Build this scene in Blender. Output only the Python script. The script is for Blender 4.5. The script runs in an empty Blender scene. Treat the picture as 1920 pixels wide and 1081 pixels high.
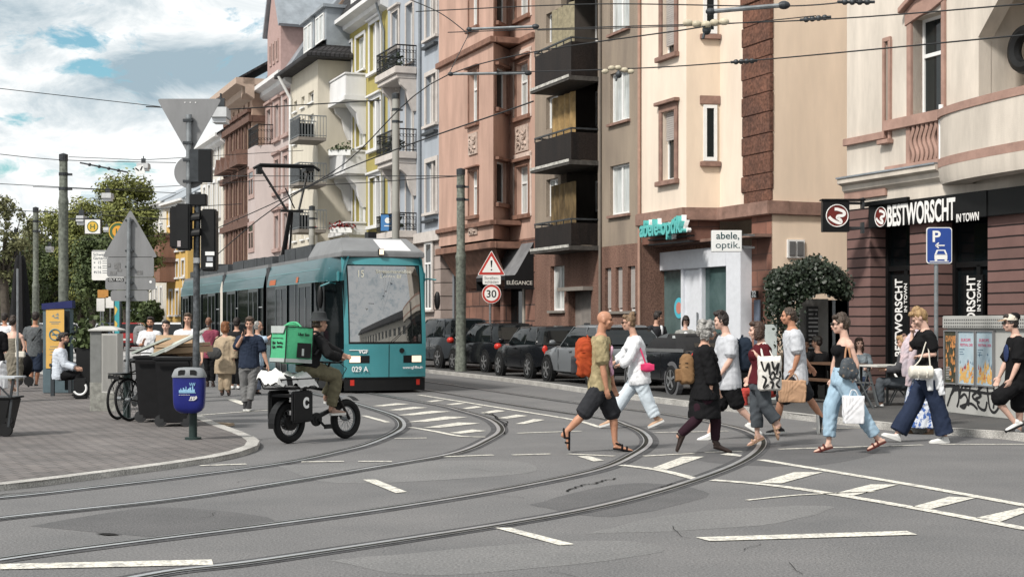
import bpy,bmesh,math,random
import numpy as np
from mathutils import Vector,Matrix
R=random.Random(7)
SC=bpy.context.scene
C=SC.collection
F=2800.;H=1.6;U0=960.;V0=605.
V=Vector
def G(u,v,z=0.):
    Y=(H-z)*F/(v-V0); return V(((u-U0)/F*Y,Y,z))
def A(u,v,Y): return V(((u-U0)/F*Y,Y,H-(v-V0)/F*Y))
# ---------------------------------------------------------------- materials
MT={}
def mat(name,col,rough=.7,metal=0.,var=.12,vs=6.,bump=0.,bs=40.,spec=.28,col2=None,streak=0.,emit=0.,coat=0.,mixf=None,fine=0.,speck=None):
    if name in MT: return MT[name]
    m=bpy.data.materials.new(name); m.use_nodes=True; nt=m.node_tree; N=nt.nodes; L=nt.links
    b=N['Principled BSDF']; b.inputs['Roughness'].default_value=rough; b.inputs['Metallic'].default_value=metal
    b.inputs['Specular IOR Level'].default_value=spec; b.inputs['Coat Weight'].default_value=coat; b.inputs['Coat Roughness'].default_value=.05
    c=(*col,1)
    tc=N.new('ShaderNodeTexCoord')
    out=None
    if var>0 or col2:
        n=N.new('ShaderNodeTexNoise'); n.inputs['Scale'].default_value=vs; n.inputs['Detail'].default_value=6; n.inputs['Roughness'].default_value=.65
        mp=N.new('ShaderNodeMapping'); L.new(tc.outputs['Object'],mp.inputs[0]); L.new(mp.outputs[0],n.inputs['Vector'])
        if streak: mp.inputs['Scale'].default_value=(1,1,streak)
        rp=N.new('ShaderNodeValToRGB'); rp.color_ramp.elements[0].position=.32; rp.color_ramp.elements[1].position=.68
        if col2 is None:
            a=[max(0,x*(1-var)) for x in col]; d=[min(1,x*(1+var)) for x in col]
        else: a,d=col2,col
        rp.color_ramp.elements[0].color=(*a,1); rp.color_ramp.elements[1].color=(*d,1)
        if mixf: rp.color_ramp.elements[0].position,rp.color_ramp.elements[1].position=mixf
        L.new(n.outputs['Fac'],rp.inputs[0]); out=rp.outputs[0]
        if fine:
            n2=N.new('ShaderNodeTexNoise'); n2.inputs['Scale'].default_value=fine; n2.inputs['Detail'].default_value=3
            L.new(tc.outputs['Object'],n2.inputs['Vector'])
            mr=N.new('ShaderNodeMapRange'); mr.inputs['From Min'].default_value=.3; mr.inputs['From Max'].default_value=.7; mr.inputs['To Min'].default_value=.6; mr.inputs['To Max'].default_value=1.4
            L.new(n2.outputs['Fac'],mr.inputs[0])
            mx=N.new('ShaderNodeMix'); mx.data_type='RGBA'; mx.blend_type='MULTIPLY'; mx.inputs[0].default_value=1
            L.new(out,mx.inputs[6]); L.new(mr.outputs[0],mx.inputs[7]); out=mx.outputs[2]
        L.new(out,b.inputs['Base Color'])
    else: b.inputs['Base Color'].default_value=c
    if bump:
        n3=N.new('ShaderNodeTexNoise'); n3.inputs['Scale'].default_value=bs; n3.inputs['Detail'].default_value=4
        L.new(tc.outputs['Object'],n3.inputs['Vector'])
        bp=N.new('ShaderNodeBump'); bp.inputs['Strength'].default_value=bump; bp.inputs['Distance'].default_value=.02
        L.new(n3.outputs['Fac'],bp.inputs['Height']); L.new(bp.outputs[0],b.inputs['Normal'])
    if emit:
        b.inputs['Emission Color'].default_value=c; b.inputs['Emission Strength'].default_value=emit
    MT[name]=m; return m
def brickmat(name,c1,c2,mortar,w,h,ms=.012,off=.5,rough=.85,axis='xz',rot=0.,bump=.6,big=.25):
    """coursed stone / paving, pattern in object metres"""
    m=mat(name,c1,rough,var=0); nt=m.node_tree;N=nt.nodes;L=nt.links;b=N['Principled BSDF']
    tc=[n for n in N if n.type=='TEX_COORD'][0]
    sp=N.new('ShaderNodeSeparateXYZ');L.new(tc.outputs['Object'],sp.inputs[0])
    cb=N.new('ShaderNodeCombineXYZ')
    if axis=='xz':
        ad=N.new('ShaderNodeMath');ad.operation='ADD';L.new(sp.outputs[0],ad.inputs[0]);L.new(sp.outputs[1],ad.inputs[1])
        L.new(ad.outputs[0],cb.inputs[0]);L.new(sp.outputs[2],cb.inputs[1])
    else:
        L.new(sp.outputs[0],cb.inputs[0]);L.new(sp.outputs[1],cb.inputs[1])
    mp=N.new('ShaderNodeMapping');mp.inputs['Rotation'].default_value=(0,0,rot);L.new(cb.outputs[0],mp.inputs[0])
    nz=N.new('ShaderNodeTexNoise');nz.inputs['Scale'].default_value=1.5;L.new(tc.outputs['Object'],nz.inputs['Vector'])
    ml=N.new('ShaderNodeMix');ml.data_type='VECTOR';ml.inputs[0].default_value=.02
    L.new(mp.outputs[0],ml.inputs[4]);L.new(nz.outputs['Color'],ml.inputs[5])
    br=N.new('ShaderNodeTexBrick');br.inputs['Color1'].default_value=(*c1,1);br.inputs['Color2'].default_value=(*c2,1);br.inputs['Mortar'].default_value=(*mortar,1)
    br.inputs['Scale'].default_value=1;br.inputs['Brick Width'].default_value=w;br.inputs['Row Height'].default_value=h;br.inputs['Mortar Size'].default_value=ms;br.offset=off
    L.new(ml.outputs[1],br.inputs[0])
    n=N.new('ShaderNodeTexNoise');n.inputs['Scale'].default_value=.7;n.inputs['Detail'].default_value=8;n.inputs['Roughness'].default_value=.7;L.new(tc.outputs['Object'],n.inputs['Vector'])
    mr=N.new('ShaderNodeMapRange');mr.inputs['From Min'].default_value=.3;mr.inputs['From Max'].default_value=.7;mr.inputs['To Min'].default_value=1-big;mr.inputs['To Max'].default_value=1+big
    L.new(n.outputs['Fac'],mr.inputs[0])
    mx=N.new('ShaderNodeMix');mx.data_type='RGBA';mx.blend_type='MULTIPLY';mx.inputs[0].default_value=1
    L.new(br.outputs['Color'],mx.inputs[6]);L.new(mr.outputs[0],mx.inputs[7]);L.new(mx.outputs[2],b.inputs['Base Color'])
    bp=N.new('ShaderNodeBump');bp.inputs['Strength'].default_value=bump;bp.inputs['Distance'].default_value=.01;bp.invert=True
    L.new(br.outputs['Fac'],bp.inputs['Height']);L.new(bp.outputs[0],b.inputs['Normal'])
    return m
def dark(n,k=.018,r=.5,**a): return mat(n,(k,k*1.03,k*1.08),r,**{**dict(spec=.22),**a})
BLK=dark('black_plastic',.012,.45); BLKG=dark('black_gloss',.008,.15,coat=.5); RUB=dark('rubber',.012,.8)
STEEL=mat('galvanised_steel',(.22,.235,.245),.5,.6,var=.25,vs=9); DSTEEL=mat('dark_steel',(.05,.055,.06),.45,.5,var=.3)
CHROME=mat('chrome',(.75,.76,.77),.15,1,var=0); WHITE=mat('white_paint',(.74,.745,.74),.45,var=.05); ALU=mat('bare_aluminium',(.22,.222,.226),.5,.3,var=.1,vs=5,streak=.3)
GLASS=mat('window_glass',(.012,.016,.017),.06,var=0,spec=.45)
GLASC=mat('curtained_glass',(.42,.44,.43),.12,var=.35,vs=5,streak=.15,spec=.6)
GLASG=mat('tinted_glass',(.005,.007,.008),.05,var=0,spec=.2)
# ---------------------------------------------------------------- mesh builder
class MB:
    def __init__(s,M=None): s.v=[];s.f=[];s.m=[];s.M=M;s.k=0
    def mi(s,k): s.k=k; return s
    def add(s,vs,fs):
        o=len(s.v)
        s.v+= [s.M@V(p) for p in vs] if s.M else [V(p) for p in vs]
        for f in fs: s.f.append([o+i for i in f]); s.m.append(s.k)
        return s
    def quad(s,a,b,c,d): return s.add([a,b,c,d],[(0,1,2,3)])
    def poly(s,p): return s.add(p,[tuple(range(len(p)))])
    def box(s,x0,x1,y0,y1,z0,z1):
        if x1<x0:x0,x1=x1,x0
        if y1<y0:y0,y1=y1,y0
        if z1<z0:z0,z1=z1,z0
        return s.add([(x0,y0,z0),(x1,y0,z0),(x1,y1,z0),(x0,y1,z0),(x0,y0,z1),(x1,y0,z1),(x1,y1,z1),(x0,y1,z1)],
          [(0,3,2,1),(4,5,6,7),(0,1,5,4),(1,2,6,5),(2,3,7,6),(3,0,4,7)])
    def bar(s,a,b,w,h=None,up=(0,0,1)):
        a=V(a);b=V(b);h=h or w;d=(b-a).normalized();up=V(up)
        if abs(d.dot(up))>.98: up=V((0,1,0))
        x=d.cross(up).normalized();y=x.cross(d);x*=w/2;y*=h/2
        return s.add([a-x-y,a+x-y,a+x+y,a-x+y,b-x-y,b+x-y,b+x+y,b-x+y],[(0,1,2,3)[::-1],(4,5,6,7),(0,1,5,4),(1,2,6,5),(2,3,7,6),(3,0,4,7)])
    def prism(s,pts,d):
        """polygon (3d points) extruded by vector d"""
        n=len(pts);d=V(d);p=[V(q) for q in pts];q=[x+d for x in p]
        return s.add(p+q,[tuple(range(n))[::-1],tuple(range(n,2*n))]+[(i,(i+1)%n,n+(i+1)%n,n+i) for i in range(n)])
    def loft(s,rings,cap=True,closed=True):
        n=len(rings[0]);vs=[p for r in rings for p in r];fs=[]
        for k in range(len(rings)-1):
            for i in range(n if closed else n-1):
                j=(i+1)%n;fs.append((k*n+i,k*n+j,(k+1)*n+j,(k+1)*n+i))
        if cap and closed: fs.append(tuple(range(n))[::-1]);fs.append(tuple(range((len(rings)-1)*n,len(rings)*n)))
        return s.add(vs,fs)
    def tube(s,pts,r,n=8,cap=True):
        pts=[V(p) for p in pts];rr=r if isinstance(r,(list,tuple)) else [r]*len(pts)
        rings=[];px=None
        for i,p in enumerate(pts):
            d=(pts[min(i+1,len(pts)-1)]-pts[max(i-1,0)])
            d=d.normalized() if d.length>1e-9 else V((0,0,1))
            if px is None:
                up=V((0,0,1)) if abs(d.z)<.95 else V((0,1,0));x=d.cross(up).normalized()
            else:
                x=px-d*px.dot(d)
                x=x.normalized() if x.length>1e-6 else d.orthogonal().normalized()
            px=x;y=d.cross(x)
            rings.append([p+(x*math.cos(2*math.pi*k/n)+y*math.sin(2*math.pi*k/n))*rr[i] for k in range(n)])
        return s.loft(rings,cap)
    def lathe(s,prof,c=(0,0,0),n=20,ax='z'):
        c=V(c);rings=[]
        for r,z in prof:
            ring=[]
            for k in range(n):
                a=2*math.pi*k/n;q=(r*math.cos(a),r*math.sin(a),z)
                if ax=='y': q=(q[0],z,q[1])
                if ax=='x': q=(z,q[0],q[1])
                ring.append(c+V(q))
            rings.append(ring)
        return s.loft(rings)
    def ell(s,c,rx,ry,rz,n=12,m=8,rot=None):
        c=V(c);rings=[]
        for j in range(1,m):
            t=math.pi*j/m
            ring=[]
            for k in range(n):
                a=2*math.pi*k/n;q=V((rx*math.sin(t)*math.cos(a),ry*math.sin(t)*math.sin(a),-rz*math.cos(t)))
                if rot: q=rot@q
                ring.append(c+q)
            rings.append(ring)
        return s.loft(rings)
    def torus(s,c,Rr,r,n=28,m=8,ax='x',a0=0,a1=None):
        c=V(c);rings=[];full=a1 is None;a1=2*math.pi if full else a1
        for i in range(n+(0 if full else 1)):
            a=a0+(a1-a0)*i/n;ring=[]
            for k in range(m):
                b=2*math.pi*k/m;q=Rr+r*math.cos(b);w=r*math.sin(b)
                ring.append(c+(V((w,q*math.cos(a),q*math.sin(a))) if ax=='x' else V((q*math.cos(a),w,q*math.sin(a))) if ax=='y' else V((q*math.cos(a),q*math.sin(a),w))))
            rings.append(ring)
        if full: rings.append(rings[0])
        return s.loft(rings,cap=not full)
    def disc(s,c,r,n=24,ax='y',d=.004):
        return s.lathe([(r,0),(r,d)],c,n,ax)
    def wall(s,x0,x1,z0,z1,holes=(),rev=.18):
        """upright wall in local x/z at y=0, outside is -y, with reveals"""
        xs=sorted({x0,x1,*[h[0] for h in holes],*[h[1] for h in holes]});zs=sorted({z0,z1,*[h[2] for h in holes],*[h[3] for h in holes]})
        xs=[x for x in xs if x0-1e-6<=x<=x1+1e-6];zs=[z for z in zs if z0-1e-6<=z<=z1+1e-6]
        for i in range(len(xs)-1):
            for j in range(len(zs)-1):
                a,b,c,d=xs[i],xs[i+1],zs[j],zs[j+1];mx,mz=(a+b)/2,(c+d)/2
                if any(h[0]<mx<h[1] and h[2]<mz<h[3] for h in holes): continue
                s.quad((a,0,c),(b,0,c),(b,0,d),(a,0,d))
        for h in holes:
            a,b,c,d=h[:4]
            s.quad((a,0,c),(a,0,d),(a,rev,d),(a,rev,c));s.quad((b,0,d),(b,0,c),(b,rev,c),(b,rev,d))
            s.quad((a,0,d),(b,0,d),(b,rev,d),(a,rev,d));s.quad((b,0,c),(a,0,c),(a,rev,c),(b,rev,c))
        return s
    def build(s,name,mats,parent=None,smooth=False,bevel=0.,fix=False):
        me=bpy.data.meshes.new(name);me.from_pydata([tuple(p) for p in s.v],[],s.f)
        mats=mats if isinstance(mats,(list,tuple)) else [mats]
        for m in mats: me.materials.append(m)
        if len(mats)>1: me.polygons.foreach_set('material_index',s.m)
        if fix or smooth or bevel:
            bm=bmesh.new();bm.from_mesh(me)
            if bevel:
                bmesh.ops.remove_doubles(bm,verts=bm.verts,dist=1e-5)
                bmesh.ops.recalc_face_normals(bm,faces=bm.faces)
                es=[e for e in bm.edges if len(e.link_faces)==2 and e.calc_face_angle(0)>.6]
                try: bmesh.ops.bevel(bm,geom=es,offset=bevel,segments=2,affect='EDGES',clamp_overlap=True)
                except Exception: pass
            else:
                if smooth: bmesh.ops.remove_doubles(bm,verts=bm.verts,dist=1e-5)
                bmesh.ops.recalc_face_normals(bm,faces=bm.faces)
            bm.to_mesh(me);bm.free()
        if smooth:
            me.polygons.foreach_set('use_smooth',[True]*len(me.polygons))
            try: me.set_sharp_from_angle(angle=math.radians(smooth if smooth>1 else 42))
            except Exception: pass
        me.update()
        o=bpy.data.objects.new(name,me);C.objects.link(o)
        if parent: o.parent=parent
        return o
def tag(o,label=None,cat=None,group=None,kind=None):
    if label:o['label']=label
    if cat:o['category']=cat
    if group:o['group']=group
    if kind:o['kind']=kind
    return o
def thing(name,label,cat,loc=(0,0,0),rz=0.,group=None):
    o=bpy.data.objects.new(name,None);C.objects.link(o);o.location=loc;o.rotation_euler=(0,0,rz);o.empty_display_size=.2
    return tag(o,label,cat,group)
def copy_tree(o,parent=None):
    c=o.copy();C.objects.link(c);c.parent=parent
    for ch in o.children: copy_tree(ch,c)
    return c
def text(body,size,M,m,name='lettering',parent=None,ext=.004,off=0.,align='CENTER',sx=1.,shear=0.,space=1.,fit=None):
    cu=bpy.data.curves.new('t','FONT');cu.body=body;cu.size=size;cu.extrude=ext;cu.offset=off;cu.align_x=align;cu.align_y='CENTER';cu.shear=shear;cu.space_character=space
    o=bpy.data.objects.new('t',cu);C.objects.link(o)
    dg=bpy.context.evaluated_depsgraph_get()
    me=bpy.data.meshes.new_from_object(o.evaluated_get(dg));bpy.data.objects.remove(o)
    if fit:
        xs=[v.co.x for v in me.vertices];ys=[v.co.y for v in me.vertices]
        me.transform(Matrix.Diagonal((fit[0]/(max(xs)-min(xs)),fit[1]/(max(ys)-min(ys)),1,1))@Matrix.Translation((-(max(xs)+min(xs))/2,-(max(ys)+min(ys))/2,0)))
    me.transform(M@Matrix.Diagonal((sx,1,1,1)));me.materials.clear();me.materials.append(m);me.name=name
    ob=bpy.data.objects.new(name,me);C.objects.link(ob)
    if parent:ob.parent=parent
    return ob
def TM(p,yaw=0.,roll=0.):
    """text matrix: upright on a plane whose outside is local -y turned by yaw"""
    return Matrix.Translation(V(p))@Matrix.Rotation(yaw,4,'Z')@Matrix.Rotation(math.pi/2,4,'X')@Matrix.Rotation(roll,4,'Z')
def spline(P,k=8):
    out=[];n=len(P)
    for i in range(n-1):
        p0,p1,p2,p3=P[max(i-1,0)],P[i],P[i+1],P[min(i+2,n-1)]
        for j in range(k):
            t=j/k;out.append(.5*((2*p1)+(p2-p0)*t+(2*p0-5*p1+4*p2-p3)*t*t+(3*p1-p0-3*p2+p3)*t**3))
    return out+[P[-1]]
# ---------------------------------------------------------------- camera and daylight
cam=bpy.data.cameras.new('camera');co=bpy.data.objects.new('camera',cam);C.objects.link(co);SC.camera=co
co.location=(0,0,H);co.rotation_euler=(math.pi/2,0,0)
cam.sensor_width=36;cam.lens=36*F/1920;cam.shift_y=(V0-540.5)/1920;cam.clip_start=.1;cam.clip_end=5000
SUN=V((-.47,-.54,.72)).normalized()
sl=bpy.data.lights.new('sun','SUN');sl.energy=2.8;sl.angle=math.radians(8);sl.color=(1,.95,.88)
so=bpy.data.objects.new('sun',sl);C.objects.link(so);so.rotation_euler=SUN.to_track_quat('Z','Y').to_euler();so.location=(-20,0,40)
w=bpy.data.worlds.new('World');SC.world=w;w.use_nodes=True
def sky():
    nt=w.node_tree;N=nt.nodes;L=nt.links;bg=N['Background']
    st=N.new('ShaderNodeTexSky');st.sky_type='NISHITA';st.sun_disc=False
    st.sun_elevation=math.asin(SUN.z);st.sun_rotation=math.atan2(SUN.x,SUN.y)
    tc=N.new('ShaderNodeTexCoord')
    def math_(op,a,b=None):
        n=N.new('ShaderNodeMath');n.operation=op
        for i,x in enumerate((a,b)):
            if x is None: continue
            if isinstance(x,(int,float)): n.inputs[i].default_value=x
            else: L.new(x,n.inputs[i])
        return n.outputs[0]
    def noi(scale,sx,sz,detail,loc,rough=.55,dist=0):
        mp=N.new('ShaderNodeMapping');mp.inputs['Scale'].default_value=(sx,sx,sz);mp.inputs['Location'].default_value=loc
        L.new(tc.outputs['Generated'],mp.inputs[0])
        n=N.new('ShaderNodeTexNoise');n.inputs['Scale'].default_value=scale;n.inputs['Detail'].default_value=detail;n.inputs['Roughness'].default_value=rough;n.inputs['Distortion'].default_value=dist
        L.new(mp.outputs[0],n.inputs['Vector']);return n.outputs['Fac']
    sp=N.new('ShaderNodeSeparateXYZ');L.new(tc.outputs['Generated'],sp.inputs[0])
    rx=math_('DIVIDE',sp.outputs[0],sp.outputs[1]);rz=math_('DIVIDE',sp.outputs[2],sp.outputs[1])
    def blob(u,v,ru,rv):
        a=math_('DIVIDE',math_('SUBTRACT',rx,(u-U0)/F),ru/F);b=math_('DIVIDE',math_('SUBTRACT',rz,(V0-v)/F),rv/F)
        d=math_('ADD',math_('MULTIPLY',a,a),math_('MULTIPLY',b,b))
        n=N.new('ShaderNodeMath');n.operation='SUBTRACT';n.use_clamp=True;n.inputs[0].default_value=1;L.new(d,n.inputs[1]);return n.outputs[0]
    n1=noi(22,1,2.0,10,(3.1,1.7,.4),.62,.5);n2=noi(13,1,2.3,10,(7.3,2.2,5.4),.66,.5)
    hole=math_('ADD',math_('ADD',blob(150,78,190,48),blob(170,128,130,22)),math_('MULTIPLY',blob(60,320,330,34),.75))
    hole=math_('ADD',hole,math_('MULTIPLY',blob(30,225,120,16),.8))
    dens=math_('SUBTRACT',math_('ADD',math_('MULTIPLY',n1,1.25),.08),math_('MULTIPLY',hole,.27))
    rp=N.new('ShaderNodeValToRGB');rp.color_ramp.elements[0].position=.40;rp.color_ramp.elements[1].position=.55
    L.new(dens,rp.inputs[0])
    gr=math_('ADD',math_('MULTIPLY',blob(380,118,250,62),.5),math_('ADD',math_('MULTIPLY',blob(180,195,190,60),.26),math_('MULTIPLY',blob(30,10,330,70),.22)))
    lig=math_('SUBTRACT',math_('ADD',math_('MULTIPLY',n2,.8),.16),math_('MULTIPLY',gr,.62))
    rc=N.new('ShaderNodeValToRGB');e=rc.color_ramp.elements
    e[0].position=.30;e[0].color=(.36,.47,.54,1);e[1].position=.57;e[1].color=(.97,.99,.99,1)
    x=e.new(.44);x.color=(.66,.73,.765,1)
    L.new(lig,rc.inputs[0])
    vs=N.new('ShaderNodeVectorMath');vs.operation='SCALE';vs.inputs['Scale'].default_value=6.7
    L.new(rc.outputs[0],vs.inputs[0])
    tint=N.new('ShaderNodeMix');tint.data_type='RGBA';tint.blend_type='MULTIPLY';tint.inputs[0].default_value=1;tint.inputs[7].default_value=(.62,.86,.80,1)
    L.new(st.outputs[0],tint.inputs[6])
    mx=N.new('ShaderNodeMix');mx.data_type='RGBA';L.new(rp.outputs[0],mx.inputs[0]);L.new(tint.outputs[2],mx.inputs[6]);L.new(vs.outputs[0],mx.inputs[7])
    L.new(mx.outputs[2],bg.inputs[0]);bg.inputs[1].default_value=.1
sky()
SC.view_settings.view_transform='Standard';SC.view_settings.look='None';SC.view_settings.exposure=.68;SC.view_settings.gamma=1
SC.render.engine='CYCLES';SC.cycles.use_denoising=True;SC.cycles.max_bounces=6
SC.cycles.use_adaptive_sampling=True
# ---------------------------------------------------------------- ground
ASPH=mat('asphalt',(.155,.152,.152),.82,col2=(.115,.115,.117),vs=.55,fine=55.,bump=.5,bs=90,spec=.35)
ASPD=mat('pavement_asphalt',(.085,.082,.08),.85,col2=(.06,.06,.06),vs=.8,fine=60.,bump=.5,bs=80)
PALE=mat('pale_paving',(.36,.355,.35),.85,var=.12,vs=.4,fine=20.)
CURB=mat('granite_kerb',(.36,.35,.33),.8,var=.25,vs=2.5,fine=60.)
PAINT=mat('road_paint',(.58,.56,.50),.7,col2=(.27,.265,.255),vs=9.,mixf=(.36,.50),fine=45.)
PAVE=brickmat('red_grey_pavers',(.168,.152,.146),(.128,.119,.117),(.05,.047,.045),.24,.12,.011,rough=.85,axis='xy',rot=.35,big=.3)
gm=MB();gm.quad((-600,-80,-.004),(600,-80,-.004),(600,2500,-.004),(-600,2500,-.004));tag(gm.build('ground',PALE),kind='structure')
ex=V((.3628,-.9319,0)).normalized();ey=V((.9319,.3628,0)).normalized();DD=-ex
rp_=[V((-60,-20,0)),V((40,-20,0)),V((40,12,0)),V((14,60,0)),V((-6,95,0)),V((-22,140,0)),V((-30,140,0)),V((-16,60,0)),V((-13,44,0)),V((-60,30,0))]
rm=MB();rm.poly(rp_)
tag(rm.build('road',ASPH),kind='structure')
# repaired patches of asphalt and seams
PATD=mat('asphalt_patch_dark',(.112,.11,.112),.85,col2=(.09,.09,.092),vs=1.5,fine=60.,bump=.6,bs=90,spec=.3);PATL=mat('asphalt_patch_worn',(.165,.163,.162),.75,col2=(.135,.135,.135),vs=1.2,fine=50.,bump=.4,bs=90,spec=.4)
for mt_,lst in ((PATD,([(60,985),(330,1005),(520,975),(300,950)],[(990,945),(1180,905),(1330,925),(1150,968)],[(1330,830),(1640,838),(1530,872),(1310,862)])),(PATL,([(520,872),(930,862),(990,886),(640,905)],[(1100,1000),(1290,960),(1560,948),(1420,985)],[(620,1050),(1100,1012),(1240,1035),(820,1078)]))):
    b=MB()
    for q in lst:
        P=[G(u,v) for u,v in q];P=spline(P+[P[0]],6)[:-1];b.poly([V((p.x+R.uniform(-.02,.02),p.y+R.uniform(-.03,.03),.0015)) for p in P])
    tag(b.build('road_patch',mt_),kind='structure')
# left plaza
kz=.06
kp=[(-700,960),(-300,932),(0,908),(170,888),(330,867),(420,853),(462,843),(484,834),(487,826),(476,818),(452,808),(420,797),(392,786),(375,778)]
K=[G(u,v,kz) for u,v in kp]
d1=V((-.40,.915,0))
K+= [K[-1]+d1*t for t in (4,10,18,26)]
K=spline(K,5)
far=[V((-16.5,46,kz)),V((-24,47,kz)),V((-46,47,kz)),V((-46,8,kz))]
pm=MB();pm.poly([p for p in K]+far);tag(pm.build('plaza_pavement',PAVE),kind='structure')
def kerb(K,wd,z,name,inward,m=CURB,seg=1):
    b=MB();acc=0
    for i in range(len(K)-1):
        a,c=K[i],K[i+1];t=(c-a);t.z=0;n=V((-t.y,t.x,0)).normalized()*inward
        jx=R.uniform(-.004,.004)
        p=[a,c,c+n*wd,a+n*wd]
        for q in p: q.z=z+.004
        g=t.normalized()*.004
        lo=[V((q.x,q.y,-.02)) for q in p]
        up=[p[0]+g+V((0,0,jx)),p[1]-g+V((0,0,jx)),p[2]-g,p[3]+g]
        b.add(lo+up,[(4,5,6,7),(0,1,5,4),(1,2,6,5),(2,3,7,6),(3,0,4,7)])
    return tag(b.build(name,m,fix=True),kind='structure')
def resample(K,L):
    out=[K[0].copy()];acc=0
    for i in range(len(K)-1):
        a,b=K[i],K[i+1];d=(b-a).length;t=0
        while acc+d-t>=L:
            t+=L-acc;acc=0;out.append(a.lerp(b,t/d))
        acc+=d-t
    return out
kerb(resample(K,.8),.16,kz,'kerb',1)
# right pavement
rk=[(560,668),(700,682),(803,693),(900,703),(1010,716),(1130,733),(1260,749),(1400,764),(1500,776),(1600,786),(1700,797),(1800,804),(1920,813),(2200,850)]
K2=spline([G(u,v,.1) for u,v in rk],5)
K2=[K2[0]+DD*60]+[K2[0]+DD*30]+K2
rs=MB();rs.poly([p.copy() for p in K2]+[V((30,14,.1)),V((40,40,.1)),V((40,120,.1)),V((0,120,.1))]);tag(rs.build('right_pavement',ASPD,fix=True),kind='structure')
kerb(resample(K2,1.),.15,.1,'kerb',1)
# rails
RA=[(-260,952),(0,933),(175,914),(350,893),(545,866),(640,846),(690,833),(740,812),(756,797),(742,781),(695,765),(640,750),(560,732),(420,703)]
RB=[(-300,1012),(0,972),(320,937),(500,910),(700,877),(850,850),(910,826),(937,806),(917,786),(865,770),(820,759),(700,738),(560,714),(430,694)]
RC=[(-300,1110),(0,1050),(500,985),(750,950),(960,915),(1125,880),(1190,852),(1217,830),(1206,811),(1175,797),(1125,783),(960,758),(802,731),(640,708),(480,688)]
RD=[(-200,1190),(265,1081),(500,1050),(960,980),(1160,941),(1310,897),(1395,862),(1426,833),(1410,812),(1350,795),(1240,775),(1085,756),(960,738),(808,716),(650,698),(500,683)]
GRV=mat('rail_groove',(.012,.012,.008),.8,var=0);RAILM=mat('worn_rail_steel',(.50,.51,.52),.40,.8,var=.15,vs=3);JOINT=mat('rail_joint_fill',(.075,.075,.078),.9,spec=.1,var=.3,vs=3,fine=50)
def strip(b,P,o0,o1,z):
    pr=None
    for i,p in enumerate(P):
        t=P[min(i+1,len(P)-1)]-P[max(i-1,0)];t.z=0;n=V((-t.y,t.x,0)).normalized()
        q=(p+n*o0+V((0,0,z)),p+n*o1+V((0,0,z)))
        if pr: b.quad(pr[0],q[0],q[1],pr[1])
        pr=q
for nm,pp,sg in (('a',RA,1),('b',RB,-1),('c',RC,1),('d',RD,-1)):
    P=spline([G(u,v) for u,v in pp],10)
    b=MB();strip(b,P,-.13,.13,.004)
    b.mi(1);strip(b,P,-.045,.010,.010)if sg>0 else strip(b,P,-.010,.045,.010)
    b.mi(2);strip(b,P,.010,.066,.010) if sg>0 else strip(b,P,-.066,-.010,.010)
    b.mi(1);strip(b,P,.066,.078,.010) if sg>0 else strip(b,P,-.078,-.066,.010)
    # groove between head and lip
    b2=MB()
    tag(b.build('tram_rail',[JOINT,RAILM,GRV]),kind='structure')
# painted marks
pm=MB()
def mk(*p): pm.poly([G(u,v,.007) for u,v in p])
def ln(P,wd=.12,z=.007):
    P=[G(u,v) for u,v in P]
    P=spline(P,4) if len(P)>2 else P
    strip(pm,P,-wd/2,wd/2,z)
mk((0,1066),(400,1057.5),(397,1047.5),(0,1056));mk((680,898),(742,923),(763,921),(705,898))
mk((927,988),(1050,1021),(1077,1019),(957,988));mk((1305,1006),(1330,1013),(1720,1001),(1700,994))
ln([(1427,862),(1560,884),(1720,911),(1940,951)],.13);ln([(1335,900),(1440,909),(1560,926),(1740,957),(1940,995)],.13)
for q in ([(1420,904),(1465,905),(1543,884),(1490,884)],[(1565,924),(1600,928),(1685,907),(1632,907)],[(1710,949),(1745,953),(1830,932),(1780,930)],[(1828,970),(1873,978),(1935,955),(1915,951)],
          [(1222,877),(1250,879),(1320,855),(1280,855)]): mk(*q)
ln([(1165,872),(1235,881),(1305,898)],.12)
z6=lambda x,y:(660+x/6.4,740+y/6.4)
def st(x0,y0,x1,y1,th):
    # tapered parallelogram bar as on a hatched area
    a,b=(x0,y0),(x1,y1)
    q=[a,(x0+.3*(x1-x0),y0-.32*(y0-y1)+th*.75),(x1,y1+th*.25),(x0+.62*(x1-x0),y0-.75*(y0-y1)-th*.75)]
    mk(*[z6(*p) for p in q])
for s in ((250,130,690,102,16),(440,180,910,145,18),(545,242,1185,190,20),(670,322,1390,257,24),(850,390,1540,330,26),(1170,452,1610,422,24),(890,78,1110,62,12),(1130,112,1360,98,14),(1320,160,1580,138,16),(1540,212,1850,185,20),(1750,275,2110,242,22),(1960,345,2320,290,24)): st(*s)
ln([z6(700,390),z6(1000,440),z6(1300,497),z6(1600,507)],.1)
ln([z6(800,0),z6(1920,180),(1075,787),(1125,801)],.1);ln([z6(140,250),z6(430,330)],.1)
for a,b in (((375,778),(508,768)),((375,873),(462,870)),((565,866),(645,865)),((672,865),(735,865)),((810,857),(925,853)),((740,822),(800,821)),((960,853),(1032,851)),((1065,851),(1152,855)),((1207,855),(1300,850)),((1320,848),(1390,846)),((1225,811),(1365,808)),((1460,842),(1730,834)),((1760,833),(1920,833)),((1525,804),(1660,801)),((970,812),(1090,808)),((1690,803),(1760,801))): ln([a,b],.09)
mk((1082,854),(1113,864),(1133,862),(1105,854));mk((1350,851),(1388,855),(1392,852),(1365,848));mk((425,748),(452,758),(470,757),(440,747))
ln([(1400,938),(1500,928),(1640,922)],.05)
tag(pm.build('road_marking',PAINT),kind='structure')
cb=MB()
for pts in ([(178,999),(200,1002),(228,1001),(205,998)],):
    cb.poly([G(u,v,.008) for u,v in pts])
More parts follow.
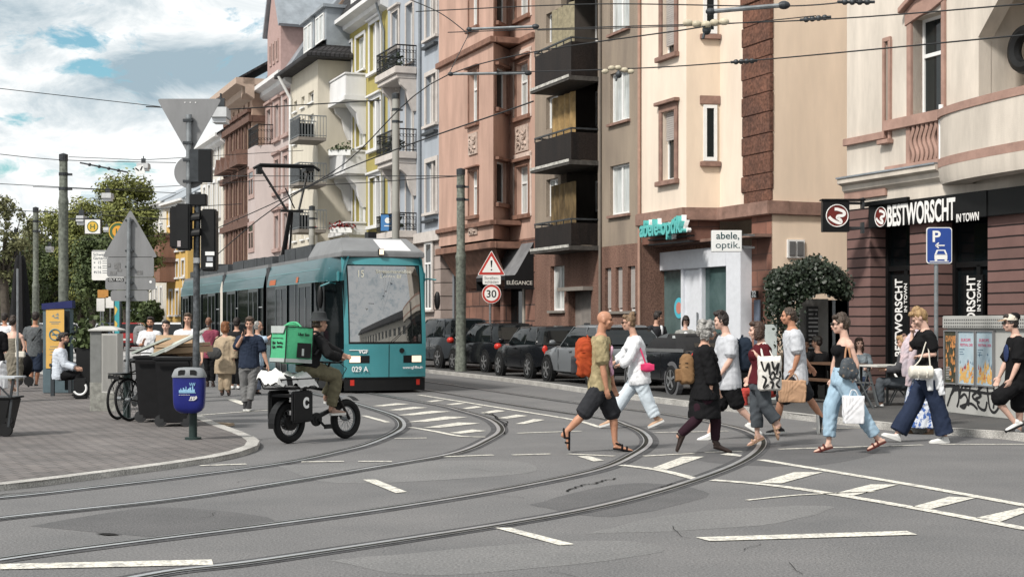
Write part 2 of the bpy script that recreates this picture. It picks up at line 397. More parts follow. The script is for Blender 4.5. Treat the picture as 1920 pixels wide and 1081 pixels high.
ck=[(905,775),(925,778),(935,785),(950,793),(942,800),(945,812)]
for k in range(3):
    P=[G(u+R.uniform(-6,6),v+R.uniform(-3,3)) for u,v in ck];strip(cb,spline(P,4),-.009,.009,.008)
for ps in ([(1060,921),(1090,910),(1120,905),(1150,897)],[(1240,915),(1275,905),(1300,902)],[(0,928),(150,915),(260,906)]):
    P=spline([G(u,v) for u,v in ps],8);P=[p+V((R.uniform(-.03,.03),R.uniform(-.05,.05),0)) for p in P];strip(cb,P,-.012,.012,.008)
for _ in range(11):
    x,y=R.uniform(-3,3.5),R.uniform(7.5,17);P=[V((x,y,0))];a=R.uniform(0,6.28)
    for i in range(R.randint(3,7)): a+=R.uniform(-.7,.7);P.append(P[-1]+V((math.cos(a),math.sin(a),0))*R.uniform(.06,.2))
    strip(cb,P,-.0025,.0025,.008)
tag(cb.build('road_crack',mat('crack',(.03,.03,.03),.9,var=0,spec=0.)),kind='structure')
# ---------------------------------------------------------------- facades along the street
Q=V((4.41,42.6,0.))
def stucco(n,c,**k): 
    k={**dict(var=.13,vs=1.3,streak=.22,bump=.25,bs=60.,fine=0.),**k};k['var']=min(.3,k['var']*1.6);return mat(n,c,.88,**k)
SAND=brickmat('red_sandstone_blocks',(.20,.095,.068),(.13,.066,.05),(.09,.055,.045),.9,.42,.015,big=.4)
SANDT=mat('red_sandstone_trim',(.235,.145,.115),.8,var=.3,vs=3.,bump=.3,bs=50)
TILE=brickmat('dark_roof_tiles',(.045,.042,.045),(.03,.03,.033),(.012,.012,.012),.22,.3,.03,big=.3)
ZINC=mat('zinc_sheet',(.30,.33,.36),.45,.4,var=.2,vs=1.5)
SHUT=mat('roller_shutter',(.36,.33,.31),.7,var=.1);WOODF=WHITE
FRAME=mat('window_frame_white',(.70,.70,.69),.5,var=.06)
SHADE=dark('shop_interior',.01,.6)
class Fac:
    """one house on the street front: local x along the street to the viewer's right, y into the house"""
    def __init__(s,name,label,u0,u1,o,group=None,cat='building',turn=0.):
        s.o=o;s.ex=ex;s.ey=ey
        x=s.solve(u0,Q+ey*o);s.P=Q+ey*o+s.ex*x
        s.ex=(Matrix.Rotation(turn,3,'Z')@ex);s.ey=(Matrix.Rotation(turn,3,'Z')@ey)
        s.root=thing(name,label,cat,(s.P.x,s.P.y,0),math.atan2(s.ex.y,s.ex.x),group)
        s.W=s.X(u1)
    def solve(s,u,Pf):
        r=(u-U0)/F;return (r*Pf.y-Pf.x)/(s.ex.x-r*s.ex.y)
    def X(s,u,y=0.): return s.solve(u,s.P+s.ey*y)
    def D(s,u,y=0.):
        Pf=s.P+s.ey*y;return Pf.y+s.ex.y*s.solve(u,Pf)
    def Z(s,u,v,y=0.): return H-(v-V0)/F*s.D(u,y)
    def XY(s,x,y): return s.P+s.ex*x+s.ey*y
    def yc(s,u,x):
        """depth y at which the ray of column u crosses the cheek plane at local x"""
        r=(u-U0)/F;Pf=s.P+s.ex*x;return (r*Pf.y-Pf.x)/(s.ey.x-r*s.ey.y)
def PF(x,y,a=0.):
    """plane frame inside a house: origin x,y, turned by a (0 front, pi/2 cheek seen from the right)"""
    return Matrix.Translation((x,y,0))@Matrix.Rotation(a,4,'Z')
def window(root,M,x0,x1,z0,z1,nx=2,tr=0.,glass=None,fm=None,fw=.065,dep=.14,name='window',sash=True):
    fm=fm or FRAME;b=MB(M);t=.07;y0=dep
    b.box(x0,x0+fw,y0,y0+t,z0,z1);b.box(x1-fw,x1,y0,y0+t,z0,z1);b.box(x0+fw,x1-fw,y0,y0+t,z0,z0+fw*1.2);b.box(x0+fw,x1-fw,y0,y0+t,z1-fw,z1)
    iz0,iz1=z0+fw*1.2,z1-fw
    zt=iz0+(iz1-iz0)*tr if tr else iz1
    if tr: b.box(x0+fw,x1-fw,y0-.01,y0+t,zt-.04,zt+.04)
    for k in range(1,nx):
        xc=x0+(x1-x0)*k/nx;b.box(xc-.045,xc+.045,y0-.006,y0+t-.01,iz0,zt-(.04 if tr else 0))
    w_=b.build(name,fm,root)
    g=MB(M);g.quad((x0+.02,y0+.035,z0+.02),(x1-.02,y0+.035,z0+.02),(x1-.02,y0+.035,z1-.02),(x0+.02,y0+.035,z1-.02))
    g.build('pane',glass or R.choice([GLASS,GLASS,GLASS,GLASC]),w_);return w_
def surround(root,M,x0,x1,z0,z1,m,wd=.16,pr=.05,sill=.12,head=.0,name='window_surround'):
    b=MB(M)
    b.box(x0-wd,x0,-pr,.0,z0,z1);b.box(x1,x1+wd,-pr,.0,z0,z1);b.box(x0-wd,x1+wd,-pr,.0,z1,z1+wd)
    if head: b.box(x0-wd-.08,x1+wd+.08,-pr-.12,.0,z1+wd,z1+wd+head)
    b.box(x0-wd-.06,x1+wd+.06,-pr-.1,.0,z0-sill,z0)
    return b.build(name,m,root,bevel=.012)
def sillb(root,M,x0,x1,z,m,pr=.1,h=.08):
    b=MB(M);b.box(x0-.08,x1+.08,-pr,.02,z-h,z);return b.build('window_sill',m,root)
def shutter(root,M,x0,x1,z0,z1,dep=.1):
    b=MB(M);n=max(2,int((z1-z0)/.06))
    for i in range(n): z=z0+(z1-z0)*i/n;b.box(x0,x1,dep-.015,dep+.01,z+.008,z+(z1-z0)/n)
    b.box(x0,x1,dep+.01,dep+.02,z0,z1)
    return b.build('roller_shutter',SHUT,root)
def sides(b,W,dp,z0,z1,left=True,right=True):
    if left: b.quad((0,dp,z0),(0,0,z0),(0,0,z1),(0,dp,z1))
    if right: b.quad((W,0,z0),(W,dp,z0),(W,dp,z1),(W,0,z1))
    b.quad((W,dp,z0),(0,dp,z0),(0,dp,z1),(W,dp,z1))
def cornice(b,x0,x1,z,pr=.4,h=.5,y=0.):
    b.prism([(x0,y,z),(x0,y-pr*.45,z+h*.25),(x0,y-pr*.5,z+h*.55),(x0,y-pr,z+h*.7),(x0,y-pr,z+h),(x0,y,z+h)],(x1-x0,0,0))
def gable_roof(f,z,x0,x1,dp,rise,m,over=.5,name='roof'):
    b=MB();b.prism([(x0,-over,z-.12),(x0,-over,z),(x0,dp/2,z+rise),(x0,dp+over,z),(x0,dp+over,z-.12),(x0,dp/2,z+rise-.2)],(x1-x0,0,0));return b.build(name,m,f.root)
# ---- 1 salmon and white corner house with the sausage shop -----------------
def shop_corner():
    f=Fac('corner_house','white plastered corner house with salmon stone trim above a black fronted sausage shop',1588,2120,0.)
    WP=stucco('white_plaster',(.56,.505,.44));PK=mat('pink_stone_trim',(.33,.21,.17),.8,var=.18,vs=3,bump=.2);BRR=brickmat('rusticated_red_stone',(.165,.095,.085),(.13,.078,.070),(.015,.01,.01),30.,.215,.018,off=0,bump=1.,big=.2)
    BF=dark('shopfront_black',.007,.35);r=f.root;W=f.W;X=f.X
    z2=f.Z(1700,380);zs=f.Z(1640,428)
    # ground floor piers with openings
    b=MB();xp=[0,X(1632),X(1706),X(1756),X(1852),X(1920),X(2010),W]
    for a,c in ((0,1),(2,3),(4,5),(6,7)): b.wall(xp[a],xp[c],.1,z2,rev=.0); b.quad((xp[c],0,.1),(xp[c],.5,.1),(xp[c],.5,z2),(xp[c],0,z2)); b.quad((xp[a],.5,.1),(xp[a],0,.1),(xp[a],0,z2),(xp[a],.5,z2))
    sides(b,W,11,.1,z2);b.build('ground_floor_wall',BRR,r)
    for a,c in ((1,2),(3,4),(5,6)):
        x0,x1=xp[a],xp[c];b=MB()
        b.box(x0,x1,.45,.55,.1,.5);b.box(x0,x0+.09,.4,.5,.1,z2);b.box(x1-.09,x1,.4,.5,.1,z2);b.box(x0,x1,.42,.5,2.75,2.86)
        xm=(x0+x1)/2;b.box(xm-.06,xm+.06,.42,.5,.1,2.8)
        o=b.build('shop_door',BF,r);g=MB();g.quad((x0,.48,.1),(x1,.48,.1),(x1,.48,z2),(x0,.48,z2));g.build('pane',GLASG,o)
        if c!=6:
            # sign strip standing upright in the opening
            sx=X(1667) if a==1 else X(1802);wd=.30;b=MB();b.box(sx-wd,sx+wd,.30,.36,.55,f.Z(1667,515) if a==1 else f.Z(1802,515));o=b.build('shop_banner',BF,r)
            WL=mat('sign_white',(.74,.73,.71),.5,var=0)
            zt=f.Z(1667,522) ;zb=f.Z(1667,668)
            text('BESTWORSCHT',.46,TM((sx-.06,.295,(zt+zb)/2),0,math.pi/2),WL,'lettering',o,off=.008,fit=(zt-zb,.27))
            text('IN TOWN',.17,TM((sx+.19,.295,zt-.42),0,math.pi/2),WL,'lettering',o,off=.002,fit=(.62,.11))
            bb=MB();bb.torus((sx-.05,.292,zb-.3),.17,.022,ax='y',n=24,m=6);bb.tube([(sx-.12,.29,zb-.24),(sx-.02,.29,zb-.22),(sx-.04,.29,zb-.32),(sx+.04,.29,zb-.38)],.03,6);bb.build('logo',WL,o)
    # fascia
    b=MB();x0=X(1628,-.18);x1=X(1850,-.18);zA=f.Z(1628,428,-.18);zB=f.Z(1628,384,-.18)
    b.box(x0,x1,-.18,-.01,zA,zB);b.box(x0-.15,X(1720),-.26,-.181,zB-.04,zB+.06);b.box(X(1862),X(2000),-.16,-.01,zA,zB)
    o=b.build('shop_fascia',BF,r,bevel=.01);WL=MT['sign_white']
    xa,xb=X(1664,-.19),X(1791,-.19);zc=f.Z(1664,405,-.19)
    text('BESTWORSCHT',.74,TM(((xa+xb)/2,-.19,zc),0),WL,'lettering',o,off=.02,fit=(xb-xa,.47))
    text('IN TOWN',.27,TM((X(1814,-.19),-.19,zc-.2),0),WL,'lettering',o,off=.004,fit=(X(1836,-.19)-X(1794,-.19),.17))
    c=V((X(1652,-.19),-.19,zc));logo(o,c,.225)
    # upper wall
    zt=f.Z(1650,-330);pl=f.Z(1650,330)
    h=[(X(1662),X(1668),f.Z(1665,262),f.Z(1665,78)),(X(1712),X(1768),f.Z(1740,212),f.Z(1740,28)),(X(1712),X(1768),f.Z(1740,-230),f.Z(1740,-50)),(X(1835),X(1990),f.Z(1835,190)-.3,f.Z(1835,0)+.4)]
    b=MB();b.wall(0,W,z2,zt,h,rev=.32);sides(b,W,11,z2,zt)
    lx0,lx1,lz0,lz1=h[3];b.quad((lx0,.3,lz0),(lx1,.3,lz0),(lx1,1.5,lz0),(lx0,1.5,lz0))
    b.quad((lx0,1.5,lz0),(lx1,1.5,lz0),(lx1,1.5,lz1),(lx0,1.5,lz1));b.quad((lx0,.3,lz0),(lx0,1.5,lz0),(lx0,1.5,lz1),(lx0,.3,lz1));b.quad((lx1,1.5,lz0),(lx1,.3,lz0),(lx1,.3,lz1),(lx1,1.5,lz1));b.quad((lx0,.3,lz1),(lx0,1.5,lz1),(lx1,1.5,lz1),(lx1,.3,lz1))
    # sloping shoulders of the loggia arch
    b.prism([(lx0-.01,-.01,lz1-1.15),(lx0-.01,-.01,lz1+.05),(lx0+1.15,-.01,lz1+.05)],(0,.36,0))
    b.build('upper_wall',WP,r)
    x0,x1,z0,z1=h[1];M=PF(0,0)
    window(r,M,x0,x1,z0,z1,1,.62,GLASS,dep=.24);b=MB()
    b.box(x0-.16,x0,-.06,.31,z0,z1);b.box(x1,x1+.12,-.06,0,z0,z1+.25);b.prism([(x0-.2,-.08,z1-.12),(x0-.2,-.08,z1+.18),(x0+.25,-.08,z1+.42),(x1-.25,-.08,z1+.50),(x1+.14,-.08,z1+.42),(x1+.14,-.08,z1+.2),(x1-.3,-.08,z1+.06),(x0+.3,-.08,z1+.0)],(0,.08,0))
    b.prism([(x0-.28,-.2,z1+.16),(x0-.28,-.2,z1+.28),(x0+.2,-.2,z1+.52),(x1-.2,-.2,z1+.62),(x1+.2,-.2,z1+.55),(x1+.2,-.2,z1+.45),(x1-.2,-.2,z1+.5),(x0+.2,-.2,z1+.4)],(0,.2,0))
    b.build('window_surround',PK,r,bevel=.01)
    x0,x1,z0,z1=h[0];window(r,M,x0,x1,z0,z1,1,0,GLASS,dep=.2);surround(r,M,x0,x1,z0,z1,PK,.09,.06,.1)
    window(r,M,*h[2],1,.62,GLASS,dep=.24)
    # string course, sill band, baluster panel
    b=MB();zb=f.Z(1712,222);b.box(X(1665),X(1770),-.14,0,zb-.18,zb+.05);zl=f.Z(1620,260);b.box(-.03,X(1664),-.1,0,zl-.1,zl+.06)
    zq=f.Z(1712,310);b.box(X(1665),X(1770),-.1,0,zq-.16,zq+.05);b.box(X(1703),X(1711),-.07,0,zq,zb-.18);b.box(X(1762),X(1772),-.07,0,zq,zb-.18);b.box(-.03,X(1664),-.06,0,zl-1.35,zl-1.15)
    b.build('string_course',PK,r,bevel=.01)
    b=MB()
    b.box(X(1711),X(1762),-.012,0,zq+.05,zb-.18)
    b.build('panel_shade_sheet',dark('panel_shadow',.06),r);b=MB()  # flat dark sheet paints the shade behind the balusters
    n=6
    for i in range(n):
        xc=X(1711)+(X(1762)-X(1711))*(i+.5)/n
        b.tube([(xc+.055*math.sin(t/10*math.pi*2.6),-.05,zq+.05+(zb-.18-zq-.05)*t/10) for t in range(11)],.058,6)
    b.build('baluster',PK,r,smooth=True)
    b=MB();cornice(b,-.02,X(1772),pl-.32,.25,.35);b.build('eaves_moulding',WP,r)
    b=MB();b.box(-.04,X(1772),-.28,.0,pl+.034,pl+.07);b.build('lead_flashing',ZINC,r)
    # rounded balcony
    bx0=X(1770);cx=bx0+4.4;Rr=4.4;zt_=f.Z(1775,208,-.05)-.16;zb_=f.Z(1775,300,-.05)-.16
    def arc(rad,z,n=20): return [(cx-rad*math.cos(a)*1.,-rad*math.sin(a)*.19,z) for a in [math.pi*.0+math.pi*k/n for k in range(n+1)]]
    b=MB()
    for ra,rb,za,zc_ in ((4.4,4.1,zb_,zt_),):
        o1,o2=arc(ra,za),arc(ra,zc_);i1,i2=arc(rb,za),arc(rb,zc_)
        for k in range(20): b.quad(o1[k],o1[k+1],o2[k+1],o2[k]);b.quad(i1[k+1],i1[k],i2[k],i2[k+1]);b.quad(o2[k],o2[k+1],i2[k+1],i2[k]);b.quad(o1[k+1],o1[k],i1[k],i1[k+1])
    lo=[arc(4.47,zb_-.0),arc(4.42,zb_-.26),arc(4.34,zb_-.36),arc(3.4,zb_-.40)]
    for A_,B_ in zip(lo,lo[1:]):
        for k in range(20): b.quad(A_[k+1],A_[k],B_[k],B_[k+1])
    b.build('balcony_parapet',WP,r,smooth=True)
    for za,zc_,ra in ((zt_+.001,zt_+.16,4.5),(zb_-.02,zb_+.16,4.48)):
        b=MB();o1,o2=arc(ra,za),arc(ra,zc_);i2=arc(4.05,zc_);i1=arc(4.05,za)
        for k in range(20): b.quad(o1[k],o1[k+1],o2[k+1],o2[k]);b.quad(o2[k],o2[k+1],i2[k+1],i2[k]);b.quad(o1[k+1],o1[k],i1[k],i1[k+1])
        b.build('balcony_coping',PK,r,smooth=True)
    b=MB()
    b.poly([(p[0],p[1],zb_+.02) for p in arc(4.12,0)]);b.build('balcony_floor',WP,r)
    # tiled panel and round emblem in the loggia
    TL=brickmat('dark_glazed_tiles',(.035,.02,.018),(.02,.025,.027),(.18,.17,.16),.2,.2,.012,off=0,rough=.25)
    b=MB();b.box(lx0+.02,lx1-.02,1.44,1.49,lz0+.1,f.Z(1835,148,1.4));b.build('tile_panel',TL,r)
    b=MB();b.torus((X(1925,.6),.6,f.Z(1925,92,.6)),.36,.14,ax='y');b.build('round_window_frame',BLK,r,smooth=True)
    b=MB();b.tube([(X(1772),-.1,zb_-.1),(X(1772),-.1,zt_+.3)],.05);b.build('drain_pipe',WHITE,r)
    # hanging sign
    p=f.XY(X(1567,-.9),-.9)
    return f
def logo(par,c,rad,back=True):
    RD_=mat('brown_red_enamel',(.12,.016,.012),.5,var=0);WL=mat('sign_white',(.74,.73,.71),.5,var=0)
    b=MB()
    if back: b.disc((c.x,c.y-.006,c.z),rad*.94,ax='y',d=.006)
    o=b.build('logo_disc',RD_,par);b=MB();b.torus((c.x,c.y-.008,c.z),rad*.95,rad*.045,ax='y',n=32,m=6)
    s=rad;pts=[(-.25,.62),(.05,.6),(.55,.42),(.68,.18),(.5,.02),(.1,-.02),(.0,-.2),(.2,-.32),(.35,-.5),(.3,-.68),(-.05,-.62),(-.5,-.38),(-.78,-.1)]
    P=spline([V((c.x+x*s*.92,c.y-.012,c.z+z*s*.92)) for x,z in pts],5)
    for i in range(len(P)-1):
        t=(P[min(i+1,len(P)-1)]-P[max(i-1,0)]).normalized();n=V((-t.z,0,t.x))*s*.13
        t2=(P[min(i+2,len(P)-1)]-P[i]).normalized();n2=V((-t2.z,0,t2.x))*s*.13
        b.quad(P[i]-n,P[i]+n,P[i+1]+n2,P[i+1]-n2)
    b.build('emblem',WL,o)
f1=shop_corner()
# ---- 2 cream house with the optician ------------------------------------------
def optician():
    f=Fac('optician_house','cream rendered corner house with red sandstone base and an optician shop',1203,1447,0.);r=f.root;X=f.X
    CR=stucco('cream_render',(.68,.56,.44),var=.06);CRL=stucco('pale_cream_render',(.70,.60,.50),var=.06)
    zt=f.Z(1250,-420);y1=.95;W=f.W=X(1447,.95)
    xb=X(1287);zc=f.Z(1240,396);  # bay right edge, cornice
    # bay front
    h=[]
    for v0,v1 in ((338,208),(103,-30),(-130,-260)): h.append((X(1243),X(1266),f.Z(1255,v0),f.Z(1255,v1)))
    M=PF(0,0);b=MB();b.wall(0,xb,zc,zt,h,rev=.25);b.quad((0,2,zc),(0,0,zc),(0,0,zt),(0,2,zt))
    b.build('bay_wall',CRL,r)
    for i,q in enumerate(h):
        window(r,M,*q,nx=1,tr=0,glass=GLASS,dep=.16);surround(r,M,*q,SANDT,.2,.05,.14,.1)
        k=.42 if i==0 else .86
        shutter(r,M,q[0]+.05,q[1]-.05,q[3]-(q[3]-q[2])*k,q[3]-.02,.1)
    # chamfered cheek
    xe=X(1350,y1);dx,dy=xe-xb,y1;Lc=math.hypot(dx,dy);M=PF(xb,0,math.atan2(dy,dx))
    cx0,cx1=Lc*.48+.10,Lc*.97
    # narrow window on the main wall beside the cheek
    b=MB(M);b.wall(0,Lc,zc,zt);b.build('bay_cheek',CR,r)
    M2=PF(0,y1);xa=xe-.3;xg=X(1395,y1)
    hh=[(X(1318,y1-.5)-xb,0,0,0)]
    # window in cheek
    b=MB();b.M=Matrix.Translation((0,y1,0));b.wall(xe,W,zc,zt);b.build('main_wall',CRL,r)
    for v0,v1 in ((301,196),(62,-40),(-140,-250)):
        fr=lambda u:None
        c0,c1=Lc*.50,Lc*.90
        um=1331;zz0=f.Z(um,v0,.6);zz1=f.Z(um,v1,.6)
        wb=MB(M);wb.box(c0-.1,c1+.1,-.05,.0,zz1+.02,zz1+.26);wb.build('window_lintel',SANDT,r,bevel=.01);wb=MB(M);wb.box(c0-.1,c1+.1,-.12,0,zz0-.16,zz0-.02);wb.build('window_sill',SANDT,r,bevel=.01)
        window(r,M,c0,c1,zz0,zz1,1,0,GLASS,dep=-.06,fw=.09)
    # corner quoins of rough sandstone
    xq=X(1395,y1);RQ=mat('rough_sandstone',(.16,.075,.05),.9,col2=(.085,.045,.034),vs=1.6,bump=1.,bs=9,fine=14)
    b=MB();z=zc+.3
    k=0
    while z<zt:
        hgt=R.uniform(.36,.62);e=.0 if k%2 else R.uniform(.0,.1)
        d=R.uniform(.05,.09)
        b.box(xq-e,W+d*.4,y1-d,y1+.05,z,z+hgt-.008);z+=hgt;k+=1
    b.box(xq+.02,W+.01,y1-.03,y1+.04,zc,zt);q=b.build('corner_quoins',RQ,r,bevel=.018)
    # side wall with ledge, vent shutter
    b=MB();b.quad((W,y1,.1),(W,y1+11,.1),(W,y1+11,zt),(W,y1,zt));b.build('side_wall',stucco('warm_cream_render',(.74,.60,.47),var=.05),r)
    M3=PF(W,y1,math.pi/2)
    yv0,yv1=f.yc(1475,W)-y1,f.yc(1507,W)-y1;zz=f.Z(1480,449,1.5)
    ud=(f.P+f.ex*W+f.ey*(y1+yv0)).y
    za,zb=H-(483-V0)/F*ud,H-(449-V0)/F*ud
    b=MB(M3);b.box(yv0,yv1,-.05,-.003,za,zb);n=8
    o=b.build('vent_shutter',FRAME,r);b=MB(M3);ym=(yv0+yv1)/2
    for a,c in ((yv0+.05,ym-.03),(ym+.03,yv1-.05)):
        b.box(a,c,-.06,-.051,za+.05,zb-.05)
        for i in range(9): zi=za+.07+(zb-za-.14)*i/8.3;b.box(a,c,-.08,-.061,zi,zi+.035)
    b.build('louvres',mat('grey_louvre',(.14,.14,.14),.6,var=.1),o)
    # cornice over ground floor
    b=MB();hC=f.Z(1240,396)-f.Z(1240,412)+.12
    b.box(-.12,xb+.06,-.16,.3,zc-hC,zc);b.M=M;b.box(-.06,Lc+.05,-.16,.2,zc-hC,zc-.004);b.M=None
    b.box(xe-.1,W+.1,y1-.18,y1+.5,zc-hC-.004,zc-.008);b.M=M3;b.box(.45,11,-.09,0,zc-hC-.012,zc-.016)
    b.build('cornice',SANDT,r,bevel=.02)
    # ground floor
    zg=zc-hC;sx0,sx1=X(1212,y1-.35),X(1388,y1-.35)
    b=MB();b.box(-.05,xb,.02,.4,f.Z(1240,455),zg);b.M=M;b.box(0,Lc,.02,.3,f.Z(1240,455),zg);b.M=Matrix.Translation((0,y1,0));b.wall(-.05,sx0,.1,zg-.004);b.wall(sx1,W,.1,zg-.004)
    b.M=M3;b.wall(0,.02,.1,zg-.004);b.build('sandstone_base',SAND,r)
    b=MB();b.box(0,W,.4,y1+.02,f.Z(1240,455)-.05,f.Z(1240,455)+.03);b.build('bay_soffit',SANDT,r)
    # white shopfront
    yS=y1-.35;zh=f.Z(1300,468,yS);b=MB();WS=mat('shopfront_white',(.62,.64,.68),.4,var=.06)
    xs=[sx0,X(1222,yS),X(1275,yS),X(1279,yS),X(1310,yS),X(1314,yS),X(1361,yS),sx1];zd=f.Z(1300,503,yS)
    b.box(xs[0],xs[1],yS,yS+.4,.1,zh);b.box(xs[6],xs[7],yS,yS+.5,.1,zh);b.box(xs[1],xs[6],yS,yS+.4,zd,zh);b.box(xs[1],xs[6],yS+.04,yS+.4,.1,.32)
    b.box(xs[2],xs[3],yS+.02,yS+.4,.32,zd);b.box(xs[4],xs[5],yS+.02,yS+.4,.32,zd)
    o=b.build('shopfront',WS,r,bevel=.012)
    b=MB();b.box(xs[3],xs[4],yS+.1,yS+.16,.12,zd);d_=b.build('shop_door',WS,r);b=MB();b.tube([(xs[4]-.18,yS+.05,1.0),(xs[4]-.18,yS+.05,1.9)],.025);b.build('handle',STEEL,d_)
    SG=mat('shop_glass',(.03,.06,.06),.06,col2=(.10,.15,.15),vs=.8,spec=.6)
    for a,c in ((1,2),(5,6)):
        b=MB();b.quad((xs[a],yS+.15,.32),(xs[c],yS+.15,.32),(xs[c],yS+.15,zd),(xs[a],yS+.15,zd));b.build('shop_window',SG,r)
    cx,cz=X(1267,yS),f.Z(1267,577,yS);b=MB();b.lathe([(.30,0),(.30,.01)],(cx-.05,yS+.13,cz),24,'y');q=b.build('window_sticker',mat('sticker_blue',(.08,.42,.52),.5,var=0),r)
    b=MB();b.lathe([(.17,0),(.17,.012)],(cx-.05,yS+.122,cz),20,'y');b.build('sticker_mark',mat('sticker_red',(.5,.2,.16),.5,var=0),q)
    # fascia letters
    TQ=mat('turquoise_letters',(.10,.42,.40),.4,var=.05);zl=f.Z(1240,430,-.3);xa,xz=X(1204,-.3),X(1284,-.3)
    lt=MB();lt.box(xa+.05,xz,-.14,.01,zl-.26,zl-.22);lt.box(xa+.1,xz,-.16,.0,f.Z(1240,455)-.06,f.Z(1240,455)-.02);br_=lt.build('letter_bracket',BLK,r)
    text('abele optik.',.85,TM(((xa+xz)/2,-.3,zl),0),TQ,'lettering',br_,ext=.09,off=.02,fit=(xz-xa,.62))
    text('abele optik.',.85,TM(((xa+xz)/2+.06,-.19,zl+.02),0),WHITE,'lettering',br_,ext=.06,off=.022,fit=(xz-xa,.63))
    # house number
    p=X(1424,y1);nb=MB();nb.box(p-.16,p+.16,y1-.17,y1-.12,f.Z(1424,558,y1),f.Z(1424,545,y1));no=nb.build('house_number',BLK,r)
    text('32',.22,TM((p,y1-.175,f.Z(1424,551.5,y1)),0),WHITE,'lettering',no,off=.006)
    b=MB();bx=X(1428,y1);b.box(bx-.14,bx+.14,y1-.15,y1-.12,.5,f.Z(1428,562,y1));b.build('downpipe_cover',mat('blue_grey_metal',(.10,.12,.16),.5,var=.2),r)
    b=MB();b.quad((0,0,zt),(W,0,zt),(W,12,zt),(0,12,zt));b.build('roof',TILE,r)
    return f
f2=optician()
# ---- helpers for plain terrace houses
def house(f,wm,zt,holes,z0=.1,dp=12,rev=.2,base=None,bz=None,nm='wall'):
    b=MB();b.wall(0,f.W,bz or z0,zt,[h for h in holes if h[2]>=(bz or z0)-.01],rev=rev);sides(b,f.W,dp,bz or z0,zt);b.build(nm,wm,f.root)
    if bz: b=MB();b.wall(-.03,f.W+.03,z0,bz,[h for h in holes if h[2]<bz-.01],rev=rev+.02);b.M=Matrix.Translation((0,-.03,0));sides(b,f.W+.03,dp,z0,bz,False);b.M=None;b.quad((-.03,0,bz),(f.W+.03,0,bz),(f.W+.03,.05,bz),(-.03,.05,bz));b.build('base_wall',base,f.root)
def grid(f,cols,rows,ur):
    return [(f.X(a),f.X(b),f.Z(ur,v0),f.Z(ur,v1)) for a,b in cols for v0,v1 in rows]
def iron_rail(root,x0,x1,y0,z0,z1,n=12,name='railing',m=None,curl=True):
    b=MB();m=m or dark('wrought_iron',.012,.5)
    P=[(x0,0),(x0,y0),(x1,y0),(x1,0)]
    for (xa,ya),(xb,yb) in zip(P,P[1:]):
        b.bar((xa,ya,z1),(xb,yb,z1),.05);b.bar((xa,ya,z0+.08),(xb,yb,z0+.08),.03)
        L_=math.hypot(xb-xa,yb-ya);k=max(3,int(L_/.14))
        for i in range(k+1):
            t=i/k;p=(xa+(xb-xa)*t,ya+(yb-ya)*t);b.bar((*p,z0),(*p,z1),.022)
            if curl and i<k:
                t=(i+.5)/k;q=V((xa+(xb-xa)*t,ya+(yb-ya)*t,0));d=V((xb-xa,yb-ya,0)).normalized()
                for zz in (.3,.72):
                    c=q+V((0,0,z0+(z1-z0)*zz));b.tube([c+(d*math.cos(a)+V((0,0,1))*math.sin(a))*.06 for a in np.linspace(0,5.5,8)],.011,4)
    return b.build(name,m,root)
def corbel(r,m,x0,x1,y,z,h):
    for x in (x0+.12,x1-.12):
        b=MB();b.prism([(x-.12,0,z),(x-.12,y,z),(x-.12,y*.9,z-h*.18),(x-.12,y*.55,z-h*.35),(x-.12,y*.4,z-h*.7),(x-.12,y*.16,z-h),(x-.12,0,z-h)],(.24,0,0));b.build('balcony_bracket',m,r)
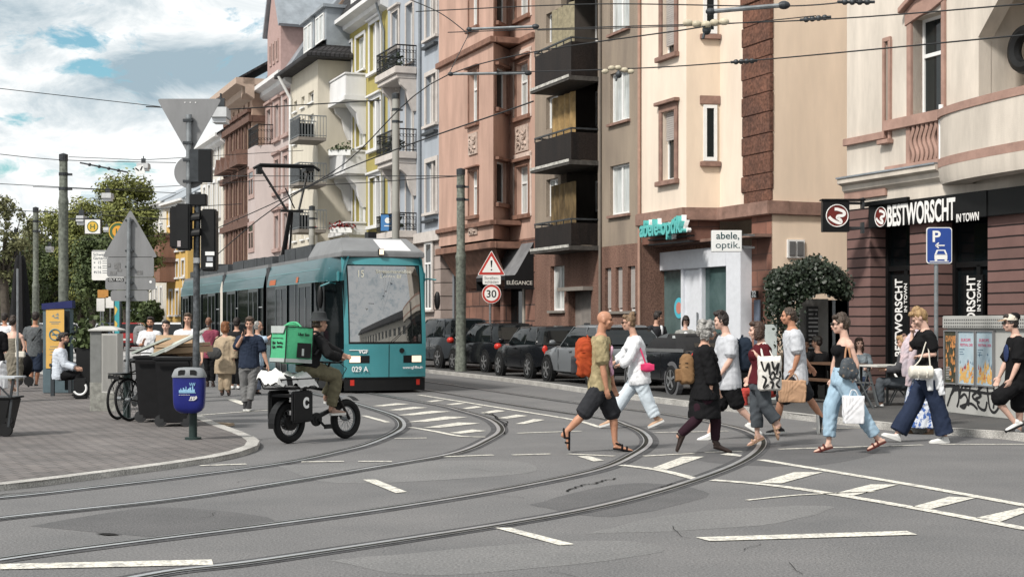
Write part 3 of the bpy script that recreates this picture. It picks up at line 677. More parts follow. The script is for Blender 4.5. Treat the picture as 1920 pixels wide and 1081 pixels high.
# ---- 3 sooty brown house with dark balconies
def brown_house():
    f=Fac('balcony_house','sooty grey brown rendered house with three dark balconies and a brown base',1003,1203,0.);r=f.root;X=f.X;W=f.W
    GB=stucco('sooty_render',(.30,.245,.19),col2=(.19,.155,.125),vs=1.1,fine=60.,bump=.3);BB=stucco('brown_base_render',(.165,.095,.072),var=.25,fine=20.)
    LOGW=stucco('dark_loggia_render',(.07,.06,.052),var=.5)  # loggia walls get a much darker render than the front
    zt=f.Z(1163,-360);zb=f.Z(1163,459);M=PF(0,0)
    wins=grid(f,[(1144,1180)],[(402,308),(228,133),(58,-38),(-115,-210)],1163);lw=[]
    lx0,lx1=X(1052),X(1121)
    log=[(lx0,lx1,f.Z(1060,v0),f.Z(1060,v1)) for v0,v1 in ((440,322),(280,152),(118,-25))]
    lw=[(X(1024),X(1046),f.Z(1035,v0),f.Z(1035,v1)) for v0,v1 in ((405,335),(240,180),(78,22))]
    g1=(X(1032),X(1058),f.Z(1045,582),f.Z(1045,498));g3=[(X(a),X(c),f.Z(1165,583),f.Z(1165,500)) for a,c in ((1134,1146),(1154,1167),(1177,1191))]
    door=(X(1066),X(1108),.1,f.Z(1085,545))
    b=MB();b.wall(0,W,zb,zt,wins+log+lw,rev=.2);sides(b,W,12,zb,zt)
    b.build('wall',GB,r)
    b=MB();b.wall(0,W,.1,zb,[g1,*g3,door],rev=.25);sides(b,W,12,.1,zb);b.build('base_wall',BB,r)
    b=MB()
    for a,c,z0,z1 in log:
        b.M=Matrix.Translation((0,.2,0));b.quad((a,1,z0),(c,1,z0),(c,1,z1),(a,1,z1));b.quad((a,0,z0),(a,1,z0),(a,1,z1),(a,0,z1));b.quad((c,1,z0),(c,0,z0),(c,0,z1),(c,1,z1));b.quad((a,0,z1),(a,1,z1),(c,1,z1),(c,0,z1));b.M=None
    b.build('loggia_wall',LOGW,r)
    for a,c,z0,z1 in log:
        xm=a+(c-a)*.62;window(r,PF(0,1.05),xm,c-.2,z0+.1,z1-.25,1,0,GLASS,name='balcony_door');window(r,PF(0,1.05),a+.15,xm-.25,z0+.8,z1-.25,1,0,GLASS)
        wm=MB();wm.box(c-.14,c-.05,.12,.22,z0,z1-.15);wm.build('balcony_post',FRAME,r)
    for q in wins:
        window(r,M,*q,nx=2,glass=GLASC,dep=.1);sillb(r,M,q[0],q[1],q[2],SANDT)
    for q in lw: window(r,M,*q,nx=2,glass=R.choice([GLASC,GLASS]))
    window(r,M,*g1,nx=2,glass=GLASC);sillb(r,M,g1[0],g1[1],g1[2],mat('concrete_sill',(.2,.18,.16),.8))
    sillb(r,M,g3[0][0],g3[2][1],g3[0][2],MT['concrete_sill'])
    for q in g3: window(r,M,*q,nx=1,glass=GLASS);shutter(r,M,q[0]+.05,q[1]-.05,q[2]+.1,q[3]-.02,.1)
    dm=MB();dm.box(door[0],door[1],.24,.3,.1,door[3]);dm.box(door[0]+(door[1]-door[0])*.35,door[1]-.25,.19,.239,.1,door[3]-.5)
    o=dm.build('entrance_door',mat('grey_door',(.19,.17,.155),.6,var=.3,vs=2),r);dm=MB();dm.box(door[1]-.9,door[1]-.5,.16,.189,1.1,1.6);dm.build('letter_boxes',DSTEEL,o)
    dm=MB();dm.box(door[0]-.15,door[1]+.15,-.35,.0,door[3],door[3]+.12);dm.build('door_canopy',mat('concrete_sill',(.2,.18,.16)),r)
    # balconies
    BS=mat('dark_balcony_sheet',(.020,.015,.013),.6,spec=.15,col2=(.009,.008,.008),vs=2.2,streak=.2,fine=25.,mixf=(.3,.6));x1=lx1+.0;pr=-f.yc(1071,x1)
    TARP=[mat('ochre_tarp',(.26,.17,.07),.7,var=.4,vs=3),mat('stained_board',(.11,.075,.035),.8,var=.6,vs=5,streak=.3),mat('straw_mat',(.24,.21,.14),.8,var=.3)]
    x0=X(1003,-pr)-.0
    for i,(v0,v1) in enumerate(((460,410),(300,240),(142,70))):
        zs=f.Z(1071,v0,-pr);zr=f.Z(1071,v1,-pr);b=MB();b.box(x0-.12,x1+.1,-pr-.12,.05,zs-.14,zs);b.build('balcony_slab',mat('dark_concrete',(.06,.055,.05),.9,var=.4),r)
        b=MB();b.box(x0-.12,x1+.1,-pr-.14,-pr-.121,zs-.06,zs+.03);b.build('slab_edge',mat('worn_metal_edge',(.4,.39,.36),.6,var=.5,vs=8),r)
        b=MB();b.box(x0,x1,-pr,-pr+.03,zs+.02,zr-.12);b.box(x0,x0+.03,-pr+.03,0,zs+.02,zr-.12);b.box(x1-.03,x1,-pr+.03,0,zs+.02,zr-.12);b.build('balcony_panel',BS,r)
        b=MB()
        for p,q in (((x0,-pr),(x1,-pr)),((x0,-pr),(x0,0)),((x1,-pr),(x1,0))): b.bar((*p,zr),(*q,zr),.06,.05)
        for t in range(6): x=x0+(x1-x0)*t/5;b.bar((x,-pr,zr-.13),(x,-pr,zr),.03)
        b.build('balcony_rail',DSTEEL,r)
        b=MB();xa,xc=X(1041,-.15),X(1086,-.15)
        zz1=f.Z(1060,(345,180,14)[i],-.15)
        n=14
        for k in range(n):
            xk=xa+(xc-xa)*k/n;xn=xa+(xc-xa)*(k+1)/n;w0,w1=.04*math.sin(k*1.9+i),.04*math.sin((k+1)*1.9+i)
            b.quad((xk,-.3+w0,zs+.3),(xn,-.3+w1,zs+.3),(xn,-.3+w1,zz1),(xk,-.3+w0,zz1))
        b.build('privacy_screen',TARP[(1,0,2)[i]],r)
    b=MB();b.tube([(W-.04,-.06,.1),(W-.04,-.06,zt)],.05,8);b.build('downpipe',mat('pinkish_pipe',(.35,.22,.17),.6),r)
    b=MB();b.tube([(X(1128),-.06,.1),(X(1128),-.06,zt)],.045,8);b.build('rain_pipe',mat('sooty_pipe',(.16,.14,.12),.6),r)
    b=MB();b.quad((0,0,zt),(W,0,zt),(W,12,zt),(0,12,zt));b.build('roof',TILE,r)
brown_house()
# ---- 4 salmon house with a bay
def relief(root,M,x0,x1,z0,z1,m,k):
    b=MB(M);b.box(x0,x1,-.05,0,z0,z1);b.build('relief_panel',mat('pale_relief_stone',(.42,.33,.28),.85,var=.25,vs=8),root)
    b=MB(M);cx,cz=(x0+x1)/2,(z0+z1)/2;w_,h=(x1-x0)*.36,(z1-z0)*.36
    for j in range(4):
        for sx in (-1,1):
            a=np.linspace(0,4.6,9);b.tube([(cx+sx*(w_*.55+w_*.4*math.cos(t+j)),-.07,cz+(j-1.5)*h*.5+h*.35*math.sin(t+j)) for t in a],[.05*(1-.06*i) for i in range(9)],5)
    b.ell((cx,-.06,cz),w_*.35,.06,h*.6);b.build('relief_ornament',MT['pale_relief_stone'],root,smooth=True)
def salmon_house():
    f=Fac('salmon_house','salmon pink house with a polygonal bay, stone reliefs and a black boutique awning',868,1003,0.);r=f.root;X=f.X;W=f.W
    SA=stucco('salmon_render',(.43,.28,.222),var=.12);ST=mat('brown_stone_trim',(.20,.11,.08),.8,var=.3,vs=3);SW=mat('pale_stone_trim',(.55,.44,.38),.8,var=.15)
    zt=f.Z(978,-330);zb=f.Z(978,448);M=PF(0,0)
    xm=X(955)
    wins=grid(f,[(969,991)],[(402,311),(218,118),(32,-62),(-150,-240)],980)
    b=MB();b.M=None
    b.wall(xm,W,zb,zt,wins,rev=.25);sides(b,W,12,zb,zt)
    # bay
    pr=1.05;xb=X(925,-pr);b.M=Matrix.Translation((0,-pr,0))
    bw=[(X(880,-pr),X(896,-pr),f.Z(888,v0,-pr),f.Z(888,v1,-pr)) for v0,v1 in ((404,320),(231,133),(52,-45),(-130,-220))]
    b.wall(0.15,xb,zb,zt,bw,rev=.25);b.M=None;b.quad((0.15,0,zb),(0.15,-pr,zb),(0.15,-pr,zt),(.15,0,zt))
    Lc=math.hypot(xm-xb,pr);Mc=PF(xb,-pr,math.atan2(pr,xm-xb));cw=[(Lc*.14,Lc*.80,f.Z(939,v0,-pr/2),f.Z(939,v1,-pr/2)) for v0,v1 in ((382,304),(206,129),(46,-30),(-120,-200))]
    b.M=Mc;b.wall(0,Lc,zb,zt,cw,rev=.2);b.build('wall',SA,r)
    for q in wins: window(r,M,*q,nx=2,tr=.68,glass=GLASC,dep=.18);surround(r,M,*q,ST,.16,.04,.16,.12);
    for q in wins[:3]:
        bq=MB();bq.box(q[0]-.32,q[0]-.17,-.03,.0,q[2]-.1,q[3]+.4);bq.box(q[1]+.17,q[1]+.32,-.03,0,q[2]-.1,q[3]+.4);bq.box(q[0]-.32,q[1]+.32,-.03,0,q[3]+.3,q[3]+.46);bq.build('white_border',SW,r)
    M1=PF(0,-pr)
    for q in bw: window(r,M1,*q,nx=2,tr=.68,glass=GLASC,dep=.18);surround(r,M1,*q,ST,.1,.04,.14,.06)
    for q in cw: window(r,Mc,*q,nx=1,glass=GLASS,dep=.12);surround(r,Mc,*q,ST,.03,.05,.14,.1)
    relief(r,M,wins[0][0]-.05,wins[0][1]+.05,f.Z(978,285),f.Z(978,236),ST,0)
    relief(r,M1,bw[0][0],bw[0][1],f.Z(887,290,-pr),f.Z(887,250,-pr),ST,1)
    relief(r,M1,bw[0][0],bw[0][1],f.Z(887,440,-pr),f.Z(887,418,-pr),ST,1)
    b=MB()
    for v,h in ((68,.45),(412,.35),(452,.5)):
        z=f.Z(925,v,-pr)
        b.box(.1,xb+.08,-pr-.14,.0,z-h*.5,z);b.M=Mc;b.box(-.04,Lc+.02,-.13,.0,z-h*.5,z-.006);b.M=None
        if v<100: b.box(xm,W,-.12,0,z-h*.5,z-.012)
    b.build('string_course',ST,r,bevel=.02)
    b=MB();zq=f.Z(925,455,-pr);b.loft([[(.15,-pr,zq),(xb,-pr,zq),(xm,0,zq),(.15,0,zq)],[(.5,-pr*.5,zq-1),(xb-.3,-pr*.5,zq-1),(xm-.5,0,zq-1),(.5,0,zq-1)],[(1,-.1,zq-1.5),(xb-.9,-.1,zq-1.5),(xm-1.2,0,zq-1.5),(1,0,zq-1.5)]]);b.build('bay_corbel',ST,r)
    # ground floor
    dx0,dx1=X(944),X(985);b=MB();M0=None
    b.wall(0,W,.1,zb,[(X(925),X(938),1.2,3.4),(dx0,dx1,.1,3.6)],rev=.35);sides(b,W,12,.1,zb);b.build('rough_stone_base',brickmat('hewn_sandstone',(.22,.115,.085),(.15,.08,.062),(.06,.04,.035),.75,.55,.025,bump=1.,big=.4),r)
    b=MB();b.box(dx0,dx1,.3,.36,.1,3.6);b.build('shop_window',GLASG,r)
    b=MB();xx=X(972);b.box(xx-.09,xx+.09,.18,.299,.1,3.6);b.build('door_post',mat('pale_post',(.32,.29,.25),.6),r)
    b=MB();b.box(X(925),X(938),.3,.33,1.2,3.4);b.build('pane',GLASG,r)
    # awning
    aw=thing('shop_awning','black boutique awning lettered in white over the door of the salmon house','awning',f.XY(0,0),math.atan2(f.ex.y,f.ex.x))
    xa,xc=X(925,-.02),X(1000,-.02);py=-.7;z1=f.Z(1000,455);z0=f.Z(970,516,py);zv=f.Z(970,541,py)
    b=MB();b.box(xa,xc-.021,py,py+.02,z0-.12,z0);b.prism([(xc-.02,py,z0),(xc-.02,-.01,z1),(xc-.02,-.01,zv),(xc-.02,py+.02,zv)],(.02,0,0));b.prism([(xa,py,z0),(xa,-.01,z1),(xa,-.01,zv),(xa,py+.02,zv)],(.02,0,0));b.box(xc-.02,xc+.004,-1.08,-.0,zv,z0);vl=b.build('valance',mat('black_canvas',(.008,.008,.009),.8,var=.2),aw)
    b=MB();n=10
    for k in range(n):
        a,c=k/n,(k+1)/n;s0,s1=-.08*math.sin(math.pi*a),-.08*math.sin(math.pi*c)
        b.quad((xa,py*(1-a)-.012*(1),z0+(z1-z0)*a+s0+.02),(xc,py*(1-a)-.012,z0+(z1-z0)*a+s0+.02),(xc,py*(1-c)-.012,z0+(z1-z0)*c+s1+.02),(xa,py*(1-c)-.012,z0+(z1-z0)*c+s1+.02))
    b.build('canvas',mat('skylit_canvas',(.20,.20,.205),.6,col2=(.07,.07,.075),vs=.9),aw)  # sky light on the black slope put into the canvas colour
    text('ELÉGANCE',.27,TM((xc+.012,-.54,(zv+z0)/2),math.pi/2),mat('ivory_letters',(.62,.6,.55),.6,var=0),'lettering',vl,off=.003,fit=(.95,.17))
    b=MB();b.quad((0,0,zt),(W,0,zt),(W,12,zt),(0,12,zt));b.build('roof',TILE,r)
    b=MB();b.tube([(.0,-.05,.1),(.0,-.05,zt)],.06);b.build('downpipe',mat('zinc_pipe',(.2,.22,.24),.5,.3),r)
salmon_house()
# ---- 5 blue grey house
def grey_house():
    o=-.95;f=Fac('blue_grey_house','blue grey house with white window surrounds and wrought iron balconies',727,827,o);r=f.root;X=f.X;W=f.W
    BG=stucco('blue_grey_render',(.33,.36,.40),var=.07);LS=mat('light_stone',(.50,.46,.43),.8,var=.12,vs=3);GS=brickmat('grooved_stone_base',(.35,.29,.26),(.32,.265,.24),(.06,.05,.045),30.,.52,.02,off=0,big=.2)
    zt=f.Z(810,-260);zb=f.Z(826,445);M=PF(0,0)
    wins=grid(f,[(800,819)],[(398,303),(233,140),(70,-28),(-90,-190)],810);wl=grid(f,[(736,748)],[(420,325),(268,180),(90,22),(-70,-150)],742)
    dr=grid(f,[(762,775)],[(440,330),(288,170),(120,8),(-50,-150)],768)
    house(f,BG,zt,wins+wl+dr,bz=zb,base=GS)
    for q in wins: window(r,M,*q,nx=2,glass=GLASS);surround(r,M,*q,LS,.18,.06,.12,.0);bm_=MB();bm_.box((q[0]+q[1])/2-.09,(q[0]+q[1])/2+.09,.02,.14,q[2],q[3]);bm_.build('stone_mullion',LS,r);sillb(r,M,q[0]-.1,q[1]+.1,q[2]-.3,DSTEEL,.2,.1)
    for q in wl: window(r,M,*q,nx=2,glass=GLASS);surround(r,M,*q,LS,.16,.06,.14,.1)
    for q in dr: window(r,M,*q,nx=1,glass=GLASS,dep=.2);surround(r,M,q[0],q[1],q[2],q[3],LS,.12,.04,.02)
    for k,(vs,vr) in enumerate(((432,400),(284,243),(125,86))):
        x1=X(782);pr=-f.yc(741,x1);x0=X(757)-1.2
        zs=f.Z(760,vs,-pr/2)
        b=MB();b.box(x0,x1,-pr,0,zs-.3,zs);b.box(x0+.08,x1-.08,-pr+.1,0,zs-.5,zs-.3);b.build('balcony_slab',LS,r,bevel=.03)
        corbel(r,LS,x0+.25,x1-.1,-pr+.2,zs-.5,1.3)
        iron_rail(r,x0+.08,x1-.08,-pr+.08,zs,zs+(vs-vr)*f.D(760)/F)
        b=MB()
        for _ in range(60):
            c=V((x0+.3+R.random()*(x1-x0-.6),-pr+.25+R.random()*.2,zs+.15+R.random()*.5));d=V((R.gauss(0,1),R.gauss(0,1),R.gauss(0,1))).normalized()*.12;e=d.orthogonal().normalized()*.07
            b.quad(c-d,c-e,c+d,c+e)
        b.build('balcony_plants',mat('dark_leaves',(.03,.045,.025),.7),r)
    b=MB();b.box(-.05,W+.1,-.16,.0,zb-.1,zb+.3);b.M=PF(W,0,math.pi/2);b.box(-.12,2,-.12,0,zb-.104,zb+.296);b.build('cornice',LS,r)
    wg=(X(800),X(812),f.Z(806,580),f.Z(806,455));window(r,PF(0,-.06),*wg,nx=2,tr=.7,glass=GLASS,dep=-.02);surround(r,PF(0,-.03),*wg,LS,.15,.05,.1)
    for x in (X(790),):
        b=MB();b.tube([(x,-.07,zb),(x,-.07,zt)],.06);b.build('downpipe',MT['zinc_pipe'],r)
    for y in (.5,.75): b=MB();b.tube([(W+.07,y,.1),(W+.07,y,zt)],.055);b.build('downpipe',MT['zinc_pipe'],r)
    b=MB();b.quad((0,0,zt),(W,0,zt),(W,12,zt),(0,12,zt));b.build('roof',TILE,r)
    # hanging banner
    c=f.XY(X(727,-.9),-.9);t=thing('hanging_banner','blue banner with a white emblem on a bracket of the blue grey house','banner',c+V((0,0,f.Z(727,441))),0)
    Y=f.D(727,-.9);b=MB();w_=26*Y/F/2;hh=30*Y/F;b.box(-w_,w_,0,.02,0,hh);o_=b.build('banner_cloth',mat('banner_blue',(.06,.19,.42),.6,var=.05),t);b=MB();b.disc((0,-.008,hh*.65),w_*.42,ax='y');b.box(-w_*.5,w_*.5,-.008,-.002,hh*.28,hh*.34);b.build('emblem',WHITE,o_);b=MB();b.tube([(-w_,.01,hh+.03),(w_+.4,.4,hh+.03)],.03);b.build('pole',DSTEEL,t)
grey_house()
# ---- 6 olive house
def olive_house():
    o=-.95;f=Fac('olive_house','olive yellow house with white surrounds and white boxed balconies',641,727,o);r=f.root;X=f.X;W=f.W
    OL=stucco('olive_render',(.33,.28,.095),var=.07);WT=stucco('white_trim_render',(.62,.62,.62),var=.06)
    zt=f.Z(713,13);M=PF(0,0)
    wins=grid(f,[(694,714)],[(422,332),(278,186),(133,42)],704);w2=grid(f,[(645,660),(668,684)],[(425,345),(280,208),(140,76)],664)
    house(f,OL,zt,wins+w2)
    for q in wins: window(r,M,*q,nx=2,glass=GLASC);surround(r,M,*q,WT,.17,.06,.16,.1);b=MB();b.box((q[0]+q[1])/2-.12,(q[0]+q[1])/2+.12,.0,.13,q[2],q[3]);b.build('window_post',WT,r)
    for q in w2: window(r,M,*q,nx=2,glass=GLASC);surround(r,M,*q,WT,.15,.05,.1)
    for vs,vr in ((432,420),(318,286),(181,142)):
        x1=X(687);pr=-f.yc(648,x1);x0=x1-3.1;zs=f.Z(665,vs,-pr/2);zr=f.Z(665,vr,-pr/2)
        b=MB();b.box(x0,x1,-pr,-pr+.15,zs,zr);b.box(x1-.15,x1,-pr+.15,0,zs,zr);b.box(x0,x0+.15,-pr+.15,0,zs,zr);b.box(x0-.08,x1+.08,-pr-.08,0,zs-.22,zs-.002);b.box(x0-.05,x1+.05,-pr-.05,-pr+.2,zr+.002,zr+.1);b.box(x1-.2,x1+.05,-pr+.21,0,zr+.002,zr+.1);b.build('balcony',WT,r,bevel=.02)
        corbel(r,WT,x0+.3,x1-.05,-pr+.15,zs-.22,1.5);b=MB();b.prism([(x1-1.,0,zs-.22),(x1-1.,-pr*.8,zs-.22),(x1-1.,-pr*.3,zs-.9),(x1-1.,0,zs-1.6)],(.9,0,0));b.build('balcony_bracket',WT,r)
    for k,(u,v,c,rr) in enumerate(((640,428,(.16,.02,.02),.3),(637,283,(.07,.09,.05),.25))):
        p=A(u,v,f.D(648,-pr));t=thing('flower_box',('red flowers in a box on the lowest white balcony','small green plant on the middle white balcony')[k],'flower box',p);b=MB()
        for _ in range(90):
            q=V((R.gauss(0,.28),R.gauss(0,.1),abs(R.gauss(.1,.1))));d=V((R.gauss(0,1),R.gauss(0,1),R.gauss(0,1))).normalized()*.07;e=d.orthogonal().normalized()*.06;b.quad(q-d,q-e,q+d,q+e)
        b.build('blossom',mat('flower%d'%k,c,.7,var=.5,vs=20),t);b=MB();b.box(-.5,.5,-.1,.1,-.2,.04);b.build('planter',WHITE,t)
    b=MB();cornice(b,-.3,W+.1,zt-.3,.75,.6);b.build('eaves_cornice',WT,r)
    b=MB();b.prism([(0,-.6,zt+.31),(0,1.2,zt+3.6),(0,9,zt+4.5),(0,12,zt+.3)],(W,0,0));b.build('roof',TILE,r)
    b=MB();b.box(W*.35,W*.75,-.3,2,zt+.3,zt+2.9);b.prism([(W*.32,-.4,zt+2.9),(W*.55,-.4,zt+3.8),(W*.78,-.4,zt+2.9)],(0,2.5,0));d=b.build('dormer',WT,r)
    window(r,PF(0,-.32),W*.42,W*.68,zt+.8,zt+2.6,2,0,GLASS,dep=-.05)
    b=MB();b.tube([(X(722),-.4,zt),(X(722),-.07,zt-1.2),(X(722),-.07,.2)],.06);b.build('downpipe',MT['zinc_pipe'],r)
olive_house()
def cream_house():
    o=-2.5;f=Fac('cream_house','cream rendered house with dark hipped roof and small glazed steel balconies',545,596,o);r=f.root;X=f.X;W=f.W
    CW=stucco('cream_white_render',(.53,.49,.41),var=.06);zt=f.Z(590,112);M=PF(0,0)
    w1=grid(f,[(551,557),(565,571),(578,588)],[(448,405),(352,312),(262,222),(200,180)],570)
    house(f,CW,zt,w1)
    for q in w1: window(r,M,*q,nx=1 if q[1]-q[0]<1 else 2,glass=R.choice([GLASS,GLASC]));sillb(r,M,q[0],q[1],q[2],FRAME)
    for vs,vr in ((425,388),(335,298),(248,207)):
        x1=X(596)-.3;pr=1.3;x0=X(560,-pr);zs=f.Z(575,vs,-pr);zr=f.Z(575,vr,-pr)
        b=MB();b.box(x0,x1,-pr,0,zs-.15,zs);b.build('balcony_slab',mat('concrete_sill',(.2,.18,.16)),r)
        iron_rail(r,x0,x1,-pr+.03,zs,zr,m=STEEL,curl=False);b=MB();b.box(x0+.05,x1-.05,-pr+.06,-pr+.08,zs+.1,zr-.1);b.box(x1-.09,x1-.07,-pr+.09,-.1,zs+.1,zr-.1);b.build('balcony_glazing',GLASG,r)
    b=MB();e=.7;b.loft([[(-e,-e,zt-.1),(W+e,-e,zt-.1),(W+e,12+e,zt-.1),(-e,12+e,zt-.1)],[(-e,-e,zt+.1),(W+e,-e,zt+.1),(W+e,12+e,zt+.1),(-e,12+e,zt+.1)],[(3,5,zt+4.2),(W-4.5,5,zt+4.2),(W-4.5,7,zt+4.2),(3,7,zt+4.2)]]);b.build('roof',TILE,r)
    for x in (W*.2,W*.62):
        b=MB();b.box(x,x+2.2,.4,4,zt+.3,zt+2.4);b.box(x-.15,x+2.35,.2,4.2,zt+2.4,zt+2.55);b.build('dormer',ZINC,r);window(r,PF(0,.38),x+.3,x+1.9,zt+.9,zt+2.2,2,0,GLASC,dep=-.06)
    b=MB();b.tube([(X(548),-.7,zt-.1),(X(548),-.1,zt-1.2),(X(548),-.1,.2)],.08);b.build('downpipe',FRAME,r)
cream_house()
def rose_house():
    o=-2.5;f=Fac('rose_house','pale rose grey house with pink window surrounds, a tall gable and brick firewall',486,545,o);r=f.root;X=f.X;W=f.W
    RG=stucco('rose_grey_render',(.42,.36,.345),var=.06);PS=mat('rose_stone',(.35,.25,.225),.8,var=.12);zt=f.Z(540,148);M=PF(0,0)
    w1=grid(f,[(502,509),(517,524),(534,541)],[(466,405),(360,300),(260,197)],520)
    house(f,RG,zt,w1)
    for q in w1: window(r,M,*q,nx=2,glass=R.choice([GLASS,GLASS,GLASC]),tr=.7);surround(r,M,*q,PS,.28,.07,.2,.15)
    b=MB();cornice(b,-.3,W+.2,zt-.4,.7,.7);b.build('eaves_cornice',MT['white_trim_render'],r)
    # polygonal bay lower storeys + balcony
    x0,x1=X(493),X(512);b=MB();zq=f.Z(502,278)
    b.prism([(x0-.5,0,zq-11),(x0+.3,-.9,zq-11),(x1-.3,-.9,zq-11),(x1+.5,0,zq-11)],(0,0,11));b.build('bay',RG,r);iron_rail(r,x0,x1,-.8,zq,zq+1.1)
    for v0,v1 in ((466,405),(360,300)): window(r,PF(0,-.9),x0+.5,x1-.5,f.Z(505,v0,-.9),f.Z(505,v1,-.9),2,.7,GLASS,fm=PS,dep=-.05,fw=.2)
    # gable dormer
    gx0,gx1=X(505),X(530);zg=f.Z(515,60);b=MB();b.prism([(gx0,-.1,zt+.3),(gx1,-.1,zt+.3),(gx1,-.1,zg),((gx0+gx1)/2,-.1,zg+3.),(gx0,-.1,zg)],(0,5,0));b.build('gable_dormer',mat('rose_render',(.36,.25,.23),.85,var=.1),r)
    b=MB();xm=(gx0+gx1)/2;b.prism([(gx0-.3,-.3,zg-.1),(xm,-.3,zg+3.1),(xm,-.3,zg+3.4),(gx0-.5,-.3,zg)],(0,6,0));b.prism([(gx1+.3,-.3,zg-.1),(gx1+.5,-.3,zg),(xm,-.3,zg+3.4),(xm,-.3,zg+3.1)],(0,6,0));b.build('dormer_roof',ZINC,r)
    for k in range(3):
        xk=gx0+(gx1-gx0)*(.2+.25*k);window(r,PF(0,-.1),xk,xk+(gx1-gx0)*.15,zt+1.2,zg-.6,1,0,GLASS,fm=PS,dep=-.06,fw=.12)
    # firewall: brick gable end rising over the cream roof
    b=MB();zr=zt+11.5;b.prism([(W-.3,.6,zt),(W-.3,2.2,zt+3.5),(W-.3,8.5,zr),(W-.3,14.5,zt)],(.45,0,0));b.build('brick_firewall',brickmat('brown_brick',(.25,.17,.12),(.19,.125,.09),(.16,.14,.12),.24,.08,.012,big=.2),r)
    b=MB();b.prism([(0,-.2,zt+.3),(0,2.,zt+3.6),(0,8.5,zr-.3),(0,14.5,zt+.3)],(W-.31,0,0));b.build('roof',ZINC,r)
rose_house()
def tan_house():
    o=-3.2;f=Fac('tan_house','tan rendered house with dark brown stone window surrounds and heavy cornice',419,473,o);r=f.root;X=f.X;W=f.W
    TN=stucco('tan_render',(.37,.26,.20),var=.08);DB=mat('dark_brown_stone',(.115,.065,.05),.8,var=.25);zt=f.Z(469,163);M=PF(0,0)
    w1=grid(f,[(427,431),(435,439.5),(445,449.5),(456,460.5),(463,468.5)],[(500,430),(405,332),(306,234)],450);w0=grid(f,[(429,432),(437,439.5),(446,449),(456,459),(465,468)],[(212,188)],450)
    house(f,TN,zt,w1+w0,rev=.35)
    for q in w1+w0: window(r,M,*q,nx=2,glass=R.choice([GLASS,GLASS,GLASC]),dep=.25)
    for q in w1: surround(r,M,*q,DB,.3,.09,.3,.25)
    for v in (222,318,415): b=MB();z=f.Z(469,v);b.box(-.1,W+.12,-.22,0,z-.25,z+.1);b.M=PF(W,0,math.pi/2);b.box(.02,12,-.12,0,z-.254,z+.096);b.M=None;b.build('string_course',DB,r)
    for q in w1:
        if abs(q[2]-w1[1][2])<.2: b=MB();b.prism([(q[0]-.35,-.05,q[3]+.4),((q[0]+q[1])/2,-.05,q[3]+1.3),(q[1]+.35,-.05,q[3]+.4)],(0,-.7,0));b.build('window_pediment',DB,r)
    b=MB();cornice(b,-.5,W+.6,zt-.8,1.,1.1);b.M=PF(W,0,math.pi/2);cornice(b,-.6,12,zt-.804,.6,1.1);b.build('eaves_cornice',mat('cornice_stone',(.40,.31,.25),.8,var=.1),r)
    gable_roof(f,zt+.3,-.5,W+.5,12,4.2,TILE,.9)
tan_house()
def simple_house(name,label,u0,u1,o,vt,ut,wm,cols,rows,ur,turn=0.,roofm=None,rise=4.,dp=11):
    f=Fac(name,label,u0,u1,o,turn=turn);zt=f.Z(ut,vt);w1=grid(f,cols,rows,ur);house(f,wm,zt,w1,dp=dp)
    for q in w1: window(f.root,PF(0,0),*q,nx=2,glass=R.choice([GLASS,GLASC]));surround(f.root,PF(0,0),*q,MT['white_trim_render'],.2,.05,.15)
    b=MB();cornice(b,-.2,f.W+.2,zt-.4,.6,.6);b.build('eaves_cornice',MT['white_trim_render'],f.root)
    gable_roof(f,zt+.2,-.3,f.W+.3,dp,rise,roofm or TILE);return f
simple_house('white_house','white terrace house with a dark eave behind the pole of the traffic lights',376,421,-3.2,262,412,stucco('white_render',(.55,.52,.46),var=.06),[(382,386),(391,395),(400,404),(409,413)],[(505,440),(410,345),(318,258+20)],398)
f=simple_house('ochre_house','ochre house with a grey mansard roof at the far end of the street',312,352,-1.5,378,345,stucco('ochre_render',(.52,.34,.11),var=.06),[(318,323),(330,335),(341,346)],[(590,545),(520,490),(470,440),(420,392)],330,turn=.10,roofm=ZINC,rise=3.5)
b=MB();z0,z1=f.Z(310,530),f.Z(310,450);b.box(-.2,f.W*.45,-1.3,-.05,z0,z1);b.build('brown_bay',stucco('brown_bay_render',(.22,.12,.085),var=.15),f.root)
b=MB();b.box(-.4,f.W*.47,-1.5,-.05,z1,z1+.4);b.box(-.4,f.W*.47,-1.5,-.05,(z0+z1)/2-.2,(z0+z1)/2+.2);b.build('bay_ledge',MT['dark_brown_stone'],f.root)
simple_house('far_white_house','white house with tall narrow windows beyond the ochre house',279,312,-1.5,385,300,MT['white_render'],[(284,287),(292,295),(301,304)],[(585,540),(515,470),(460,425),(418,396)],295,turn=.10,roofm=ZINC,rise=3.)
# low shop front with PIZZA sign under the far houses
def pizza():
    Y=118.;p=A(342,605,Y);t=thing('pizza_sign','white sign with red PIZZA letters above a far shop','shop sign',(p.x,p.y,A(342,545,Y).z))
    w_=34*Y/F;h=30*Y/F;b=MB();b.box(0,w_,0,.12,0,h);o=b.build('sign_board',WHITE,t);text('PIZZA',h*.95,TM((w_/2,-.01,h/2)),mat('sign_red',(.45,.03,.025),.5,var=0),'lettering',o,off=.02,fit=(w_*.9,h*.7))
    b=MB();b.bar((.2,.2,-.2),(.2,1.6,-.2),.08);b.build('bracket',DSTEEL,t)
pizza()
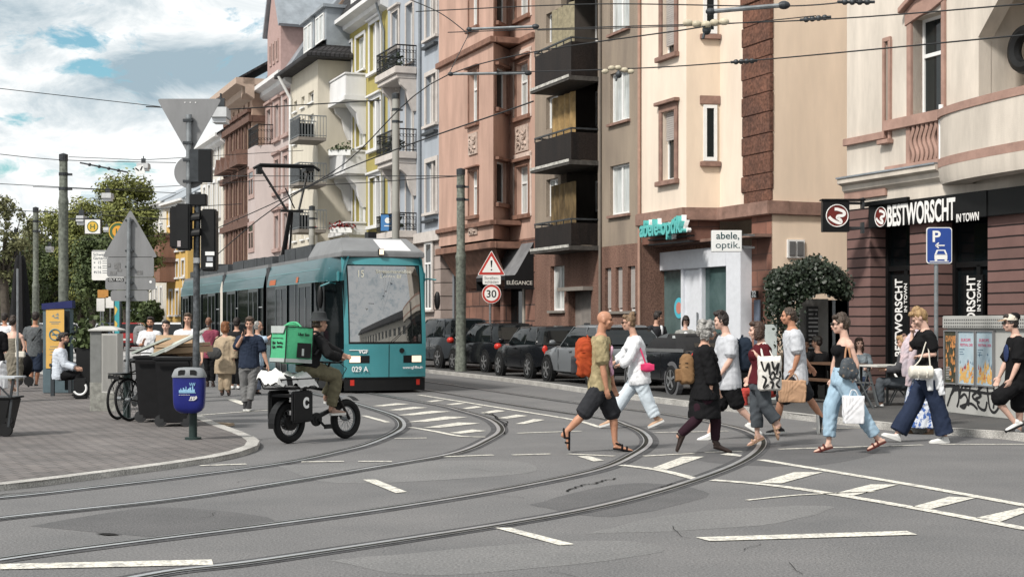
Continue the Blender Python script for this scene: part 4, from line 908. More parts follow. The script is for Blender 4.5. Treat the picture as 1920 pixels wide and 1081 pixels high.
# pavilion shopfronts at street level under the tan and white houses
def towers():
    for k,(u0,u1,v,Y,lab) in enumerate(((152,178,358,900,'glass office tower with haze painted into its colour far beyond the trees, the lower of two'),(176,222,347,1000,'glass office tower with a roof mast and haze painted into its colour far beyond the trees'))):
        p=A(u0,605,Y);wd=(u1-u0)*Y/F;h=A(0,v,Y).z
        t=thing('office_tower',lab,'tower',(p.x,p.y,0),group='towers on the skyline');b=MB();b.box(0,wd,0,40,0,h);b.build('shaft',mat('hazy_glass_tower',(.55,.62,.66),.5,var=.12,vs=.02),t)  # distance haze put into the pale shaft and band colours
        b=MB()
        for i in range(12): z=h*(i+.5)/12;b.box(-.3,wd+.3,-.3,0,z-1.2,z+1.2)
        b.build('window_band',mat('hazy_band',(.42,.5,.55),.4,var=0),t)
        if k: b=MB();b.bar((-2,10,h+3),(wd*1.,10,h+5),1.);b.bar((wd*.4,10,h),(wd*.4,10,h+5),1.);b.build('roof_mast',mat('hazy_band',(.42,.5,.55)),t)
towers()
# the corner block on the photographer's side, seen mirrored in the windscreen of the tram
def mirror_block():
    p=V((24,16,0));t=thing('corner_block','white office block with dark roof behind the photographer, mirrored in the tram windscreen','building',p,math.atan2(-.98,-.2))
    WP=MT['white_render'];b=MB();hs=[(x,x+1.5,z,z+1.8) for x in [1.5+2.9*i for i in range(14)] for z in (1.0,4.3)]
    b.wall(0,44,0,7.4,hs,rev=.2);sides(b,44,12,0,7.4);b.build('wall',WP,t)
    for h in hs: window(t,PF(0,0),*h,nx=2,glass=GLASS)
    b=MB();b.prism([(-.6,-.8,7.4),(-.6,-.8,7.8),(-.6,2.2,9.8),(-.6,12,9.8),(-.6,12,7.4)],(45.2,0,0));b.build('roof',TILE,t)
mirror_block()
# ---------------------------------------------------------------- trees
BARK=mat('bark',(.10,.085,.07),.9,col2=(.05,.043,.036),vs=5,bump=.8,bs=20)
def leafmat(n,c,c2): return mat(n,c,.6,col2=c2,vs=.55,fine=3.,spec=.25)
LEAF=leafmat('plane_leaves',(.21,.215,.06),(.10,.12,.035));LEAF2=leafmat('dark_green_leaves',(.085,.11,.04),(.04,.06,.024));LEAF3=leafmat('olive_leaves',(.19,.19,.09),(.11,.12,.06))
def tree(label,p,h,rx,ry,zc0,nl,ls,m,group='trees beyond the stop',trunk=.25,seed=1,clump=26,dens=.55,cat='tree'):
    rg=random.Random(seed);t=thing('tree',label,cat,p,0,group);b=MB()
    cz=(h+zc0)/2;hz=(h-zc0)/2
    b.tube([(0,0,0),(.05,.02,zc0*.5),(-.05,.05,zc0),(.05,0,cz)],[trunk*1.25,trunk,trunk*.85,trunk*.4],9)
    cl=[]
    for i in range(clump):
        while 1:
            q=V((rg.uniform(-1,1),rg.uniform(-1,1),rg.uniform(-1,1)))
            if q.length<1 and q.length>.25: break
        q=V((q.x*rx,q.y*ry,cz+q.z*hz));cl.append((q,rg.uniform(.20,.44)*min(rx,hz)*dens*1.5))
        if i%5==0: b.tube([(0,0,zc0*.85+.2*rg.random()*hz),V((q.x*.4,q.y*.4,zc0+(q.z-zc0)*.5)),q],[trunk*.4,trunk*.2,trunk*.06],6)
    b.build('trunk',BARK,t,smooth=True)
    L=MB()
    for k in range(nl):
        c,r_=rg.choice(cl)
        d=V((rg.gauss(0,1),rg.gauss(0,1),rg.gauss(0,.8))).normalized()*r_*rg.uniform(.2,1.25)
        q=c+d;n=(d.normalized()+V((rg.gauss(0,.5),rg.gauss(0,.5),rg.gauss(.3,.5)))).normalized()
        a=n.orthogonal().normalized();a=Matrix.Rotation(rg.uniform(0,6.3),3,n)@a;e=n.cross(a);s=ls*rg.uniform(.6,1.3)
        L.quad(q-a*s,q-e*s*.6+n*s*.15,q+a*s,q+e*s*.6+n*s*.15)
    L.build('crown',m,t);return t
def tr(label,u,v0,v1,ur,Y,nl,m,seed,ls=.28,vb=None,clump=26,dens=.55):
    p=A(u,V0,Y);p.z=0;h=A(u,v0,Y).z;zc=A(u,v1,Y).z;rx=ur*Y/F*1.3
    tree(label,p,h,rx,rx,zc,nl,ls,m,seed=seed,clump=clump*3,dens=dens)
tr('big yellow green plane tree nearest the ochre house',236,322,565,50,105,22000,LEAF,1,.13,clump=34)
tr('plane tree left of the biggest one, behind the stop sign',172,375,565,56,112,18000,LEAF,2,.13)
tr('dark tree low behind the timetable board',205,430,590,50,100,16000,LEAF2,3,.13)
tr('rounded plane tree behind the tall green mast',120,392,570,58,120,18000,LEAF,4,.13)
tr('dark green tree behind the thinner mast',80,440,590,50,112,16000,LEAF2,5,.13)
tr('small round tree behind the white shirted man at the left',20,470,600,45,100,12000,LEAF2,6,.13)
tr('thin olive tree at the left edge with sky showing through',8,372,520,44,78,5200,LEAF3,7,.10,dens=.5,clump=20)
tr('dark tree low between the masts',150,470,596,70,126,16000,LEAF2,8,.13)
tr('dark bushy tree under the ochre house',288,565,603,14,120,5000,LEAF2,9,.13)
# unseen trees added left of the frame so the tram side mirrors dark foliage
src_=[o for o in C.objects if o.name.startswith('tree') and o.type=='EMPTY'][:3]
for i,(x,y) in enumerate(((-23,44),(-28,51),(-34,58),(-27,62),(-41,64),(-36,74),(-48,80))):
    c_=copy_tree(src_[i%3]);c_.location=(x,y,0);c_.rotation_euler.z=i*1.3;c_['label']='tree on the square left of the view, one of a row';c_['group']='trees on the square left of the view'
# far backdrop hedge
hb=MB()
for i in range(15000):
    p=V((R.uniform(-80,-26),R.uniform(150,160),min(7.5,abs(R.gauss(0,3.)))));n=V((R.gauss(0,1),R.gauss(0,1),R.gauss(0,1))).normalized();a=n.orthogonal().normalized()*.3;e=n.cross(a);hb.quad(p-a,p-e,p+a,p+e)
tag(hb.build('far_wood',LEAF2),'dark far wood closing the street','wood',kind='stuff')
# ivy bush over the side gate
def bush():
    p0=A(1440,V0,29.3);t=thing('climbing_bush','dark leafy bush spilling over the gate between the cream house and the sausage shop','bush',(A(1515,V0,29.3).x,29.3,.1));L=MB();rg=random.Random(4)
    x0=-75*29.3/F;x1=72*29.3/F;zb=A(0,548,29.3).z-.1;zt=A(0,490,29.3).z-.1
    for k in range(11000):
        x=rg.uniform(x0,x1);e=1-abs((x-x0)/(x1-x0)*2-1)**3
        top=zb+.25+(zt-zb-.2)*e*rg.uniform(.72,1.06)*(1+.13*math.sin(x*7+1)+.08*math.sin(x*17));lo=zb-.1+.35*math.sin(x*5)*.3
        if x<x0+.55: lo=zb-1.2*rg.random()
        z=rg.uniform(lo,top);y=rg.gauss(0,.32)
        n=V((rg.gauss(0,.6),-abs(rg.gauss(.5,.5)),rg.gauss(.4,.5))).normalized();a=Matrix.Rotation(rg.uniform(0,6.3),3,n)@n.orthogonal().normalized();q=n.cross(a);s=rg.uniform(.022,.05);c=V((x,y,z))
        L.quad(c-a*s,c-q*s*.7,c+a*s,c+q*s*.7)
    L.build('foliage',mat('ivy_leaves',(.022,.034,.018),.4,col2=(.008,.014,.008),vs=3,fine=9,spec=.35),t);b=MB();b.tube([(x0+.3,0,0),(x0+.35,0,1.2),(x0+.8,0,zb+.2),(x1-.5,0,zt-.4)],[.05,.045,.04,.02],6);b.tube([(x0+.35,0,1.2),(x0-.0,0,zb)],[.035,.02],6);b.build('stem',BARK,t)
    # gate wall, gate, name board
    g=thing('garden_gate','grey concrete gate pier and dark gate under the leafy bush','gate',(0,0,0));Y=30.2
    a=lambda u,v:A(u,v,Y);b=MB();b.box(a(1500,0).x,a(1553,0).x,Y,Y+.35,.1,a(0,560).z);b.build('pier',mat('grey_concrete',(.23,.225,.215),.85,col2=(.15,.15,.14),vs=2,bump=.3),g)
    b=MB();n=14
    for i in range(n): x=a(1553,0).x+(a(1592,0).x-a(1553,0).x)*(i+.5)/n;b.box(x-.035,x+.035,Y+.1,Y+.14,.1,a(0,562).z)
    b.box(a(1553,0).x,a(1592,0).x,Y+.142,Y+.16,.1,a(0,562).z);xg=a(1564,0).x;b.build('gate_leaf',BLK,g);b=MB();b.box(xg-.03,xg+.03,Y+.02,Y+.09,.1,a(0,562).z);b.build('gate_post',STEEL,g)
    b=MB();b.box(a(1512,0).x,a(1533,0).x,Y-.05,Y-.003,.6,a(0,574).z);o=b.build('name_board',dark('board_black',.02,.3),g)
    b=MB();zt_=a(0,582).z
    for i in range(20): z=zt_-i*.085;b.box(a(1515,0).x,a(1515,0).x+.05+.09*R.random(),Y-.054,Y-.051,z,z+.03);b.box(a(1524,0).x,a(1524,0).x+.05+.06*R.random(),Y-.054,Y-.051,z,z+.03)
    b.build('name_plates',mat('grey_letters',(.4,.4,.4),.5,var=0),o)
    c=thing('meter_cabinet','pale cabinet with black scribble beside the leafy bush','cabinet',(0,0,0));Y=29.;b=MB();b.box(a(1455,0).x*Y/30.2,a(1478,0).x*Y/30.2,Y,Y+.4,.1,A(0,608,Y).z);bo=b.build('cabinet_body',mat('pale_grey_metal',(.42,.46,.45),.5,var=.1),c,bevel=.01);x=A(1466,0,Y).x;b=MB();b.tube(spline([V((x-.07,Y-.012,1.45)),V((x+.04,Y-.012,1.5)),V((x-.02,Y-.012,1.15)),V((x+.08,Y-.012,1.42)),V((x+.06,Y-.012,1.1)),V((x+.12,Y-.012,1.35))],5),.012,5);b.build('scribble',BLK,bo)
bush()
# ---------------------------------------------------------------- masts, signs, posts
MASTG=mat('green_mast_paint',(.17,.185,.155),.6,col2=(.10,.11,.095),vs=3,streak=.2,fine=12.)
MASTG2=mat('pale_mast_paint',(.30,.295,.27),.6,var=.15,vs=2,streak=.2)
def mast(label,u,Y,vt,r0,r1,m,vc=None,vb=None):
    p=A(u,V0,Y);p.z=.0;t=thing('catenary_mast',label,'mast',p,0,'masts of the overhead line');h=A(0,vt,Y).z;b=MB()
    k=A(0,vc,Y).z if vc else h*.6
    b.lathe([(r0*1.15,0),(r0*1.15,.5),(r0,.6),(r0*.97,k-.1),(r0*1.04,k-.06),(r0*1.04,k),(r1,k+.14),(r1*.95,h)],(0,0,0),16);b.build('pole',m,t,smooth=True)
    b=MB();b.lathe([(r1*1.06,h-.1),(r1*1.06,h+.08),(.01,h+.12)],(0,0,0),14);b.build('cap',DSTEEL,t);b=MB()
    for z in (h-.5,h-.9): b.lathe([(r1*1.1,z),(r1*1.1,z+.08)],(0,0,0),14);b.box(r1,r1+.12,-.04,.04,z,z+.06)
    b.build('clamp',DSTEEL,t)
    return p,h
mA=mast('tall dark green mast beside the yellow ticket column',119,41,295,.135,.115,MASTG,378,600)
mast('thinner green mast left of the tall one',67,60,393,.14,.11,MASTG,535)
mast('slim far mast at the left beyond the closed parasol',30,78,432,.12,.1,DSTEEL,500)
mB=mast('green mast between the tram and the salmon house',864,46.5,322,.16,.13,MASTG,480)
mC=mast('pale mast in front of the blue grey house balcony',742,50,180,.13,.12,MASTG2,395)
mast('pale mast in front of the cream house balconies',585,66,390,.14,.13,MASTG2,440)
def board(par,name,x0,x1,z0,z1,y,m,d=.012,r=.04):
    b=MB();pts=[]
    for cx,cz,a0 in ((x1-r,z1-r,0),(x0+r,z1-r,90),(x0+r,z0+r,180),(x1-r,z0+r,270)):
        for k in range(4): a=math.radians(a0+30*k);pts.append((cx+r*math.cos(a),y,cz+r*math.sin(a)))
    b.prism(pts[::-1],(0,d,0));return b.build(name,m,par)
def trib(par,name,pts,y,r,m,d=.012):
    """rounded triangle plate"""
    c=sum((V((p[0],0,p[1])) for p in pts),V())/3;P=[]
    for i in range(3):
        p=V((pts[i][0],0,pts[i][1]));a=(V((pts[i-1][0],0,pts[i-1][1]))-p).normalized();e=(V((pts[(i+1)%3][0],0,pts[(i+1)%3][1]))-p).normalized()
        q=p+(c-p).normalized()*r*2
        for t in (0,.25,.5,.75,1):
            w_=(-(a*(t)+e*(1-t))).normalized();
            v_=(a*r*1.73)*(1-t)**2+(e*r*1.73)*t*t;P.append(p+v_)
    b=MB();b.prism([(p.x,y,p.z) for p in P],(0,d,0));return b.build(name,m,par,fix=True)
REDS=mat('sign_red_enamel',(.42,.04,.03),.45,var=.05);WS_=mat('sign_white_enamel',(.72,.71,.68),.45,var=.04);BLS=mat('sign_black',(.012,.012,.012),.5,var=0);BLUE=mat('sign_blue_enamel',(.02,.055,.24),.45,var=.06)
# traffic light post with litter bin
def signal():
    P=G(362,823,kz);Y=P.y;k=Y/F;t=thing('traffic_light','traffic light post at the kerb with sign backs on top and stickers','traffic light',P)
    X_=lambda u:(u-362)*k;Zz=lambda v:(H-(v-V0)*k)-kz
    b=MB();b.tube([(0,0,0),(0,0,Zz(770))],.055,14);b.tube([(0,0,0),(0,0,.03)],.11,14);b.build('base_post',mat('dark_green_post',(.02,.035,.033),.5,var=.3),t,smooth=True)
    b=MB();b.tube([(X_(367),0,Zz(772)),(X_(369),0,Zz(455)),(X_(371),0,Zz(360))],.045,14);b.build('pole',mat('worn_steel_pole',(.13,.14,.15),.5,.5,col2=(.05,.055,.06),vs=7,fine=20),t,smooth=True)
    b=MB();b.tube([(X_(354),0,Zz(385)),(X_(354),0,Zz(222))],.036,12);
    b.tube([(X_(354),0,Zz(215)),(X_(354),0,Zz(222))],.041,12);b.build('upper_pole',STEEL,t,smooth=True)
    b=MB()
    for v in (226,268,300,340): b.box(X_(354)-.05,X_(354)+.05,-.05,.05,Zz(v)-.015,Zz(v)+.015);b.box(X_(354)-.075,X_(354)-.05,-.02,.02,Zz(v)-.02,Zz(v)+.02)
    b.build('clamp',DSTEEL,t)
    trib(t,'yield_sign_back',[(X_(292),Zz(184)),(X_(414),Zz(184)),(X_(353),Zz(292))],.06,.03,ALU)
    b=MB()
    for x in (378,388,398): b.lathe([(.008,.0),(.008,.004)],(X_(x-33),.054,Zz(191)),8,'y')
    b.build('rivet',WHITE,t)
    b=MB();b.lathe([(.215,0),(.215,.012)],(X_(355),.06,Zz(322)),40,'y');b.build('round_sign_back',ALU,t)
    # dark box sign at right of pole
    b=MB();x0,x1=X_(358),X_(398);b.box(x0,x1,-.06,.045,Zz(342),Zz(280));b.build('signal_box',DSTEEL,t,bevel=.006);b=MB();b.box(X_(374),X_(397),-.075,-.061,Zz(340),Zz(282));b.build('box_panel',dark('smoked_panel',.012,.2),t)
    b=MB();b.box(X_(358),X_(388),-.07,.07,Zz(386),Zz(364));b.build('top_box',BLK,t,bevel=.01)
    # signal heads
    def head(u0,u1,v0,v1,y,hood,nm):
        b=MB();b.box(X_(u0),X_(u1),y-.11,y+.11,Zz(v1),Zz(v0));o=b.build('signal_head',BLK,t,bevel=.02)
        if hood:
            for v in hood:
                b=MB();x=X_(u1-4);rr=.075;z=Zz(v);pts0=[];n=10
                for i in range(n+1):
                    a=math.radians(-20+220*i/n);pts0.append((rr*math.cos(a),rr*math.sin(a)))
                rg0=[(x,y+p,z+q) for p,q in pts0];rg1=[(x+.15,y+p*.95,z+.02+q*.95) for p,q in pts0]
                b.loft([rg0,rg1],closed=False,cap=False);b.loft([[(a_,b_*1,c_) for a_,b_,c_ in rg0],[(a_+.15,y+(b_-y)*.9,z+.02+(c_-z)*.9) for a_,b_,c_ in rg0]],closed=False,cap=False)
                b.lathe([(.07,0),(.07,.02)],(x,y,z),16,'x');b.build('visor',BLK,o,smooth=True)
        return o
    head(322,352,388,466,-.02,None,0);hd=head(336,362,384,470,-.12,(412,441),1);h3=head(378,406,392,508,.04,None,2)
    st=[('sticker_a',WHITE,(387,404,472,479)),('sticker_b',mat('sticker_grey',(.35,.37,.4),.5),(390,401,482,490)),('sticker_c',WHITE,(388,401,493,500))]
    for n_,m_,(a,c,d,e) in st: b=MB();b.box(X_(a),X_(c),-.076,-.0705,Zz(e),Zz(d));b.build('sticker',m_,h3)
    b=MB();b.box(X_(340),X_(346),-.236,-.231,Zz(464),Zz(453));b.build('sticker',mat('sticker_pale',(.4,.36,.36)),hd)
    b=MB();b.lathe([(.047,0),(.047,.07)],(X_(369),0,Zz(493)),14);b.build('sticker',WHITE,t)
    # litter bin
    Bz=H-(768-V0)*k;t2=thing('litter_bin','blue litter bin with skyline print and grey lid hung on the traffic light post','litter bin',(P.x-.02,Y-.14,Bz));b=MB()
    w0=29.5*k;hh=62*k;rings=[]
    for w_,d_,z in ((.55,.5,-.03),(.8,.75,0),(.93,.9,.04),(.98,.97,.1),(1.,1.,.2),(1.02,1.02,hh)):
        rg=[]
        for i in range(28):
            a=2*math.pi*i/28;c,s=math.cos(a),math.sin(a);rg.append((w0*w_*math.copysign(abs(c)**.6,c),.115*d_*math.copysign(abs(s)**.6,s),z))
        rings.append(rg)
    b.loft(rings);BB=mat('bin_blue',(.011,.016,.14),.35,var=.12,vs=6,coat=.2);bd=b.build('bin_body',BB,t2,smooth=True)
    b=MB();rings=[]
    for w_,z in ((1.06,hh),(1.07,hh+.02),(1.02,hh+.05),(.9,hh+.105),(.7,hh+.125),(.4,hh+.13)):
        rg=[]
        for i in range(28):
            a=2*math.pi*i/28;c,s=math.cos(a),math.sin(a);rg.append((w0*w_*math.copysign(abs(c)**.6,c),.12*w_*math.copysign(abs(s)**.6,s),z))
        rings.append(rg)
    b.loft(rings);ld=b.build('lid',mat('bin_lid_grey',(.19,.20,.21),.5,var=.15),t2,smooth=True)
    for sx in (-1,1):
        b=MB();b.prism([(sx*.035,-.128,hh+.035),(sx*.12,-.128,hh+.03),(sx*.118,-.128,hh+.085),(sx*.09,-.128,hh+.1),(sx*.035,-.128,hh+.1)],(0,.02,0));b.build('lid_opening',BLK,ld,fix=True)
    b=MB();x=-.11
    yy=-.119
    for w_,h_ in ((.02,.03),(.012,.05),(.02,.03),(.016,.06),(.02,.04),(.012,.075),(.018,.035),(.02,.05),(.022,.065),(.012,.03),(.016,.085),(.02,.04)): b.box(x,x+w_-.002,yy,yy+.006,hh*.56,hh*.56+h_);x+=w_
    b.box(-.11,.11,yy,yy+.006,hh*.54,hh*.555);b.build('skyline_print',mat('bin_print',(.25,.45,.62),.5,var=0),bd)
    text('FES',.06,TM((.07,yy,hh*.38),0),WS_,'lettering',bd,off=.001,shear=.25,ext=.002);text('wir sind für Sie da',.02,TM((-.04,yy,hh*.485),0),WS_,'lettering',bd,ext=.001)
    b=MB();b.tube(spline([V((.1,yy-.002,hh*.34)),V((.125,yy+.002,hh*.40)),V((.112,yy,hh*.45))],4),.004,4);b.tube([(.02,yy-.002,hh*.32),(.08,yy-.002,hh*.32),(.1,yy-.002,hh*.34)],.003,4);b.build('swoosh',WS_,bd)
    b=MB();b.tube(spline([V((.03+.012*i,yy-.001,hh*.8+.02*(-1)**i)) for i in range(7)],3),.004,4);b.build('scribble',mat('bin_print',(.25,.45,.62)),bd)
    b=MB();b.box(-.05,.05,.1,.19,hh*.3,hh*.4);b.build('bracket',DSTEEL,t2)
signal()
def signpost():
    P=G(240,785,kz);Y=P.y;k=Y/F;t=thing('road_sign','grey road sign backs with stickers on a steel post beside the bicycles','road sign',P);X_=lambda u:(u-240)*k;Zz=lambda v:H-(v-V0)*k-kz
    b=MB();b.tube([(X_(238),0,0),(X_(242),0,Zz(408))],.034,12);b.build('pole',STEEL,t,smooth=True)
    b=MB();b.tube([(X_(238),0,0),(X_(238),0,Zz(700))],.062,12);b.build('base_post',mat('dark_green_post',(.02,.035,.033)),t)
    trib(t,'triangle_sign_back',[(X_(190),Zz(482)),(X_(243),Zz(392)),(X_(294),Zz(482))],.05,.03,ALU)
    pl=board(t,'plate_back',X_(199),X_(287),Zz(519),Zz(481),.05,ALU);p2=board(t,'plate_back',X_(196),X_(290),Zz(543),Zz(520),.05,ALU);p3=board(t,'plate_back',X_(206),X_(277),Zz(564),Zz(544),.05,ALU)
    b=MB()
    for v in (413,470,500,530,556): b.box(X_(242)-.06,X_(242)+.06,-.02,.045,Zz(v)-.015,Zz(v)+.015)
    b.build('clamp',DSTEEL,t)
    b=MB();b.box(X_(213),X_(224),.044,.049,Zz(503),Zz(492));b.box(X_(218),X_(227),.044,.049,Zz(508),Zz(503.5));b.box(X_(200),X_(206),.044,.049,Zz(500),Zz(493));b.box(X_(255),X_(266),.044,.049,Zz(514),Zz(507));b.box(X_(205),X_(217),.044,.049,Zz(514),Zz(508));b.build('sticker',mat('faded_sticker',(.16,.16,.16),.6,var=.4,vs=30),pl)
    b=MB();b.box(X_(201),X_(230),.044,.049,Zz(527),Zz(521));s=b.build('sticker',BLS,p2);text('OLT RAG',.05,TM((X_(215.5),.0435,Zz(524)),0),WHITE,'lettering',s,fit=(26*k,4.2*k),ext=.0005)
    b=MB();b.lathe([(.022,0),(.022,.004)],(X_(281),.045,Zz(528)),12,'y');b.build('sticker',WHITE,p2)
signpost()
def warn():
    Y=48.5;P=A(919,V0,Y);P.z=.1;k=Y/F;t=thing('road_sign','red bordered warning triangle above a speed limit 30 disc on one post','road sign',P);X_=lambda u:(u-919)*k;Zz=lambda v:H-(v-V0)*k-.1
    b=MB();b.tube([(0,.05,0),(0,.05,Zz(476))],.035,10);b.build('pole',STEEL,t)
    o=trib(t,'warning_triangle',[(X_(895),Zz(515.5)),(X_(921.5),Zz(469)),(X_(947.5),Zz(515.5))],0,.03,WS_)
    trib(o,'red_border',[(X_(896.5),Zz(514.6)),(X_(921.5),Zz(471)),(X_(946),Zz(514.6))],-.004,.03,REDS,.004);trib(o,'white_field',[(X_(903.5),Zz(510.3)),(X_(921.5),Zz(479.5)),(X_(939),Zz(510.3))],-.008,.02,WS_,.004)
    b=MB();b.prism([(X_(919.6),-.012,Zz(488)),(X_(923.4),-.012,Zz(488)),(X_(922.3),-.012,Zz(501)),(X_(920.7),-.012,Zz(501))],(0,.004,0));b.lathe([(.026,0),(.026,.004)],(X_(921.5),-.012,Zz(505.5)),14,'y');b.build('exclamation_mark',BLS,o)
    p=board(t,'plate',X_(905),X_(939),Zz(533),Zz(516),0,WS_);text('Straßen-\nschäden',.1,TM((X_(922),-.003,Zz(524.5)),0),mat('sign_grey_text',(.12,.12,.12),.5,var=0),'lettering',p,fit=(27*k,12*k),ext=.001)
    c=V((X_(921.5),0,Zz(550.5)));r=18*k
    b=MB();b.lathe([(r,0),(r,.012)],c,32,'y');o=b.build('speed_disc',WS_,t);b=MB();b.lathe([(r*.95,-.004),(r*.95,0)],c,32,'y');b.build('red_border',REDS,o);b=MB();b.lathe([(r*.73,-.008),(r*.73,-.004)],c,32,'y');b.build('white_field',WS_,o);text('30',.3,TM((c.x,-.01,c.z),0),BLS,'lettering',o,off=.004,fit=(r*1.02,r*.78),ext=.001)
warn()
def parksign():
    P=G(1757,790,.1);Y=P.y;k=Y/F;t=thing('parking_sign','blue parking sign with white P, arrow and car on a steel post','road sign',P);X_=lambda u:(u-1757)*k;Zz=lambda v:H-(v-V0)*k-.1
    b=MB();b.tube([(0,.05,0),(0,.05,Zz(440))],.032,12);b.build('pole',STEEL,t,smooth=True)
    o=board(t,'sign_plate',X_(1737),X_(1785),Zz(494),Zz(426),0,WS_);board(o,'blue_field',X_(1738.5),X_(1783.5),Zz(492.5),Zz(427.5),-.004,BLUE,.004)
    text('P',.3,TM((X_(1756),-.006,Zz(443)),0),WS_,'letter',o,off=.006,fit=(15*k,21*k),ext=.001)
    b=MB();b.bar((X_(1755),-.007,Zz(460)),(X_(1771),-.007,Zz(460)),.018,.004,(0,1,0));b.bar((X_(1754),-.007,Zz(460)),(X_(1760),-.007,Zz(455)),.018,.004,(0,1,0));b.bar((X_(1754),-.007,Zz(460)),(X_(1760),-.007,Zz(465)),.018,.004,(0,1,0));b.build('arrow',WS_,o)
    b=MB();y=-.008
    q=lambda *p:b.prism([(X_(u),y,Zz(v)) for u,v in p],(0,.003,0))
    q((1752,486),(1776,486),(1776,478),(1752,478));q((1752,477.5),(1776,477.5),(1772,468),(1756,468));q((1752.5,489),(1757,489),(1757,486.3),(1752.5,486.3));q((1771,489),(1775.5,489),(1775.5,486.3),(1771,486.3));q((1743,490.5),(1779,490.5),(1779,489.2),(1743,489.2));b.build('car_symbol',WS_,o)
    b=MB();y=-.011;q((1755.5,476.5),(1772.5,476.5),(1769.5,470),(1758.5,470));b.build('windscreen_symbol',BLUE,o)
    # hanging W sign on the corner house
    Y=33.;k=Y/F;p=A(1566,405,Y);t=thing('hanging_shop_sign','black box sign with a red disc hung at the corner of the sausage shop','shop sign',p);w_=25*k;b=MB();b.box(-w_,w_,-.1,.1,-30*k,28*k);b.box(-w_*1.12,w_*2.2,-.14,.14,28.2*k,31.5*k);o=b.build('sign_box',dark('shopfront_black',.007,.35),t,bevel=.01);logo(o,V((.02,-.11,0)),21.5*k)
    for z in (.28,-.26): b=MB();b.bar((w_,0,z),(w_+.3,.02,z),.05);b.box(w_+.28,w_+.33,-.1,.1,z-.12,z+.12);b.build('bracket',DSTEEL,t)
    # white optician box sign
    Y=38.5;k=Y/F;p=A(1362,452,Y);t=thing('hanging_shop_sign','white box sign lettered abele optik beside the sandstone corner','shop sign',p);w_=28*k;b=MB();b.box(-w_,w_,-.1,.1,-20*k,20*k);o=b.build('sign_box',mat('sign_white_plastic',(.72,.73,.72),.4,var=.03),t,bevel=.01);GT=mat('dark_teal_letters',(.02,.06,.07),.5,var=0)
    text('abele,',.4,TM((.02,-.103,.125),0),GT,'lettering',o,off=.004,fit=(43*k,15*k),ext=.002);text('optik.',.4,TM((.02,-.103,-.125),0),GT,'lettering',o,fit=(45*k,16*k),ext=.002)
    for z in (.16,-.16): b=MB();b.bar((w_,0,z),(w_+.35,.1,z),.05);b.build('bracket',STEEL,t)
parksign()
